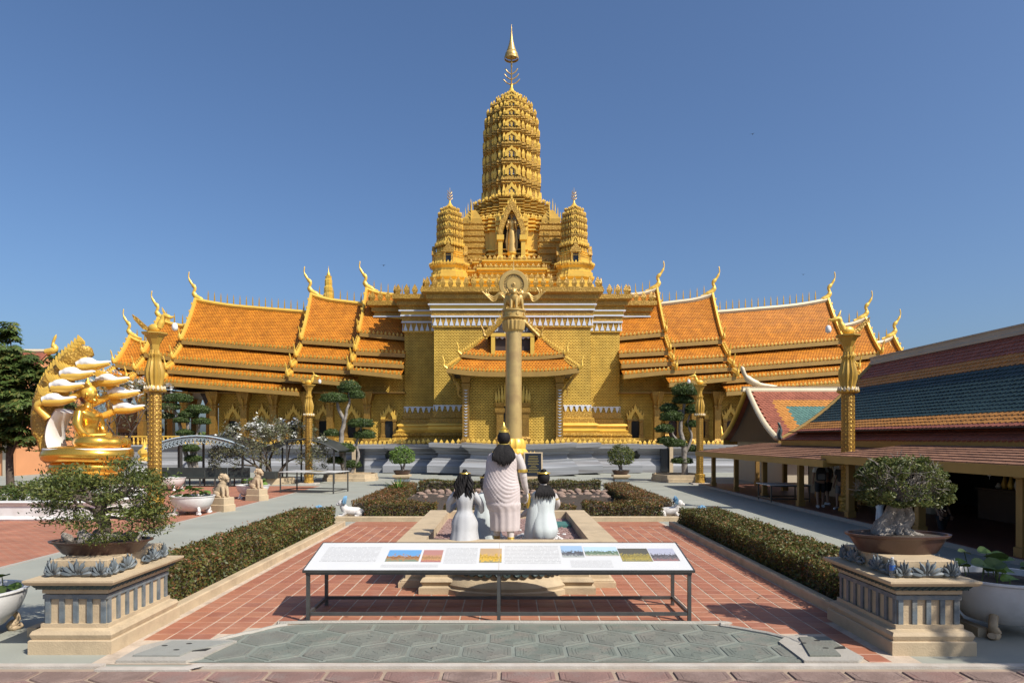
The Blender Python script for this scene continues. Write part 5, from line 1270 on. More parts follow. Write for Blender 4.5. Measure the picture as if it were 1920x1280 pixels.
# ------------------------------------------------------------------ hedges
def hedge(label, x0, x1, y0, y1, h, n, red=.4, seed=1, size=.055, z0=.02, group='clipped hedges'):
    rg = np.random.default_rng(seed); t = thing('hedge', label, 'hedge', ((x0+x1)/2, (y0+y1)/2, z0), 0, None)
    w, d = (x1-x0)/2, (y1-y0)/2
    core = MB(); core.rectprof(-w+.07,w-.07,-d+.07,d-.07,[(0,0),(.0,h-.12),(-.05,h-.08)]); core.build('branches','bark',t)
    A = [2*w*2*d, 2*w*h, 2*w*h, 2*d*h, 2*d*h]; tot = sum(A); P = []; O = []
    for q, a in enumerate(A):
        m_ = int(n*a/tot); u, v = rg.uniform(-1,1,m_), rg.uniform(0,1,m_); e = rg.normal(0,.022,m_)-abs(rg.normal(0,.03,m_))
        if q == 0: p = np.stack([u*w, rg.uniform(-1,1,m_)*d, h+e+.02*np.sin(u*w*5)],1); o = np.tile([0,0,1.],(m_,1))
        elif q < 3: s = -1 if q == 1 else 1; p = np.stack([u*w, s*(d+e), v*h],1); o = np.tile([0,s,0.],(m_,1))
        else: s = -1 if q == 3 else 1; p = np.stack([s*(w+e), u*d, v*h],1); o = np.tile([s,0,0.],(m_,1))
        if q == 0: p[:,2] += .035*np.sin(p[:,1]*2.1+p[:,0]*1.7)*np.cos(p[:,0]*3.3)+.02*np.sin(p[:,1]*6.3+p[:,0]*4)
        else: p[:,:2] += o[:,:2]*(.025*np.sin(p[:,1]*3+p[:,0]*2.3+p[:,2]*5))[:,None]
        P.append(p); O.append(o)
    P = np.concatenate(P); O = np.concatenate(O)
    isred = rg.uniform(0,1,len(P)) < red*(.3+.9*np.clip(P[:,2]/h,0,1)**2)
    for flag, m_ in ((False,'leaf_hedge'),(True,'leaf_hedge_red')):
        s_ = isred == flag; leaf_mesh('foliage', leaf_arrays(P[s_], size, O[s_], .35, .15, .55, rng=rg), m_, t)
    # stray shoots
    k = int(n*.012); p = np.stack([rg.uniform(-w,w,k), rg.uniform(-d,d,k), h+rg.uniform(.0,.09,k)],1)
    leaf_mesh('shoots', leaf_arrays(p, size*.95, None, 0, .4, .4, rng=rg), 'leaf_hedge_red', t, 'stuff')
    return t
hedge('long clipped hedge left of the red tile court', -5.88, -4.82, 9.15, 19.2, .54, 38000, .2, 11)
hedge('long clipped hedge right of the red tile court', 4.82, 5.88, 9.15, 19.2, .54, 38000, .10, 12)
hedge('low hedge bar in front of the stone bed, left of the basin', -4.35, -2.2, 20.75, 21.5, .5, 7000, .35, 13)
hedge('low hedge bar in front of the stone bed, right of the basin', 2.35, 4.75, 20.75, 21.5, .5, 7000, .35, 14)
hedge('hedge bar hidden behind the kneeling statues in the stone bed front', -1.95, 2.1, 20.9, 21.4, .42, 6000, .35, 18)
hedge('reddish hedge along the left edge of the stone bed', -4.95, -4.0, 21.7, 30.5, .5, 13000, .75, 15)
hedge('reddish hedge along the right edge of the stone bed', 4.3, 5.3, 21.7, 30.5, .5, 13000, .65, 16)
hedge('far hedge bar behind the stones, left of the standing statue', -3.9, -.6, 29.9, 30.6, .62, 7000, .1, 17, .06)
hedge('far hedge bar behind the stones, right of the standing statue', .5, 4.1, 29.9, 30.6, .62, 7000, .1, 19, .06)
mbk = MB(); mbk.rectprof(-5.2,5.5,20.6,30.9,[(0,-.02),(0,.13),(-.02,.15),(-.12,.15),(-.12,.05)]); mbk.build('bed_kerb','tan_stone',kind='structure')
sheet('bed_soil', -5.1, 5.4, 20.75, 30.8, .06, 'soil')
# stones in the bed: each one its own rock
rs = random.Random(21); stone_me = []
for k in range(8):
    b = bmesh.new(); bmesh.ops.create_icosphere(b, subdivisions=2, radius=1.0)
    ax = [Vector((rs.uniform(-1,1),rs.uniform(-1,1),rs.uniform(-1,1))).normalized() for _ in range(7)]
    for v in b.verts:
        d = v.co.normalized(); sc2 = 1.0
        for a in ax: sc2 = min(sc2, .78/max(.3, d.dot(a))) if d.dot(a) > .55 else sc2
        v.co = Vector((d.x*1.25, d.y, d.z*.72))*sc2*(1+rs.uniform(-.04,.04))
    me = bpy.data.meshes.new('stone'); b.to_mesh(me); b.free(); me.materials.append(MATS['rock']); stone_me.append(me)
stones = []
for row, (y, z) in enumerate(((27.5,.14),(28.2,.22),(28.9,.28))):
    x = -3.9+.2*row
    while x < 4.1:
        r_ = rs.uniform(.11,.19); o = link('stone', stone_me[rs.randrange(8)], None, None, (x+r_, y+rs.uniform(-.2,.2), z)); o.scale = (r_,r_*rs.uniform(.8,1.1),r_*rs.uniform(.7,1.1)); o.rotation_euler = (rs.uniform(-.3,.3),rs.uniform(-.3,.3),rs.uniform(0,6))
        tag(o, 'rounded brown stone in the rockery rows behind the basin', 'stone', 'rockery stones in the bed'); x += r_*2.05
MB().rectprof(-4.0,4.2,27.2,29.3,[(.2,0),(.0,.12),(-.3,.22)]).build('rockery_soil','soil',kind='structure')
# strap-leaved plant and ground cover in the bed
def strap_plant(label, c, n, L, seed, m='leaf_bright', w=.03):
    rg = random.Random(seed); mb = MB()
    for k in range(n):
        a = rg.uniform(0,2*PI); l = L*rg.uniform(.6,1.1); lean = rg.uniform(.15,.75); d = Vector((math.cos(a),math.sin(a),0)); sd = Vector((-d.y,d.x,0)); P = []
        for q in range(6):
            t = q/5; p = d*(lean*l*t**1.5)+Vector((0,0,l*(t-.45*lean*t**2.6))); ww = w*(1-t**2)*1.0+.002; P += [p-sd*ww, p+Vector((0,0,-.01)), p+sd*ww]
        mb.add([v for v in P], [(q*3+j,q*3+j+1,q*3+j+4,q*3+j+3) for q in range(5) for j in (0,1)])
    return mb.build('strap_leaf_plant', m, None, loc=c, label=label, cat='plant')
strap_plant('bright green strap-leaved plant at the left rear corner of the bed', (-4.35,27.2,.06), 70, .95, 3, w=.045)

# ------------------------------------------------------------------ blue-maned guardian lions lying at the bed corners
def guardian(label, loc, rz, sc=1.0):
    t = thing('guardian_lion', label, 'lion statue', loc, rz, 'blue-maned lions by the bed')
    t.scale = (sc*.82,)*3; t.location.z = -.10*sc
    MB().rectprof(-.28,.72,-.22,.22,[(0,.12),(0,.24),(-.03,.26)]).build('block','tan_stone',t)
    mb = MB(); mb.tube([(-.05,0,.50),(.15,0,.46),(.45,0,.43),(.62,0,.40)], [.15,.17,.17,.12], 12)
    for sy in (-1,1):
        mb.tube([(0,sy*.12,.42),(-.1,sy*.13,.30),(-.26,sy*.13,.29)], [.08,.06,.055], 8); mb.ell((.48,sy*.14,.38),.15,.08,.12,10,7); mb.tube([(.5,sy*.17,.30),(.34,sy*.18,.29)], .05, 7)
    mb.tube([(-.02,0,.5),(-.12,0,.68)], [.15,.13], 10); mb.ell((-.17,0,.76),.13,.13,.13,12,8); mb.ell((-.29,0,.72),.075,.08,.06,8,6)
    for sy in (-1,1): mb.ell((-.26,sy*.06,.80),.025,.025,.025,6,5)
    mb.tube(bez([(.62,0,.42),(.74,0,.5),(.70,0,.62)],4), .04, 7); mb.build('body','lion_white',t,smooth=60)
    mn = MB(); rg = random.Random(int(loc[0]*10+loc[1]))
    for k in range(26):
        a = rg.uniform(-1.9,1.9); u = rg.uniform(0,1); c = Vector((-.10+u*.10, math.sin(a)*.15, .76+math.cos(a)*.14)); mn.spike(tuple(c), .07,.07,.15,0,(rg.uniform(0,.5),math.sin(a)*.6))
    mn.build('mane','lion_blue',t)
    return t
guardian('blue-maned white lion lying beside the left end of the front bed hedge', (-4.95,20.95,0), R(8))
guardian('blue-maned lion peeping over the far end of the left long hedge', (-5.55,20.2,0), R(60), .72)
guardian('blue-maned white lion lying beside the right end of the front bed hedge', (5.15,20.95,0), R(172))
guardian('blue-maned lion peeping over the far end of the right long hedge', (5.75,20.2,0), R(120), .72)

# ------------------------------------------------------------------ flower pedestals with palmettes
def palmette(w, h):
    mb = MB()
    for k in range(7):
        a = lerp(-1.35,1.35,k/6); l = h*(.62+.38*math.cos(a)); tip = Vector((math.sin(a)*w*.5*1.05,-.03,.02+math.cos(a)*l))
        mb.tube(bez([(math.sin(a)*.02,0,.02),tip*.5+Vector((0,-.012,.01)),tip],4), [.012]*3+[.026]*4+[.008]*2, 5)
    for s in (-1,1):
        pts = [Vector((s*(w*.40+.06*math.cos(q*.55)*(1-q/13)), -.015, .05+.06*math.sin(q*.55)*(1-q/13))) for q in range(11)]; mb.tube(pts, .014, 5)
        mb.tube([(s*.02,-.01,.03),(s*w*.3,-.015,.025),(s*w*.46,-.01,.05)], .014, 5)
    return mb
pal_me = palmette(.42,.19).mesh('palmette',60); pal_me.materials.append(MATS['blue_paint'])
def pedestal(label, x0, x1, y0, y1):
    cx, cy = (x0+x1)/2, (y0+y1)/2; w, d = (x1-x0)/2, (y1-y0)/2
    t = thing('flower_pedestal', label, 'pedestal', (cx, cy, 0))
    MB().rectprof(-w,w,-d,d,[(0,0),(0,.155),(-.01,.165)]).build('base_slab','tan_stone',t)
    MB().rectprof(-w,w,-d,d,[(-.03,.165),(-.02,.19),(-.01,.225),(-.03,.265),(-.07,.28),(-.09,.29),(-.09,.335)],1).build('base_moulding','tan_stone',t,smooth=30)
    iw, id_ = w-.13, d-.13
    MB().rectprof(-iw,iw,-id_,id_,[(0,.335),(0,.68)]).build('shaft','tan_stone',t)
    # fluted panels: posts painted blue grey proud of the shaft
    pm = MB(); 
    def post(x, y, along): 
        b = MB(); hx, hy = (.028,.012) if along == 'x' else (.012,.028)
        b.box(x-hx,x+hx,y-hy,y+hy,.337,.62); b.build('flute_post','blue_paint',t)
    nxp = 4
    for k in range(nxp+1):
        x = lerp(-iw+.03,iw-.03,k/nxp)
        for y in (-id_-.012, id_+.012): post(x,y,'x')
    nyp = 7
    for k in range(nyp+1):
        y = lerp(-id_+.03,id_-.03,k/nyp)
        for x in (-iw-.012, iw+.012): post(x,y,'y')
    MB().rectprof(-iw,iw,-id_,id_,[(.003,.62),(.026,.622),(.026,.672),(.003,.674)],caps=False).build('flute_head','blue_paint',t)
    MB().rectprof(-iw,iw,-id_,id_,[(.0,.68),(.03,.69),(.03,.735)]).build('frieze','tan_stone',t)
    MB().rectprof(-iw,iw,-id_,id_,[(.03,.735),(.06,.74),(.09,.77),(.11,.80)]).build('leaf_moulding_core','green_paint',t)
    lf = MB(); per = []
    for a, b, n_ in (((-iw-.075,-id_-.075),(iw+.075,-id_-.075),11),((iw+.075,-id_-.075),(iw+.075,id_+.075),18),((iw+.075,id_+.075),(-iw-.075,id_+.075),11),((-iw-.075,id_+.075),(-iw-.075,-id_-.075),18)):
        for k in range(n_):
            u = (k+.5)/n_; x, y = lerp(a[0],b[0],u), lerp(a[1],b[1],u); dx, dy = (b[0]-a[0])/n_, (b[1]-a[1])/n_; L = math.hypot(dx,dy); dx, dy = dx/L, dy/L; nx2, ny3 = dy, -dx
            lf.tube([(x-dx*L*.45,y-dy*L*.45,.745),(x+nx2*.012,y+ny3*.012,.772),(x+dx*L*.45+nx2*.02,y+dy*L*.45+ny3*.02,.798)], [.008,.022,.008], 5)
    lf.build('leaf_moulding','green_paint',t,smooth=60,kind='stuff')
    MB().rectprof(-iw,iw,-id_,id_,[(.13,.80),(.15,.81),(.17,.84),(.17,.862),(.10,.87)]).build('cornice','tan_stone',t,smooth=25)
    tw, td = iw-.02, id_-.04
    MB().rectprof(-tw,tw,-td,td,[(0,.868),(0,1.06),(-.008,1.068)]).build('top_block','tan_stone',t)
    for rot, hw2, hd in ((0,tw,td),(PI,tw,td),(PI/2,td,tw),(-PI/2,td,tw)):
        for u in ((0,) if hw2 < .5 else (-.5,.5)):
            M = Matrix.Rotation(rot,4,'Z') @ Matrix.Translation((u*hw2*.9 if hw2 > .5 else 0,-hd-.012,.875)); o = link('palmette', pal_me, None, t); o.matrix_local = M
        for u in (-1,1):
            M = Matrix.Rotation(rot,4,'Z') @ Matrix.Translation((u*(hw2-.06),-hd-.012,.875)) @ Matrix.Scale(.5,4,(1,0,0)); o = link('palmette', pal_me, None, t); o.matrix_local = M
    return t
pedestal('tan stone flower pedestal with blue palmettes in full sun at left front', -5.55, -4.58, 7.9, 9.55)
pedestal('tan stone flower pedestal with blue palmettes in shade at right front', 4.43, 5.40, 7.85, 9.45)
# water bottle
bt = thing('water_bottle', 'clear water bottle with blue label standing on the right pedestal ledge', 'bottle', (XX(1674,8.02), 8.03, .868))
MB().lathe([(.03,0),(.033,.01),(.033,.15),(.028,.175),(.014,.205),(.014,.22)],16).build('bottle_body','bottle_clear',bt,smooth=40)
MB().lathe([(.0335,.085),(.0337,.09),(.0337,.145),(.0335,.15)],16,caps=False).build('bottle_label','label_blue',bt,smooth=40)
MB().lathe([(.016,.22),(.016,.238),(.014,.24)],14).build('bottle_cap','shoe_white',bt,smooth=40)

# ------------------------------------------------------------------ bonsai
def oval_pot(name, parent, L, W, h, z):
    mb = MB(); mb.lathe([(.74,0),(.76,.01),(.93,h*.8),(1.0,h*.88),(1.02,h),(.95,h),(.93,h*.86),(.2,h*.84)],40,(0,0,z),L,W); mb.build('pot','pot_brown',parent,smooth=35)
    MB().lathe([(.93,h*.86),(.6,h*.93),(.2,h*1.0),(.0,h*1.02)],30,(0,0,z),L,W).build('soil','soil',parent,smooth=40)
# left: wide feathery bonsai
lb = thing('bonsai_tree', 'wide feathery bonsai with rocks in oval pot on the sunlit left pedestal', 'bonsai', (-5.12,8.62,1.068), R(8))
oval_pot('pot', lb, .60, .34, .16, 0.0)
tips = []; r6 = random.Random(16); tr = MB()
tp = bez([(.0,0,.15),(.03,.02,.35),(-.04,0,.5),(.03,.0,.62)],4); tr.tube(tp, [.09]*3+[.075]*3+[.065]*3+[.055]*4, 9)
for k in range(15):
    a = k*2.4; z = .44+.018*k; base = Vector((.0,0,z)); d = Vector((math.cos(a)*1.15,math.sin(a)*.8,.08+.022*k))
    grow(tr, r6, base, d, r6.uniform(.28,.37), .026, 2, tips, .65, .02, 4, (2,3), .66, 6, .28)
# rocks are things of their own below; crown
tr.build('trunk','bark',lb,smooth=60)
rg = np.random.default_rng(5); P = []
for p, d in tips:
    n_ = 120; q = np.array(p)+rg.normal(size=(n_,3))*np.array([.10,.10,.035]); P.append(q)
P = np.concatenate(P); leaf_mesh('foliage', leaf_arrays(P, .052, None, 0, .8, .34, rng=rg), 'leaf_bonsai_dark', lb)
for k in range(15):
    a = k*2.39; rr = .10+.022*k; o = link('rock', stone_me[k % 8], 'rock_pale', None, (-5.08+rr*1.25*math.cos(a), 8.62+rr*.6*math.sin(a), 1.068+.15+.04)); o.data = o.data.copy(); o.data.materials.clear(); o.data.materials.append(MATS['rock_pale'])
    s_ = .05+.028*(k*37 % 5)/4; o.scale = (s_*.9, s_*.8, s_*1.9); o.rotation_euler = (k*.7, k*1.1*.3, k*2.1); tag(o, 'pale craggy rock at the foot of the left bonsai', 'rock', 'rocks in the left bonsai pot')
# right: dense round bonsai on a gnarled root
rb_ = thing('bonsai_tree', 'dense round bonsai on gnarled pale roots in brown pot on the shaded right pedestal', 'bonsai', (4.97,8.70,1.068), R(-6))
oval_pot('pot', rb_, .62, .38, .23, 0.0)
tips = []; r7 = random.Random(9); tr = MB()
for k, (x, dx) in enumerate(((-.02,.10),(.10,.02),(-.14,.16))):
    tr.tube(bez([(x-.16+.06*k,0,.20),(x-.05,.02,.30),(x+.03,.0,.42),(x+dx*.6,.02,.56)],5), [.13,.13,.12,.12,.11,.10,.10,.09,.085,.08,.08,.075,.075,.07,.07,.07], 9)
for k in range(11):
    a = k*.62+.2; l = r7.uniform(.14,.34); tr.tube(bez([(.02+.05*math.cos(a),.05*math.sin(a),.34),(.14*math.cos(a),.09*math.sin(a),.26),(l*1.2*math.cos(a),l*.6*math.sin(a),.20)],4), [.06]*3+[.045]*3+[.03]*3, 7)
for k in range(20):
    a = k*2.4; tr_z = .52+.012*k; d = Vector((math.cos(a)*.95,math.sin(a)*.85,.45+.05*(k % 8))); grow(tr, r7, (.03,.0,tr_z), d, r7.uniform(.18,.26), .032, 3, tips, .6, .06, 3, (2,3), .76, 5, .2)
tr.build('trunk','bark_pale',rb_,smooth=60)
rg = np.random.default_rng(6); P, O = [], []
q, d = shell_points(9500, (.06,0,.80), (.52,.46,.40), rg, .80, -.55); keep = (np.sin(q[:,0]*13+1)*np.sin(q[:,1]*12)*np.sin(q[:,2]*14+.5) < .16); P.append(q[keep]); O.append(d[keep])
for k in range(34):
    a = rg.uniform(0,2*PI); z = rg.uniform(-.35,.9); c = np.array([.06+.52*math.cos(a)*math.sqrt(1-z*z), .46*math.sin(a)*math.sqrt(1-z*z), .80+.40*z]); q, d = shell_points(150, c, (.085,.085,.06), rg, .2); P.append(q); O.append(d)
leaf_mesh('foliage', leaf_arrays(np.concatenate(P), .042, np.concatenate(O), .25, .3, .42, rng=rg), 'leaf_bonsai', rb_)

# ------------------------------------------------------------------ white bowls with water plants
def bowl(name, label, loc, r, h, feet='scroll', plant=0, seed=1, m='ceramic_white', soil=True):
    t = thing(name, label, 'planter bowl', loc)
    z0 = .12*h/.5
    MB().lathe([(.45,z0),(.62,z0+.06*h),(.88,z0+.42*h),(.985,z0+.78*h),(1.0,z0+.93*h),(1.04,z0+.96*h),(1.04,z0+h),(.95,z0+h),(.93,z0+.86*h),(.0,z0+.86*h)],44,(0,0,0),r,r).build('bowl',m,t,smooth=40)
    MB().lathe([(.93,z0+.865*h),(.5,z0+.90*h),(.0,z0+.91*h)],30,(0,0,0),r,r).build('soil','soil',t,smooth=60)
    for k in range(4):
        a = k*PI/2+PI/4; f = MB(); c = Vector((math.cos(a)*r*.62,math.sin(a)*r*.62,0)); d = Vector((math.cos(a),math.sin(a),0))
        f.tube(bez([c+d*r*.12+Vector((0,0,z0+.30*h)),c+d*r*.22+Vector((0,0,z0+.05*h)),c+d*r*.08+Vector((0,0,.12*h)),c+d*r*.20+Vector((0,0,.03)),c+d*r*.30+Vector((0,0,.06))],4), [.035*r/.6]*6+[.05*r/.6]*6+[.035*r/.6]*5, 8, flat=1.3); f.build('foot',m if feet != 'tan' else 'lion_tan',t,smooth=60)
    if plant:
        rg = random.Random(seed)
        for k in range(plant):
            a = rg.uniform(0,2*PI); rr = r*.8*rg.random()**.6; p = Vector((rr*math.cos(a),rr*math.sin(a),z0+.88*h)); hh = rg.uniform(.05,.30)*r/.6; top = p+Vector((rg.uniform(-.06,.06),rg.uniform(-.06,.06),hh)); mb = MB()
            mb.tube([p,top], .006, 4); R2 = rg.uniform(.07,.13)*r/.6; tl = Vector((rg.uniform(-.5,.5),rg.uniform(-.5,.5),1)).normalized(); u = tl.orthogonal().normalized(); v = tl.cross(u)
            ring = [top+(u*math.cos(b)+v*math.sin(b))*R2*(1+.08*math.sin(3*b)) + tl*.02*math.sin(2*b) for b in [i*2*PI/12 for i in range(12)]]; mb.add([top-tl*.015]+ring, [(0,1+i,1+(i+1)%12) for i in range(12)])
            mb.build('leaf','leaf_bright' if k % 3 else 'leaf_topiary',t)
    return t
bowl('bowl_planter', 'white bowl cut off by the left picture edge beside the pedestal', (XX(-60,8.6),8.6,0), .62, .48, 'tan', 14, 2)
bowl('bowl_planter', 'big plain white bowl with lotus leaves right of the shaded pedestal', (6.45,8.9,.0), .68, .58, 'tan', 18, 3)
# ------------------------------------------------------------------ lamp posts
def lamp_post(label, loc, flip=1, h=1.0):
    t = thing('lamp_post', label, 'lamp post', loc, 0, 'gold lamp posts')
    hexp = [(math.cos(k*PI/4+PI/8), math.sin(k*PI/4+PI/8)) for k in range(8)]
    MB().rectprof(-.55,.55,-.55,.55,[(0,0),(0,.06),(-.03,.08)]).build('base_slab','white_line',t)
    MB().sect(hexp,[(.30,.08),(.30,.22),(.27,.25),(.27,.45),(.30,.5),(.30,.62),(.26,.66)]).build('post_base','gold_carved_fine',t)
    MB().sect(hexp,[(.222,.66),(.215,4.2)]).build('shaft','gold_mosaic',t)
    sd = MB()
    for k in range(8):
        a = k*PI/4
        for q in range(24): sd.spike((.204*math.cos(a),.204*math.sin(a),.75+q*.143), .03,.03,.06,a)
    sd.build('studs','gold',t,kind='stuff')
    MB().lathe([(.28,4.2),(.33,4.24),(.33,4.30),(.24,4.34),(.21,4.45),(.27,4.7),(.28,4.9),(.21,5.2),(.165,5.38),(.20,5.42),(.20,5.48),(.15,5.5),(.14,5.62)],48,rib=12,amp=.10).build('lotus_capital','gold_dark',t,smooth=50)
    pt = MB()
    for k in range(16):
        a = k*PI/8; pt.spike((.32*math.cos(a),.32*math.sin(a),4.26),.10,.05,.16,a+PI/2)
    pt.build('collar_leaves','ridge_cream',t,kind='stuff')
    MB().lathe([(.14,5.62),(.16,5.8),(.32,6.1),(.42,6.16),(.42,6.20),(.0,6.2)],8).build('tray','gold_dark',t)
    b = MB(); f = flip*.85
    b.ell((0,0,6.36),.22,.13,.15,14,8); b.tube(bez([(f*.18,0,6.38),(f*.30,0,6.62),(f*.38,0,6.78),(f*.62,0,6.72),(f*.80,0,6.76)],4), [.11]*4+[.085]*4+[.08]*4+[.06,.05,.035,.02,.012], 8)
    b.spike((f*.42,0,6.80),.07,.07,.28,0,(-f*.5,0)); b.build('swan_body','gold',t,smooth=60)
    w = MB()
    w.plate([(-f*.1,-.05,6.3),(-f*.35,-.05,6.45),(-f*.70,-.05,6.72),(-f*.88,-.05,6.82),(-f*.80,-.05,6.64),(-f*.70,-.05,6.55),(-f*.45,-.05,6.32),(-f*.2,-.05,6.24)], .1); w.build('swan_tail','gold_carved_fine',t)
    MB().tube([(f*.80,0,6.74),(f*.80,0,6.52)], .012, 5).build('lamp_chain','gold_dark',t)
    MB().lathe([(.03,6.54),(.06,6.52),(.09,6.46),(.10,6.38),(.08,6.30),(.03,6.27)],14,(f*.80,0,0)).build('lamp_globe','lamp_white',t,smooth=60)
    t.scale = (h,)*3
    return t
lamp_post('gold lamp post nearest on the left, beside the seated figure under serpents', (XX(290,21.9),21.9,0), 1, .95)
lamp_post('gold lamp post on the left between the white-flowered tree and the sculpted tree', (XX(579,37.5),37.5,0), 1, .88)
lamp_post('gold lamp post rising through the brown verandah roof on the right', (XX(1590,22.4),22.4,0), -1, .95)
lamp_post('gold lamp post by the far verandah corner next to the right sculpted tree', (XX(1312,37.5),37.5,0), -1, .88)

# ------------------------------------------------------------------ serpent-sheltered seated figure
NG = thing('serpent_statue', 'gold seated figure on coiled serpent under a fan of white-faced serpent heads', 'statue', (XX(165,27),27,0), 0)
MB().rectprof(-1.5,1.5,-1.5,1.5,[(0,0),(0,.4),(-.2,.5),(-.2,.7)]).build('pedestal','ceramic_white',NG)
for k,(r_,z) in enumerate(((.95,1.0),(1.12,1.38),(1.36,1.88))):
    mb = MB(); pts = [(r_*math.cos(a)*1.0,r_*math.sin(a)*.85,z+.03*math.sin(3*a)) for a in [i*2*PI/40 for i in range(41)]]; mb.tube(pts,.24+.035*k,12); mb.build('serpent_coil','gold_bright',NG,smooth=60)
mb = MB()
for (r_,z,o) in ((1.36,1.88,.30),):
    mb.tube([((r_+.18)*math.cos(a),(r_*.85+.18)*math.sin(a),z+.20) for a in [i*2*PI/40 for i in range(41)]],.05,6)
mb.build('coil_trim','naga_white',NG,smooth=60)
MB().lathe([(1.2,.7),(1.2,2.0),(.9,2.12),(.2,2.15)],24,(0,0,0),1,.85).build('coil_seat','gold_bright',NG,smooth=40)
# seated figure facing right
mb = MB(); Z0 = 2.12
robe_loft(mb, [(-.05,0,Z0+.1,.30,.36),(-.04,0,Z0+.3,.30,.34),(-.02,0,Z0+.6,.25,.30),(0,0,Z0+.85,.29,.40),(-.01,0,Z0+1.02,.24,.42),(0,0,Z0+1.12,.12,.16),(.02,0,Z0+1.28,.10,.10)], 24, 0)
for sy in (-1,1):
    mb.tube(bez([(-.05,sy*.2,Z0+.16),(.35,sy*.62,Z0+.16),(.85,sy*.30,Z0+.14),(.98,sy*.02,Z0+.17)],5), [.24]*4+[.22]*5+[.17]*4+[.12]*3, 10)
    mb.tube(bez([(0,sy*.40,Z0+.98),(.05,sy*.52,Z0+.62),(.22,sy*.42,Z0+.36),(.52,sy*.10,Z0+.36)],5), [.13]*5+[.115]*5+[.085]*6, 10)
mb.build('body','gold_bright',NG,smooth=70)
mb = MB(); mkhead(mb,(.06,0,Z0+1.48),2.1,(1,0,-.08)); mb.build('head','gold_bright',NG,smooth=70)
mb = MB(); mb.ell((.02,0,Z0+1.55),.21,.19,.22,16,10); mb.ell((.0,0,Z0+1.76),.10,.10,.10,12,8); mb.lathe([(.05,Z0+1.84),(.0,Z0+2.0)],8); mb.build('curls','gold',NG,smooth=60)
for o in list(NG.children):
    if o.name.split('.')[0] in ('body','head','curls'): o.scale = (1.42,)*3; o.location.z = -Z0*.42
# hood and seven heads
hood = MB()
for (yo, zz_) in ((0,0),):
    pts = bez([(-1.37,0,1.9),(-1.65,0,2.9),(-1.62,0,3.7),(-1.25,0,4.6),(-.65,0,5.4),(.10,0,6.1)],6); rad = [.20]*5+[.24]*8+[.26]*8+[.22]*6+[.15]*3+[.04]
    hood.tube(pts,rad[:len(pts)],12,flat=2.1)
hood.build('serpent_hood','gold_carved_fine',NG,smooth=60)
hb = MB(); hb.tube(bez([(-1.12,0,1.9),(-1.30,0,2.5),(-1.2,0,3.1),(-.9,0,3.6)],5),.18,10,flat=3.2); hb.build('hood_lining','naga_white',NG,smooth=60)
fl = MB(); 
for i, p in enumerate(pts[3:]): fl.spike((p.x-.30,p.y,p.z+.1),.25,.12,.42,0,(-.5,0))
fl.build('hood_flames','gold',NG)
heads = [(.0,-.05,5.42,.95),(-.38,-.45,5.0,.95),(.42,.55,4.84,.92),(-.66,-.62,4.52,.92),(.72,.85,4.34,.90),(-.90,-.72,3.98,.90),(.85,1.0,3.74,.88)]
for (hx,hy,hz_,k) in heads:
    h = MB(); c = Vector((hx,hy,hz_))
    ns = Vector((-1.0+.2*hx,hy*.8,hz_-.7)); h.tube(bez([ns,c+Vector((-.60,0,-.22)),c+Vector((-.22,0,.0))],4),[.16*k]*3+[.16*k]*3+[.14*k]*3,9)
    ho = h.build('serpent_neck','gold',NG,smooth=60)
    f = MB(); f.tube(bez([c+Vector((-.35,0,.0)),c+Vector((0,0,.10)),c+Vector((.42*k,0,.02)),c+Vector((.98*k,0,.12))],5),[.17*k]*3+[.20*k]*3+[.205*k]*2+[.18*k,.16*k,.14*k,.12*k,.105*k,.09*k,.075*k,.03*k],12,flat=1.1)
    f.tube([c+Vector((.05,0,-.13*k)),c+Vector((.45*k,0,-.14*k)),c+Vector((.72*k,0,-.06*k))],[.08*k,.075*k,.03*k],8); f.build('serpent_head','naga_white',ho,smooth=60)
    g3 = MB(); g3.tube([c+Vector((-.3,0,-.09*k)),c+Vector((.15*k,0,-.07*k)),c+Vector((.45*k,0,-.06*k)),c+Vector((.92*k,0,.03))],[.18*k,.195*k,.15*k,.075*k],10,flat=1.18)
    for q in range(5): g3.spike(tuple(c+Vector((-.36+.08*q,0,.14))),.14,.10,.48-.06*q,0,(-.55+.1*q,0))
    for sy in (-1,1): g3.ell(c+Vector((.12,sy*.16*k,.13*k)),.07*k,.03*k,.035*k,8,5)
    g3.build('head_trim','gold',ho,smooth=60)
# low white wall round it with shrubs inside
tag(MB().rectprof(-19,-12.2,20.7,24.0,[(0,0),(.03,.06),(0,.1),(-.06,.14),(-.06,.44),(0,.5),(.04,.56),(.0,.6),(-.25,.6),(-.25,.4)],1).build('planter_wall','ceramic_white'),'low moulded white planter wall in front of the serpent statue','wall')
def shrub(label, c, r, n, size, m, seed, name='shrub', cat='shrub', aspect=.5):
    rg = np.random.default_rng(seed); t = thing(name, label, cat, c)
    st = MB(); rq = random.Random(seed); tips = []
    for k in range(5): grow(st, rq, (0,0,0), (rq.uniform(-.6,.6),rq.uniform(-.6,.6),1), r[2]*.7, .02, 1, tips, .6, .1, 3)
    st.build('stems','bark',t); q, d = shell_points(n,(0,0,r[2]),r,rg,.45); leaf_mesh('foliage',leaf_arrays(q,size,d,.3,.3,aspect,rng=rg),m,t); return t
for k,(px,y) in enumerate(((10,22.2),(45,22.6),(85,22.0),(125,22.6),(175,22.2),(225,22.5))):
    shrub(('leafy shrub in the white planter, leftmost','leafy shrub in the white planter, second from the left','leafy shrub in the white planter, third from the left','leafy shrub in the white planter left of the serpent coils','leafy shrub in the white planter below the serpent coils','leafy shrub in the white planter nearest the lamp post')[k],(XX(px,y),y,.4),(.55,.5,.30+.08*(k%3)),900,.09,'leaf_bonsai_dark' if k%2 else 'leaf_tree',30+k)

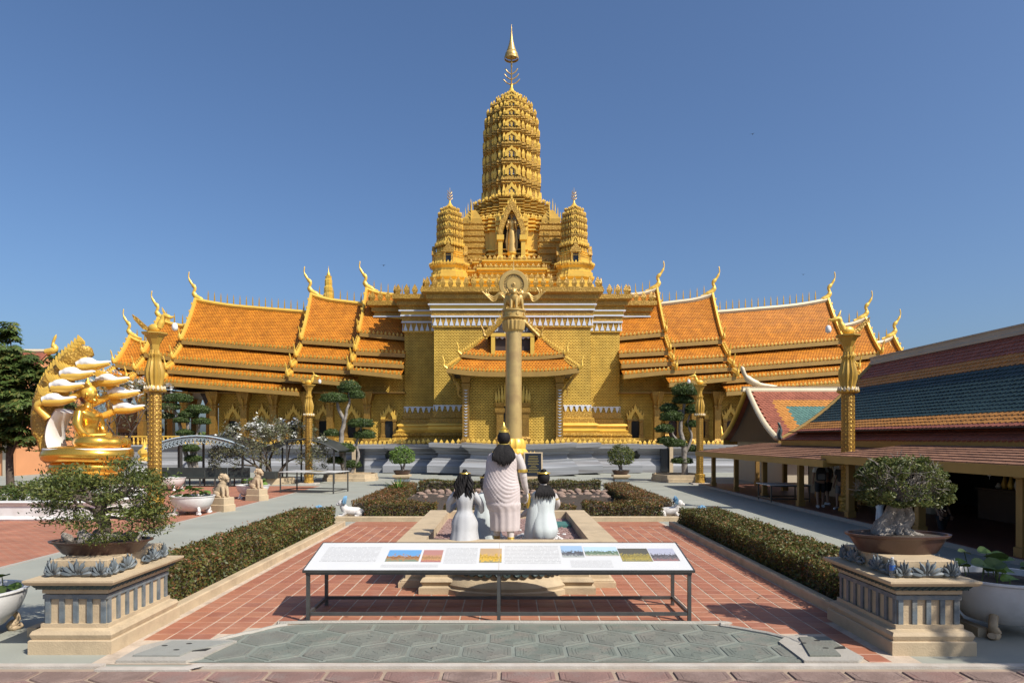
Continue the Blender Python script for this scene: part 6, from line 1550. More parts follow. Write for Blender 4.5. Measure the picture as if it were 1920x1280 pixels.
# ------------------------------------------------------------------ trees
def broad_tree(label, loc, h, seed, rad, n=5200, size=.24, m='leaf_tree', lean=(0,0,1), z_cr=.62, trunk=.16):
    t = thing('broadleaf_tree', label, 'tree', loc); rq = random.Random(seed); tips = []; tr = MB()
    grow(tr, rq, (0,0,0), lean, h*.42, trunk, 4, tips, .62, .12, 4, (2,3), .74, 8, .14); tr.build('trunk','bark',t,smooth=60)
    rg = np.random.default_rng(seed); P, O = [], []
    per = max(6, n//max(1,len(tips)))
    for p, d in tips:
        q, dd = shell_points(per, np.array(p), (rad,rad,rad*.7), rg, .1); P.append(q); O.append(dd)
    leaf_mesh('crown', leaf_arrays(np.concatenate(P), size, np.concatenate(O), .35, .45, .42, rng=rg), m, t); return t
def clump_tree(label, D, base, trunk_path, clumps, seed, size=.30, per=260, m='leaf_tree'):
    """tree whose crown is many leafy clumps, each carried by a limb"""
    loc = (XX(base[0],D), D, 0); t = thing('broadleaf_tree', label, 'tree', loc); rq = random.Random(seed); rg = np.random.default_rng(seed); tr = MB()
    W2 = lambda px, py, dy=0: Vector((XX(px,D)-loc[0], dy, ZZ(py,D)))
    pts = bez([Vector((0,0,0))]+[W2(*p) for p in trunk_path],5); tr.tube(pts,[lerp(.17,.07,i/(len(pts)-1)) for i in range(len(pts))],9); P, O = [], []
    for (px,py,rx,ry,dy) in clumps:
        c = W2(px,py,dy); near = pts[min(len(pts)-1, 4+rq.randrange(len(pts)-4))]; tr.tube(bez([near,(near+c)/2+Vector((0,0,-.15)),c],4),[.06]*3+[.045]*3+[.02]*3,6)
        r_ = (rx*D/F, rx*D/F, ry*D/F)
        for k in range(max(3,int(rx*ry/52))):
            d = Vector((rq.gauss(0,1),rq.gauss(0,1),rq.gauss(0,1))).normalized(); cc = c+Vector((d.x*r_[0],d.y*r_[1],d.z*r_[2]))*rq.uniform(.35,.95)
            for q in range(6):
                e = cc+Vector((rq.gauss(0,.16),rq.gauss(0,.16),rq.gauss(0,.10))); n_ = rq.randint(7,10); ax = Vector((d.x*.5,d.y*.5,.8)).normalized(); u = ax.orthogonal().normalized(); v = ax.cross(u)
                for w in range(n_):
                    a = 2*PI*w/n_+rq.random()*.4; o_ = u*math.cos(a)+v*math.sin(a); P.append(e+o_*size*.5-ax*.05); O.append((o_, ax))
    V4 = []
    for p, (o_, ax) in zip(P, O):
        s_ = size*rq.uniform(.7,1.15); tt = (o_-ax*rq.uniform(.1,.6)).normalized(); b = tt.cross(ax).normalized(); nn = b.cross(tt); V4 += [p-tt*s_*.5, p+b*s_*.19-nn*s_*.06, p+tt*s_*.5-nn*s_*.03, p-b*s_*.19-nn*s_*.06]
    tr.build('trunk','bark',t,smooth=60); leaf_mesh('crown', np.array([tuple(v) for v in V4]), m, t); return t
clump_tree('large dark broadleaf tree at the left picture edge', 31, (20,822), [(18,850),(25,800),(35,750),(30,700)],
    [(20,690,40,28,0),(70,690,40,26,-.5),(115,680,30,22,.5),(40,740,50,34,-.4),(95,735,35,32,.3),(20,790,38,30,0),(70,785,36,26,.4),(60,820,26,16,-.3),(-20,730,40,40,0),(5,615,26,26,.4),(-30,650,40,30,.3),(110,700,24,20,-.4),(35,800,30,26,-.6),(15,830,22,16,-.4),(-5,765,40,40,.6),(60,715,30,30,.8),(125,668,18,12,.3),(75,760,34,30,-.8),(50,700,36,28,-.9),(80,810,30,20,.2),(30,660,34,24,-.5),(95,770,30,28,.6)], 44)
def frangipani(label, loc, seed, h, spread, depth=5, fl=40, lf=6, m_l='leaf_frangipani', up=.02, twigs=1.0):
    t = thing('flowering_tree', label, 'tree', loc); rq = random.Random(seed); tips = []; tr = MB()
    for k in range(4):
        a = k*PI/2+rq.random(); grow(tr, rq, (.12*math.cos(a),.12*math.sin(a),0), (math.cos(a)*.55*spread,math.sin(a)*.55*spread,1), h*.36, .11, depth, tips, .62, up, 3, (2,3), .70, 7, .18)
    tr.build('trunk','bark',t,smooth=60)
    rg = np.random.default_rng(seed); P = []
    for p, d in tips: P.append(np.array(p)+rg.normal(size=(lf,3))*.13)
    leaf_mesh('foliage', leaf_arrays(np.concatenate(P), .16, None, 0, .5, .3, rng=rg), m_l, t)
    tips.sort(key=lambda q: -q[0].z-.2*rq.random()); ch = tips[:max(1,len(tips)*2//3)]; rq.shuffle(ch); P = []
    for p, d in ch[:fl]: P.append(np.array(p)+np.array([0,0,.08])+rg.normal(size=(11,3))*.09)
    leaf_mesh('blossom', leaf_arrays(np.concatenate(P), .16, None, 0, 1.4, .8, rng=rg), 'petal', t); return t
frangipani('bare-branched frangipani tree dotted with white blossom left of centre', (XX(512,38.5),38.5,.15), 3, 3.6, .95, 5, 60, 16)
frangipani('frangipani with sparse leaves behind the serpent statue', (XX(212,33),33,0), 8, 5.6, .55, 5, 40, 5, up=.1)
tag(MB().lathe([(1.15,0),(1.15,.32),(1.10,.34),(.95,.34),(.95,.2),(0,.2)],8,(XX(515,38.0),38.0,0)).build('tree_kerb','tan_stone'),'octagonal tan kerb round the white-flowered tree','kerb')
MB_ = MB()
tag(MB().rectprof(XX(493,37),XX(493,37)+.75,36.7,37.2,[(0,.34),(0,.70),(-.02,.72)]).build('planter_box','bench_dark'),'small dark planter box at the foot of the white-flowered tree','planter')

def topiary(label, D, base_px, pads, trunks, seed, m_b='bark_pale', n=1300):
    bx, by = base_px; loc = (XX(bx,D), D, ZZ(by,D)); t = thing('topiary_tree', label, 'tree', loc); rg = np.random.default_rng(seed); rq = random.Random(seed)
    tr = MB(); W2 = lambda px, py, dy=0: Vector((XX(px,D)-loc[0], dy, ZZ(py,D)-loc[2]))
    for path, r0, r1 in trunks:
        pts = bez([W2(*p) for p in path],4); tr.tube([p+Vector((rq.uniform(-.02,.02),rq.uniform(-.05,.05),0)) for p in pts],[lerp(r0,r1,i/(len(pts)-1)) for i in range(len(pts))],8)
    cs = []
    for (px,py,rx,ry) in pads:
        c = W2(px,py,rq.uniform(-.35,.35)); cs.append(c); near = min((Vector(v) for v in tr.v), key=lambda v: (v-c).length+(.4 if v.z > c.z else 0)); mid = (near+c)/2+Vector((0,0,-.08)); tr.tube(bez([near,mid,c-Vector((0,0,ry*D/F*.4))],4),[.05]*3+[.04]*3+[.03]*3,6)
    tr.build('trunk',m_b,t,smooth=60)
    for c,(px,py,rx,ry) in zip(cs,pads):
        r_ = (rx*1.22*D/F,rx*D/F*1.0,ry*1.2*D/F); q,d = shell_points(int(n*(rx/15)**1.3*2),tuple(c),r_,rg,.72,-.55); co = MB(); co.ell(c,r_[0]*.72,r_[1]*.72,r_[2]*.62,12,8); 
        o = leaf_mesh('foliage_pad',leaf_arrays(q,.085,d,.45,.2,.5,rng=rg),'leaf_topiary',t); co.build('pad_core','leaf_topiary',o)
    return t
topiary('sculpted cloud-pruned tree with pale trunk left of the gold tower', 41, (655,886), [(652,726,18,12),(628,747,22,10),(667,740,13.5,9),(676,794,20,9),(683,815,17,9),(622,812,12,7),(648,840,17.5,9),(658,871,15,8),(631,863,13,7)],
    [([(648,886),(640,850),(640,815),(645,790),(634,765),(632,750)],.20,.07),([(645,795),(650,770),(655,750),(653,732)],.10,.05),([(660,886),(672,855),(668,830),(676,812),(676,798)],.10,.05)], 51)
topiary('sculpted cloud-pruned tree behind the lattice canopy at far left', 43, (365,886), [(334,747,22,9),(320,763,17.5,7),(369,768,18.5,8.5),(352,777,15.5,7),(378,790,14,7),(309,780,13,6),(344,788,12,6),(348,811,14,6),(361,840,14,7),(362,860,14,7)],
    [([(362,886),(345,840),(340,805),(330,775),(322,765)],.16,.06),([(366,886),(358,830),(352,790),(366,772)],.15,.06),([(370,886),(366,830),(376,795)],.11,.05)], 52)
topiary('dark sculpted cloud-pruned tree right of the gold tower beside the verandah', 40, (1286,890), [(1284,732,22,12),(1281,750,17,9),(1256,765,15,8),(1260,781,19,11),(1299,768,13,9),(1245,804,15,8),(1299,795,11,7.5),(1247,826,14,7.5),(1267,831,18,9),(1297,841,11,7),(1281,864,17,7)],
    [([(1284,900),(1283,865),(1281,830),(1275,800),(1282,770),(1284,738)],.20,.07),([(1281,835),(1262,815),(1258,790)],.10,.05),([(1284,850),(1297,820),(1290,790),(1298,770)],.09,.05)], 53, 'bark_pale')
for nm, x0, x1, y0, y1 in (('pale octagonal kerb under the left sculpted tree',XX(604,40.5),XX(704,40.5),39.8,42.2),('pale kerb under the right sculpted tree',XX(1224,40.5),XX(1318,40.5),38.8,42.0)):
    w = (x1-x0)/2; d = (y1-y0)/2; cx, cy = (x0+x1)/2, (y0+y1)/2; c = .35
    pl_ = [(-w,-d*c),(-w*.7,-d),(w*.7,-d),(w,-d*c),(w,d*c),(w*.7,d),(-w*.7,d),(-w,d*c)]
    tag(MB().sect(pl_,[(1,0),(1,.2),(.97,.22),(.97,.42),(.93,.43),(.93,.3)],(cx,cy,0)).build('tree_kerb','tan_stone'),nm,'kerb')
# small ball bonsai on stands flanking the bed
def ball_bonsai(label, px, py, rx, ry, D, seed, stand_label):
    x = XX(px,D); zp = ZZ(889,D); s_ = thing('bonsai_stand',stand_label,'pedestal',(x,D,0))
    MB().rectprof(-.42,.42,-.42,.42,[(0,0),(0,.18),(-.08,.22),(-.08,zp-.16),(.02,zp-.12),(.02,zp-.02),(-.03,zp)]).build('stand','tan_stone',s_); MB().rectprof(-.36,.36,-.36,.36,[(.0,zp*.4),(.02,zp*.42),(.02,zp*.6),(.0,zp*.62)],caps=False).build('painted_band','blue_paint',s_)
    t = thing('bonsai_tree',label,'bonsai',(x,D,zp)); MB().lathe([(.3,0),(.4,.05),(.46,.2),(.49,.22),(.44,.22),(.42,.18),(0,.18)],24).build('pot','pot_brown',t,smooth=40)
    tr = MB(); tips = []; rq = random.Random(seed); zc = ZZ(py,D)-zp
    for k in range(3): grow(tr,rq,(.05*k-.05,0,.16),(rq.uniform(-.4,.4),rq.uniform(-.4,.4),1),zc*.5,.06,2,tips,.6,.1,3)
    tr.build('trunk','bark_pale',t,smooth=60); rg = np.random.default_rng(seed); q,d = shell_points(2600,(0,0,zc),(rx*D/F,rx*D/F,ry*D/F),rg,.55,-.7); leaf_mesh('foliage',leaf_arrays(q,.09,d,.3,.3,.55,rng=rg),'leaf_bonsai_dark' if seed%2 else 'leaf_bright',t)
ball_bonsai('small bright round bonsai left behind the bed',754,855,24.5,20,36,62,'tan stand under the bright round bonsai left of the bed')
ball_bonsai('small round bonsai right behind the bed',1164,855,26,23,36,63,'tan stand under the round bonsai right of the bed')

# ------------------------------------------------------------------ bowls, tan lions, side board on the left
bowl('bowl_planter','white footed bowl full of green leaves beside the tan lion',(XX(361,22.6),22.6,0),.68,.50,'c',26,5)
bowl('bowl_planter','second white footed bowl further back on the brick paving',(XX(474,28.6),28.6,0),.66,.46,'c',20,6)
bowl('bowl_planter','small white bowl by the dark bench',(XX(318,33),33,0),.7,.5,'c',10,7)
def sit_lion(label, loc, rz):
    t = thing('lion_statue',label,'lion statue',loc,rz,'tan seated lions'); MB().rectprof(-.34,.34,-.28,.28,[(0,0),(0,.22),(-.03,.24),(-.03,.46),(-.05,.48)]).build('block','tan_stone',t)
    mb = MB(); mb.tube(bez([(-.14,0,.62),(-.02,0,.80),(.06,0,.98),(.08,0,1.08)],4),[.17]*4+[.16]*3+[.13]*3+[.11]*3,12)
    for s in (-1,1):
        mb.ell((-.12,s*.13,.60),.15,.08,.12,10,7); mb.tube([(.10,s*.09,.85),(.15,s*.10,.65),(.15,s*.10,.50),(.22,s*.10,.50)],[.07,.055,.05,.04],8); mb.tube([(-.05,s*.17,.53),(.10,s*.17,.50)],[.05,.04],7)
    mb.ell((.12,0,1.16),.13,.12,.13,12,9); mb.ell((.23,0,1.12),.075,.085,.06,8,6); mb.tube([(.2,0,1.06),(.28,0,1.05)],.045,7)
    for s in (-1,1): mb.ell((.06,s*.11,1.25),.035,.03,.045,6,5); mb.ell((.20,s*.06,1.20),.025,.025,.02,6,4)
    mb.tube(bez([(-.24,0,.58),(-.34,0,.7),(-.27,0,.85)],4),[.05]*4+[.06]*3+[.02]*2,7); mb.build('body','lion_tan',t,smooth=60)
    mn = MB(); rg = random.Random(4)
    for k in range(30): a = rg.uniform(-2.4,2.4); mn.ell((.02+rg.uniform(-.04,.06),math.sin(a)*.13,1.14+math.cos(a)*.13),.035,.035,.035,6,4)
    mn.build('mane','lion_tan',t,smooth=60,kind='stuff'); return t
sit_lion('tan seated lion statue on a block nearest, beside the leafy white bowl',(XX(416,23.6),23.6,0),R(-20))
sit_lion('tan seated lion statue on a block further back, before the second bowl',(XX(482,27.6),27.6,0),R(-20))
ib2 = board('information_board','flat cream information board on thin dark legs by the left path',0,0,1.5,1.35,.92,.96,R(-12),False,(XX(575,31.2),31.2,0),.025)
MB().box(-1.38,1.38,-.04,1.54,.955,.98).build('panel','board_white',ib2); MB().add([(-.2,.3,.9815),(.5,.3,.9815),(.5,1.2,.9815),(-.2,1.2,.9815)],[(0,1,2,3)]).build('photo_print','photo_garden',ib2); MB().add([(-1.2,.2,.9815),(-.4,.2,.9815),(-.4,1.3,.9815),(-1.2,1.3,.9815)],[(0,1,2,3)]).build('text_block','print_text',ib2)
# arched canopy with lattice valance
cp = thing('canopy','arched grey canopy with lattice valance on posts at left','canopy',(XX(385,37),37,0))
def arcz(u): return 2.62-.62*u*u
A = MB(); L_ = 2.6
rings = [[(u*L_,y,arcz(u)+(.1 if y > .5 else .0)) for u in [lerp(-1.05,1.05,k/16) for k in range(17)]] for y in (-1.0,0.5,2.0)]
A.loft(rings,caps=False,closed=False); A.loft([[(p[0],p[1],p[2]+.05) for p in r_] for r_ in rings],caps=False,closed=False); A.build('roof_sheet','bench_dark',cp,smooth=60)
E = MB(); E.tube([(p[0],p[1]-.02,p[2]+.02) for p in rings[0]],.05,6); E.build('edge_beam','lattice_blue',cp)
V_ = MB()
for k in range(26):
    u = lerp(-.97,.97,k/25); z = arcz(u)-.17; M = Matrix.Translation((u*L_,-1.0,z)) @ Matrix.Rotation(PI/2,4,'X'); t_ = MB(); t_.lathe([(.085,-.012),(.125,-.012),(.125,.012),(.085,.012),(.085,-.012)],12,caps=False); t_.lathe([(.02,-.012),(.055,-.012),(.055,.012),(.02,.012),(.02,-.012)],8,caps=False); t_.xf(M); V_.add(t_.v,t_.f)
    M = Matrix.Translation((u*L_+.1,-1.0,z-.13)) @ Matrix.Rotation(PI/2,4,'X'); t_ = MB(); t_.lathe([(.05,-.012),(.085,-.012),(.085,.012),(.05,.012),(.05,-.012)],10,caps=False); t_.xf(M); V_.add(t_.v,t_.f)
V_.build('lattice_valance','lattice_blue',cp,kind='stuff')
for x in (-2.3,-.9,2.35):
    for y in (-.85,1.8): MB().box(x-.05,x+.05,y-.05,y+.05,0,arcz(x/L_)).build('post','steel_dark',cp)
cp2 = copy_tree(cp); cp2.location = (XX(385,37)+4.9,38.6,-.1); cp2.scale = (.8,1,.97); [bpy.data.objects.remove(ch) for ch in list(cp2.children) if ch.name.startswith('lattice')]
for ch in cp2.children:
    if ch.name.startswith('edge'): ch.data = ch.data.copy(); ch.data.materials.clear(); ch.data.materials.append(MATS['bench_dark'])
cp2['label'] = 'second arched canopy bay reaching towards the white-flowered tree'
bn = thing('bench','long dark bench with panels under the canopy at left','bench',(XX(385,36),35.6,0))
MB().box(-2.4,2.4,-.3,.3,.42,.50).build('seat','bench_dark',bn)
for k in range(4): MB().box(-2.38+k*1.2,-1.22+k*1.2,.3,.36,.50,.98).build('back_panel','bench_dark',bn)
for k in range(7):
    x = lerp(-2.35,2.35,k/6); MB().box(x-.03,x+.03,-.26,-.2,0,.42).build('leg','steel_dark',bn); MB().box(x-.03,x+.03,.28,.34,0,.42).build('leg','steel_dark',bn)
# gold urn finial on pedestal and small shrine pavilion behind
ur = thing('urn','small gold urn on a pale pedestal behind the left lamp post','urn',(XX(271,40),40,0)); MB().rectprof(-.42,.42,-.42,.42,[(0,0),(0,.3),(-.1,.35),(-.1,1.0),(.02,1.1),(.02,1.2)]).build('pedestal','ceramic_white',ur); MB().lathe([(.3,1.2),(.36,1.3),(.2,1.45),(.36,1.65),(.34,1.8),(.16,1.95),(.1,2.1),(0,2.5)],16,rib=8,amp=.05).build('urn_body','gold',ur,smooth=40)
sh = thing('shrine','small gold-roofed shrine with silver panels behind the left lamp post','shrine',(XX(258,58),58,0))
MB().rectprof(-1.1,1.1,-1.1,1.1,[(.3,0),(.3,.8),(.1,.9),(0,1.0)]).build('base','blue_paint',sh); MB().box(-1.0,1.0,-1.0,1.0,1.0,3.0).build('body','silver_carved',sh); MB().rectprof(-1,1,-1,1,[(.45,3.0),(.5,3.3),(.35,3.6),(.1,4.6),(-.15,5.0),(-.6,5.1)]).build('roof','roof_far',sh)
# stupa behind the left wing
sp = thing('stupa','slim gold ringed stupa spire behind the left hall roof','stupa',(XX(616,76),76,0))
MB().box(-1.6,1.6,-1.6,1.6,0,14).build('body','gold',sp)
sq = [(-1,-1),(1,-1),(1,1),(-1,1)]; pz = 14.0; kk = 1.25
for k in range(8):
    h = .82; MB().sect(redent(.5,((.8,.8),)),[(kk,pz),(kk,pz+h*.5),(kk*.84,pz+h*.6),(kk*.84,pz+h*.85),(kk*.9,pz+h)],(0,0,0)).build('stupa_tier','gold',sp); pz += h; kk *= .84
MB().lathe([(.18,pz),(.2,pz+.2),(.06,pz+.5),(.0,pz+1.2)],10).build('tip','gold',sp,smooth=40)
rl = thing('railing','thin white railing on the roof beside the stupa','railing',(XX(600,74),74,0))
for z in (15.9,16.6): MB().box(-1.2,1.2,-.03,.03,z,z+.07).build('rail','lamp_white',rl)
for x in (-1.2,0,1.2): MB().box(x-.03,x+.03,-.035,.035,14,16.65).build('post','lamp_white',rl)
# orange building behind the tree
ob = thing('orange_building','orange-walled building with cream pilasters and red roof behind the left tree','building',(-36.3,46,0))
MB().box(-14,3.2,0,9,0,2.35).build('wall','orange_wall',ob)
for k in range(7): MB().box(-12+k*2.4,-11.6+k*2.4,-.15,0,0,2.3).build('pilaster','cream_wall',ob)
MB().box(-14.4,3.6,-.9,-.0,2.35,2.5).build('eave','concrete_grey',ob); MB().box(-14.4,3.7,-.95,.1,2.5,2.62).build('eave_edge','bench_dark',ob)
rf = MB(); rf.add([(-14,-.5,5.0),(2.4,-.5,5.0),(2.4,4.5,8.9),(-14,4.5,8.9),(2.4,9.5,5.0),(-14,9.5,5.0)],[(0,1,2,3),(3,2,4,5)]); rf.build('roof','tile_red',ob)
MB().plate([(2.3,0,5.0),(2.3,9,5.0),(2.3,4.5,8.7)],.15,Vector((-1,0,0))).build('gable','orange_wall',ob); MB().box(-14,2.0,.6,8.4,2.6,5.2).build('upper_wall','orange_wall',ob)
MB().tube([(-14,4.5,8.95),(2.6,4.5,8.95)],.18,6).build('ridge','ridge_cream',ob); MB().tube(bez([(2.2,4.5,8.9),(2.9,4.5,9.1),(2.7,4.5,9.5),(2.95,4.5,10.2)],4),[.25]*4+[.2]*4+[.1]*4+[.02],7).build('roof_horn','gold',ob,smooth=60)
# distant tree line, hazy
def far_wood(x0, x1, y, h, n, seed):
    rg = np.random.default_rng(seed); P = np.stack([rg.uniform(x0,x1,n),y+rg.uniform(-6,6,n),np.zeros(n)],1); hh = h*(.6+.25*np.sin(P[:,0]*.11)+.2*np.sin(P[:,0]*.37+1)); P[:,2] = hh*rg.uniform(0,1,n); return leaf_arrays(P,1.5,None,0,.3,.7,rng=rg)
o = leaf_mesh('tree_line',np.concatenate([far_wood(-230,-28,150,6.5,9000,1),far_wood(28,230,150,6.5,9000,2),far_wood(-60,60,170,5,5000,3)]),'leaf_tree'); tag(o,'distant dark green line of trees beyond the temple','tree line',kind='stuff')
# ------------------------------------------------------------------ right pavilions
def roof_tiles(root, cols, rows, pos, colour, parts=300, key=None):
    """individual glazed tiles; the ones that show largest are objects of their own"""
    tm = {}
    spots = []
    for j in range(rows):
        for i in range(cols):
            spots.append((i,j))
    spots.sort(key=lambda q: key(*q))
    base = MB(); w = .5
    base.add([(-.105,-.02,0),(.105,-.02,0),(.105,.20,.0),(.0,.27,0),(-.105,.20,0),(-.105,-.02,.03),(.105,-.02,.03),(.105,.20,.045),(.0,.27,.05),(-.105,.20,.045)],
        [(5,6,7,8,9),(0,1,6,5),(1,2,7,6),(2,3,8,7),(3,4,9,8),(4,0,5,9)])
    bucket = {}
    for n, (i,j) in enumerate(spots):
        M = pos(i,j)
        if M is None: continue
        c = colour(i,j)
        if len([0]) and n < parts:
            if c not in tm: tm[c] = base.mesh('roof_tile'); tm[c].materials.append(MATS[c])
            o = link('roof_tile', tm[c], None, root); o.matrix_local = M
        else:
            b = bucket.setdefault(c, MB()); b.add([M @ Vector(v) for v in base.v], base.f)
    for c, b in bucket.items(): b.build('roof_tile_field', c, root, kind='stuff')
pa = thing('tiled_pavilion','long low pavilion with red, orange and dark teal tiled roof on the right','pavilion',(16.7,20,0))
EX, RX, EH, RH, YFAR, YNEAR = 12.5-16.7, 0.0, 2.46, 5.92, 31.0-20, 8.0-20
def prof_a(t):      # concave slope, t 0 eave .. 1 ridge
    return (lerp(EX,RX,t), lerp(EH,RH,t) - .38*math.sin(PI*t)*(1-.25*t))
def slope_mesh(m):
    pass
und = MB()
for sgn in (1,-1):
    rings = []
    for k in range(9):
        x, z = prof_a(k/8); rings.append([(x*sgn,YNEAR,z-.03),(x*sgn,YFAR,z-.03)])
    und.loft(rings,caps=False,closed=False)
und.build('roof_deck','tile_red',pa)
slen = 0; S_ = [prof_a(k/100) for k in range(101)]; cum = [0]
for k in range(100): cum.append(cum[-1]+math.dist(S_[k],S_[k+1]))
slen = cum[-1]; rowp = .195; rows_a = int(slen/rowp); colp = .215; cols_a = int((YFAR-YNEAR-.2)/colp)
def at_len(l):
    import bisect
    k = min(99,bisect.bisect_left(cum,l)); k = max(1,k); t = (l-cum[k-1])/(cum[k]-cum[k-1]); a, b = S_[k-1], S_[k]; return (lerp(a[0],b[0],t),lerp(a[1],b[1],t)), (b[0]-a[0],b[1]-a[1])
rt_ = random.Random(8)
def pos_a(i,j):
    (x,z),(dx,dz) = at_len((j+.75)*rowp); y = YFAR-.15-(i+(.5 if j%2 else 0))*colp; L = math.hypot(dx,dz)
    down = Vector((-dx/L,0,-dz/L)); side = Vector((0,-1,0)); nrm = side.cross(down); nrm = nrm if nrm.z > 0 else -nrm
    down2 = (down + nrm*rt_.uniform(.045,.075)).normalized(); n2 = (nrm+side*rt_.uniform(-.03,.03)).normalized(); s2 = down2.cross(n2); 
    M = Matrix((s2,down2,n2)).transposed().to_4x4(); M.translation = (x,y,z); return M
def col_a(i,j):
    t = j/rows_a
    if t < .17: return 'tile_red'
    if t < .27: return 'tile_orange'
    if t < .70: return 'tile_teal'
    if t < .80: return 'tile_orange'
    return 'tile_red'
def key_a(i,j):
    y = 20+YFAR-.15-i*colp; x = 16.7+at_len((j+.75)*rowp)[0][0]; px = x/y*1280+951
    return (0 if px < 1925 else 1000)+y
roof_tiles(pa, cols_a, rows_a, pos_a, col_a, 300, key_a)
# ridge, gable edge, eave fascia
MB().rectprof(-.16,.16,YNEAR,YFAR+.1,[(.04,RH-.08),(.04,RH+.02),(0,RH+.06),(0,RH+.2),(.03,RH+.22),(.03,RH+.27)]).build('ridge','cream_wall',pa)
for sgn in (1,-1):
    bb = MB(); bb.tube([(prof_a(k/12)[0]*sgn,YFAR+.05,prof_a(k/12)[1]+.06) for k in range(13)],.10,6); bb.build('bargeboard','fascia_gold',pa)
    x = EX*sgn; MB().box(min(x-.06*sgn,x+.1*sgn),max(x-.06*sgn,x+.1*sgn),YNEAR,YFAR,EH-.34,EH+.0).build('eave_board','fascia_gold',pa)
MB().plate([(EX+.2,YFAR-.25,EH-.2)]+[(prof_a(k/8)[0]*.98+.02,YFAR-.25,prof_a(k/8)[1]-.1) for k in range(9)]+[(-prof_a(k/8)[0]*.98-.02,YFAR-.25,prof_a(k/8)[1]-.1) for k in range(7,-1,-1)],.1).build('gable_wall','cream_wall',pa)
fl = MB(); fl.tube(bez([(EX,YFAR+.05,EH),(EX-.12,YFAR+.05,EH+.15),(EX-.06,YFAR+.05,EH+.5),(EX-.2,YFAR+.05,EH+.8)],4),[.1]*4+[.09]*4+[.05]*4+[.01],6); fl.build('eave_flame','green_paint',pa,smooth=60)
# walls with openings: dark shop interior
WX = 13.4-16.7
for (y0,y1) in ((8-20,14.6-20),(16.2-20,16.7-20),(21.6-20,22.0-20),(24.6-20,26.2-20),(29.3-20,30.4-20)): MB().box(WX,WX+.18,y0,y1,.12,2.75).build('wall','cream_wall',pa)
MB().box(WX,WX+.18,26.2-20,29.3-20,.12,2.75).build('wall','cream_wall',pa)
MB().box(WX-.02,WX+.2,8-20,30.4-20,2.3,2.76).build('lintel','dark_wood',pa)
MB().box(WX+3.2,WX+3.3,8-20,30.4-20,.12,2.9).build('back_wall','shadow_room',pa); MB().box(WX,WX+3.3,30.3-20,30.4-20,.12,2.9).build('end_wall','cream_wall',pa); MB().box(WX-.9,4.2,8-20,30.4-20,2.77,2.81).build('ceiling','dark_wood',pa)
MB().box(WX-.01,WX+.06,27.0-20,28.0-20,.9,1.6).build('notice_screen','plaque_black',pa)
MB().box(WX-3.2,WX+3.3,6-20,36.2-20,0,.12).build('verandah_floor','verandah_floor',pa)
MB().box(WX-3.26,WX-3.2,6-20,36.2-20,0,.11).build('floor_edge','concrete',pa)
# verandah roofs on posts (two lengths at slightly different heights)
def verandah(y0, y1, xe, ze, xw, zw, edge):
    x0, x1 = xe-16.7, xw-16.7; a, b = y0-20, y1-20; mb = MB(); NS = 9
    for k in range(NS):   # lapped shingle courses
        t0, t1 = k/NS, (k+1)/NS
        mb.box(0,0,0,0,0,0) if False else mb.add([(lerp(x0,x1,t0),a,lerp(ze,zw,t0)+.025),(lerp(x0,x1,t0),b,lerp(ze,zw,t0)+.025),(lerp(x0,x1,t1),b,lerp(ze,zw,t1)),(lerp(x0,x1,t1),a,lerp(ze,zw,t1)),(lerp(x0,x1,t0),a,lerp(ze,zw,t0)-.05),(lerp(x0,x1,t0),b,lerp(ze,zw,t0)-.05),(lerp(x0,x1,t1),b,lerp(ze,zw,t1)-.05),(lerp(x0,x1,t1),a,lerp(ze,zw,t1)-.05)],
            [(0,1,2,3),(4,7,6,5),(0,4,5,1),(3,2,6,7),(0,3,7,4),(1,5,6,2)])
    mb.build('verandah_roof','shingle_brown',pa)
    MB().box(x0-.05,x0+.02,a-.02,b+.02,ze-.22,ze+.0).build('verandah_fascia','fascia_gold',pa)
    for y in (a,b):
        MB().plate([(x0,y-.03,ze-.22),(x1,y-.03,zw-.22),(x1,y-.03,zw-.0),(x0,y-.03,ze-.0)],.06).build('verandah_fascia','fascia_gold',pa)
    MB().add([(x0+.02,a,ze-.07),(x0+.02,b,ze-.07),(x1,b,zw-.07),(x1,a,zw-.07)],[(0,3,2,1)]).build('verandah_ceiling','dark_wood',pa)
verandah(7.5,21.3,9.85,1.98,13.2,2.40,0)
verandah(21.0,35.2,9.75,1.84,13.2,2.28,0)
pm = MB().rectprof(-.09,.09,-.09,.09,[(.03,.12),(.03,.3),(0,.32),(0,1.68),(.03,1.7),(.03,1.82)]).mesh('post'); pm.materials.append(MATS['wood_gold'])
for y in (10.4,13.75,17.2,20.7,24.2,27.6,31.0,34.4): link('post',pm,None,pa,(10.4-16.7,y-20,0))
for y in (24.2,27.6,31.0,34.4): o = link('post',pm,None,pa,(12.6-16.7,y-20,0)); o.scale = (1,1,1.2)
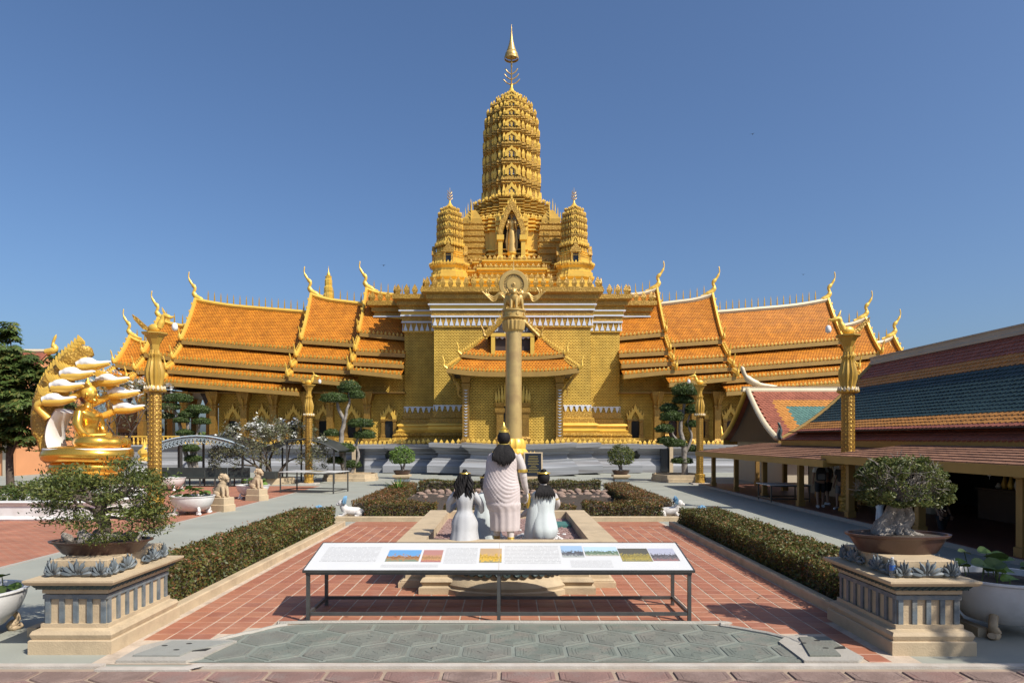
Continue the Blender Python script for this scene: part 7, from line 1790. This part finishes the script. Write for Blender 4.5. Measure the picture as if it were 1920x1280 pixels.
# shop goods: shelves, hanging strings, counter
ct = thing('shop_counter','dark shop counter in the shade under the pavilion','counter',(14.6,18.6,.12)); MB().rectprof(-.4,.4,-2.0,2.0,[(0,0),(0,.85),(.05,.87),(.05,.92)]).build('counter_body','dark_wood',ct)
rg8 = random.Random(12)
for k in range(16):
    y = 16.95+k*.28; o = MB(); n_ = rg8.randint(4,7); z = 2.25
    for q in range(n_): o.cbox((0,rg8.uniform(-.02,.02),z-q*.13),.04,rg8.uniform(.06,.14),rg8.uniform(.06,.11),0)
    o.tube([(0,0,2.3),(0,0,z-n_*.13)],.006,4); o.build('hanging_goods',('gold_dark','shirt_white','cloth_grey','gold')[k%4],None,loc=(13.75,y,0),label='string of small goods hanging in the dark shop front',cat='goods',group='hanging goods in the shop')
for k in range(14):
    y = 16.9+k*.25; h = rg8.uniform(.15,.4); MB().lathe([(.06,0),(.09,h*.3),(.05,h*.7),(.03,h)],8,(14.5,y,1.04)).build('souvenir',('gold_dark','ceramic_white','gold')[k%3],None,smooth=50,label='small souvenir figure on the dark shop counter',cat='souvenir',group='souvenirs on the counter')
tb = board('display_table','low white display table under the far verandah roof',0,0,1.3,.75,.62,.62,0,False,(XX(1465,26.2)+.1,25.6,.12),.02); tb['category'] = 'table'; MB().box(-.8,.8,-.04,1.34,.622,.65).build('top','board_white',tb)

# second pavilion behind, ridge running across
pb = thing('cross_pavilion','small pavilion with red, orange and green bordered tile roof and open gable behind the verandah','pavilion',(13.6,38.6,0))
BEH, BRH, HD = 2.42, 5.25, 4.3; BL = 14.0
def prof_b(t): return (lerp(-HD,0,t), lerp(BEH,BRH,t)-.36*math.sin(PI*t)*(1-.2*t))
und = MB()
for sgn in (1,-1): und.loft([[(-.0,prof_b(k/8)[0]*sgn,prof_b(k/8)[1]-.03),(BL,prof_b(k/8)[0]*sgn,prof_b(k/8)[1]-.03)] for k in range(9)],caps=False,closed=False)
und.build('roof_deck','tile_red',pb)
S2 = [prof_b(k/100) for k in range(101)]; cum2 = [0]
for k in range(100): cum2.append(cum2[-1]+math.dist(S2[k],S2[k+1]))
rows_b = int(cum2[-1]/.195); cols_b = int((BL-.3)/.215)
def pos_b(i,j):
    import bisect
    l = (j+.75)*.195
    if l > cum2[-1]-.05: return None
    k = max(1,min(99,bisect.bisect_left(cum2,l))); t = (l-cum2[k-1])/(cum2[k]-cum2[k-1]); a, b = S2[k-1], S2[k]; y, z = lerp(a[0],b[0],t), lerp(a[1],b[1],t); dy, dz = b[0]-a[0], b[1]-a[1]; L = math.hypot(dy,dz)
    down = Vector((0,-dy/L,-dz/L)); side = Vector((1,0,0)); nrm = side.cross(down); nrm = nrm if nrm.z > 0 else -nrm; d2 = (down+nrm*rt_.uniform(.045,.075)).normalized(); n2 = (nrm+side*rt_.uniform(-.03,.03)).normalized(); s2 = d2.cross(n2)
    M = Matrix((s2,d2,n2)).transposed().to_4x4(); M.translation = (.25+(i+(.5 if j%2 else 0))*.215,y,z); return M
def col_b(i,j):
    v = min(j,rows_b-j)/rows_b; u = i*.215
    if j < rows_b*.05 or u < .8 or j > rows_b*.84: return 'tile_red'
    if j < rows_b*.13 or u < 1.45 or j > rows_b*.72: return 'tile_orange'
    return 'tile_green'
roof_tiles(pb, cols_b, rows_b, pos_b, col_b, 0, lambda i,j: 0)
MB().rectprof(-.3,BL,-.15,.15,[(.03,BRH-.1),(.03,BRH),(0,BRH+.05),(0,BRH+.16),(.03,BRH+.2)]).build('ridge','ridge_cream',pb)
MB().tube(bez([(1.6,0,BRH+.15),(.5,0,BRH+.35),(-.1,0,BRH+.75),(-.35,0,BRH+1.35)],5),[.12]*5+[.2]*5+[.12]*5+[.03],8).build('roof_horn','ridge_cream',pb,smooth=60)
for sgn in (1,-1):
    bb = MB(); pts = [Vector((-.05,prof_b(k/12)[0]*sgn,prof_b(k/12)[1]+.1)) for k in range(13)]; bb.tube(pts,.15,6); 
    e = pts[0]; bb.tube(bez([e,e+Vector((0,-sgn*.2,.05)),e+Vector((0,-sgn*.2,.4)),e+Vector((0,-sgn*.35,.8))],4),[.14]*4+[.1]*4+[.05]*4+[.01],6); bb.build('bargeboard','ridge_cream' if sgn > 0 else 'gold',pb,smooth=60)
    MB().box(0,BL,sgn*HD-.08,sgn*HD+.08,BEH-.3,BEH).build('eave_board','fascia_gold',pb)
MB().plate([(.25,-HD+.3,BEH-.1)]+[(.25,prof_b(k/8)[0]*.95,prof_b(k/8)[1]-.12) for k in range(9)]+[(.25,-prof_b(k/8)[0]*.95,prof_b(k/8)[1]-.12) for k in range(7,-1,-1)]+[(.25,HD-.3,BEH-.1)],.1,Vector((1,0,0))).build('gable_wall','dark_wood',pb)
MB().box(.6,BL,-HD+.8,HD-.8,0,BEH+.2).build('wall','cream_wall',pb)
# ------------------------------------------------------------------ people under the verandah
def skin_mesh(name, V_, E_, m, parent, sub=2, root='pelvis'):
    me = bpy.data.meshes.new(name); ks = list(V_); me.from_pydata([V_[k][0] for k in ks], [(ks.index(a),ks.index(b)) for a,b in E_], []); me.materials.append(MATS[m])
    o = bpy.data.objects.new(name, me); COL.objects.link(o); o.parent = parent
    md = o.modifiers.new('skin','SKIN'); md.use_smooth_shade = True; md.branch_smoothing = .4
    for i,k in enumerate(ks): r_ = V_[k][1]; r_ = (r_,r_) if not hasattr(r_,'__len__') else r_; me.skin_vertices[0].data[i].radius = r_; me.skin_vertices[0].data[i].use_root = (k == root)
    s_ = o.modifiers.new('subdivision','SUBSURF'); s_.levels = sub; s_.render_levels = sub; return o
def person(label, loc, rz, shirt, bottom, long_leg=False, bag=None, stride=.1, arm=.1, h=1.68):
    t = thing('person', label, 'person', loc, rz); k = h/1.72; s_ = stride
    V_ = {'pelvis':((0,0,.95),(.15,.11)),'waist':((0,.0,1.1),(.135,.10)),'chest':((0,0,1.32),(.165,.115)),'neck0':((0,0,1.46),(.07,.065)),'neck1':((0,.01,1.53),(.052,.052)),'head0':((0,.03,1.62),(.075,.09)),'head1':((0,.02,1.70),(.07,.08))}
    E_ = [('pelvis','waist'),('waist','chest'),('chest','neck0'),('neck0','neck1'),('neck1','head0'),('head0','head1')]
    for n_, x in (('l',-1),('r',1)):
        V_.update({'sh'+n_:((x*.175,0,1.42),.062),'el'+n_:((x*.235,-.03,1.14),.043),'wr'+n_:((x*.22,arm,.92),.03),'hd'+n_:((x*.22,arm+.02,.84),(.022,.036)),'hp'+n_:((x*.09,0,.88),(.095,.1)),'kn'+n_:((x*.10,x*s_*.6+.02,.49),.062),'an'+n_:((x*.10,x*s_,.09),.04),'to'+n_:((x*.11,x*s_+.15,.035),(.04,.03))})
        E_ += [('chest','sh'+n_),('sh'+n_,'el'+n_),('el'+n_,'wr'+n_),('wr'+n_,'hd'+n_),('pelvis','hp'+n_),('hp'+n_,'kn'+n_),('kn'+n_,'an'+n_),('an'+n_,'to'+n_)]
    skin_mesh('body',V_,E_,'skin',t)
    G = lambda q, e: (V_[q][0], tuple(r_+e for r_ in (V_[q][1] if hasattr(V_[q][1],'__len__') else (V_[q][1],)*2)))
    sv = {q:G(q,.018) for q in ('pelvis','waist','chest','shl','shr')}; sv['pelvis'] = ((0,0,.93),(.17,.13)); sv['ntop'] = ((0,0,1.45),(.085,.08))
    for n_, x in (('l',-1),('r',1)): sv['sl'+n_] = ((x*.22,-.02,1.22),.066)
    skin_mesh('shirt',sv,[('pelvis','waist'),('waist','chest'),('chest','ntop'),('chest','shl'),('chest','shr'),('shl','sll'),('shr','slr')],shirt,t)
    bv = {'pelvis':((0,0,.98),(.165,.125))}; be = []
    for n_, x in (('l',-1),('r',1)):
        bv['hp'+n_] = ((x*.095,0,.84),.115); bv['kn'+n_] = ((x*.102,x*s_*.5+.01,.52),.092); be += [('pelvis','hp'+n_),('hp'+n_,'kn'+n_)]
        if long_leg: bv['an'+n_] = ((x*.10,x*s_,.10),.075); be.append(('kn'+n_,'an'+n_))
    skin_mesh('trousers' if long_leg else 'shorts',bv,be,bottom,t)
    hm = MB(); hm.ell((0,-.005,1.70),.098,.112,.105,16,10); hm.build('hair','hair_black',t,smooth=60)
    fm = MB(); fm.tube([(0,.115,1.66),(0,.135,1.63),(0,.115,1.615)],[.008,.014,.01],6)
    for x in (-1,1): fm.ell((x*.085,.02,1.63),.012,.02,.03,6,5)
    fm.build('face_details','skin',t,smooth=60)
    sm = MB()
    for x in (-1,1): sm.tube([(x*.105,x*s_-.07,.05),(x*.105,x*s_+.05,.05),(x*.11,x*s_+.17,.035)],[.05,.055,.035],8)
    sm.build('shoes','shoe_white',t,smooth=60)
    for x in (-1,1):
        hn = MB(); hand(hn,(x*.22,arm+.01,.90),(0,.15,-1),1.0,.5,(0,1,0)); hn.build('hand','skin',t,smooth=60)
    t.scale = (k,k,k); return t
p1 = person('person in white shirt and black shorts wearing a black backpack, seen from behind',(XX(1523,23.9)+.15,23.6,.12),R(-15),'shirt_white','cloth_black')
bp = thing('backpack','black backpack worn by the person in the white shirt','backpack',(p1.location.x-.06,p1.location.y-.17,1.06),R(-15)); mb = MB(); mb.rectprof(-.15,.15,-.08,.08,[(-.03,0),(0,.04),(.0,.3),(-.03,.42),(-.08,.46)]); mb.build('bag','cloth_black',bp,smooth=60); MB().rectprof(-.11,.11,-.12,-.075,[(-.02,.04),(0,.06),(0,.2),(-.03,.24)]).build('pocket','cloth_grey',bp,smooth=60)
person('person in dark shirt and grey shorts standing right of the backpack wearer',(XX(1556,23.4)+.2,23.0,.12),R(120),'cloth_black','cloth_grey',h=1.6)
person('short person between the two standing visitors in the shade',(XX(1542,24.6)+.2,24.6,.12),R(30),'cloth_grey','cloth_black',h=1.55)
person('person in white shirt and long white trousers behind the round bonsai',(XX(1650,18.9)+.0,18.9,.0),R(40),'shirt_white','shirt_white',True,h=1.62)
person('dark-clothed person sitting low beside the counter in the shade',(XX(1745,18.0)+.3,18.0,-.30),R(200),'cloth_black','cloth_black',True,h=1.5)
# ------------------------------------------------------------------ shade tree beyond the right edge, birds
st_ = broad_tree('leafy tree beyond the right edge casting dappled shade over the right pedestal', (12.4,4.5,0), 6.0, 71, .8, 15000, .22, trunk=.22)
for (px,py,D,lab) in ((1411,252,70,'tiny dark bird high in the sky right of the spire'),(1506,515,80,'tiny dark bird above the right hall roof'),(719,498,60,'tiny dark bird above the left hall roof horn')):
    c = PT(px,py,D); b = MB(); b.tube([(-.12,0,0),(0,0,.02),(.14,0,.02)],[.01,.05,.015],6)
    bt_ = thing('bird',lab,'bird',c,R(px%90)); b.build('body','bird',bt_,smooth=60)
    for s in (-1,1): MB().add([(-.06,0,.02),(.07,0,.02),(.03,s*.17,.10),(-.03,s*.17,.09),(.0,s*.34,.04)],[(0,1,2,3),(3,2,4)]).build('wing','bird',bt_)
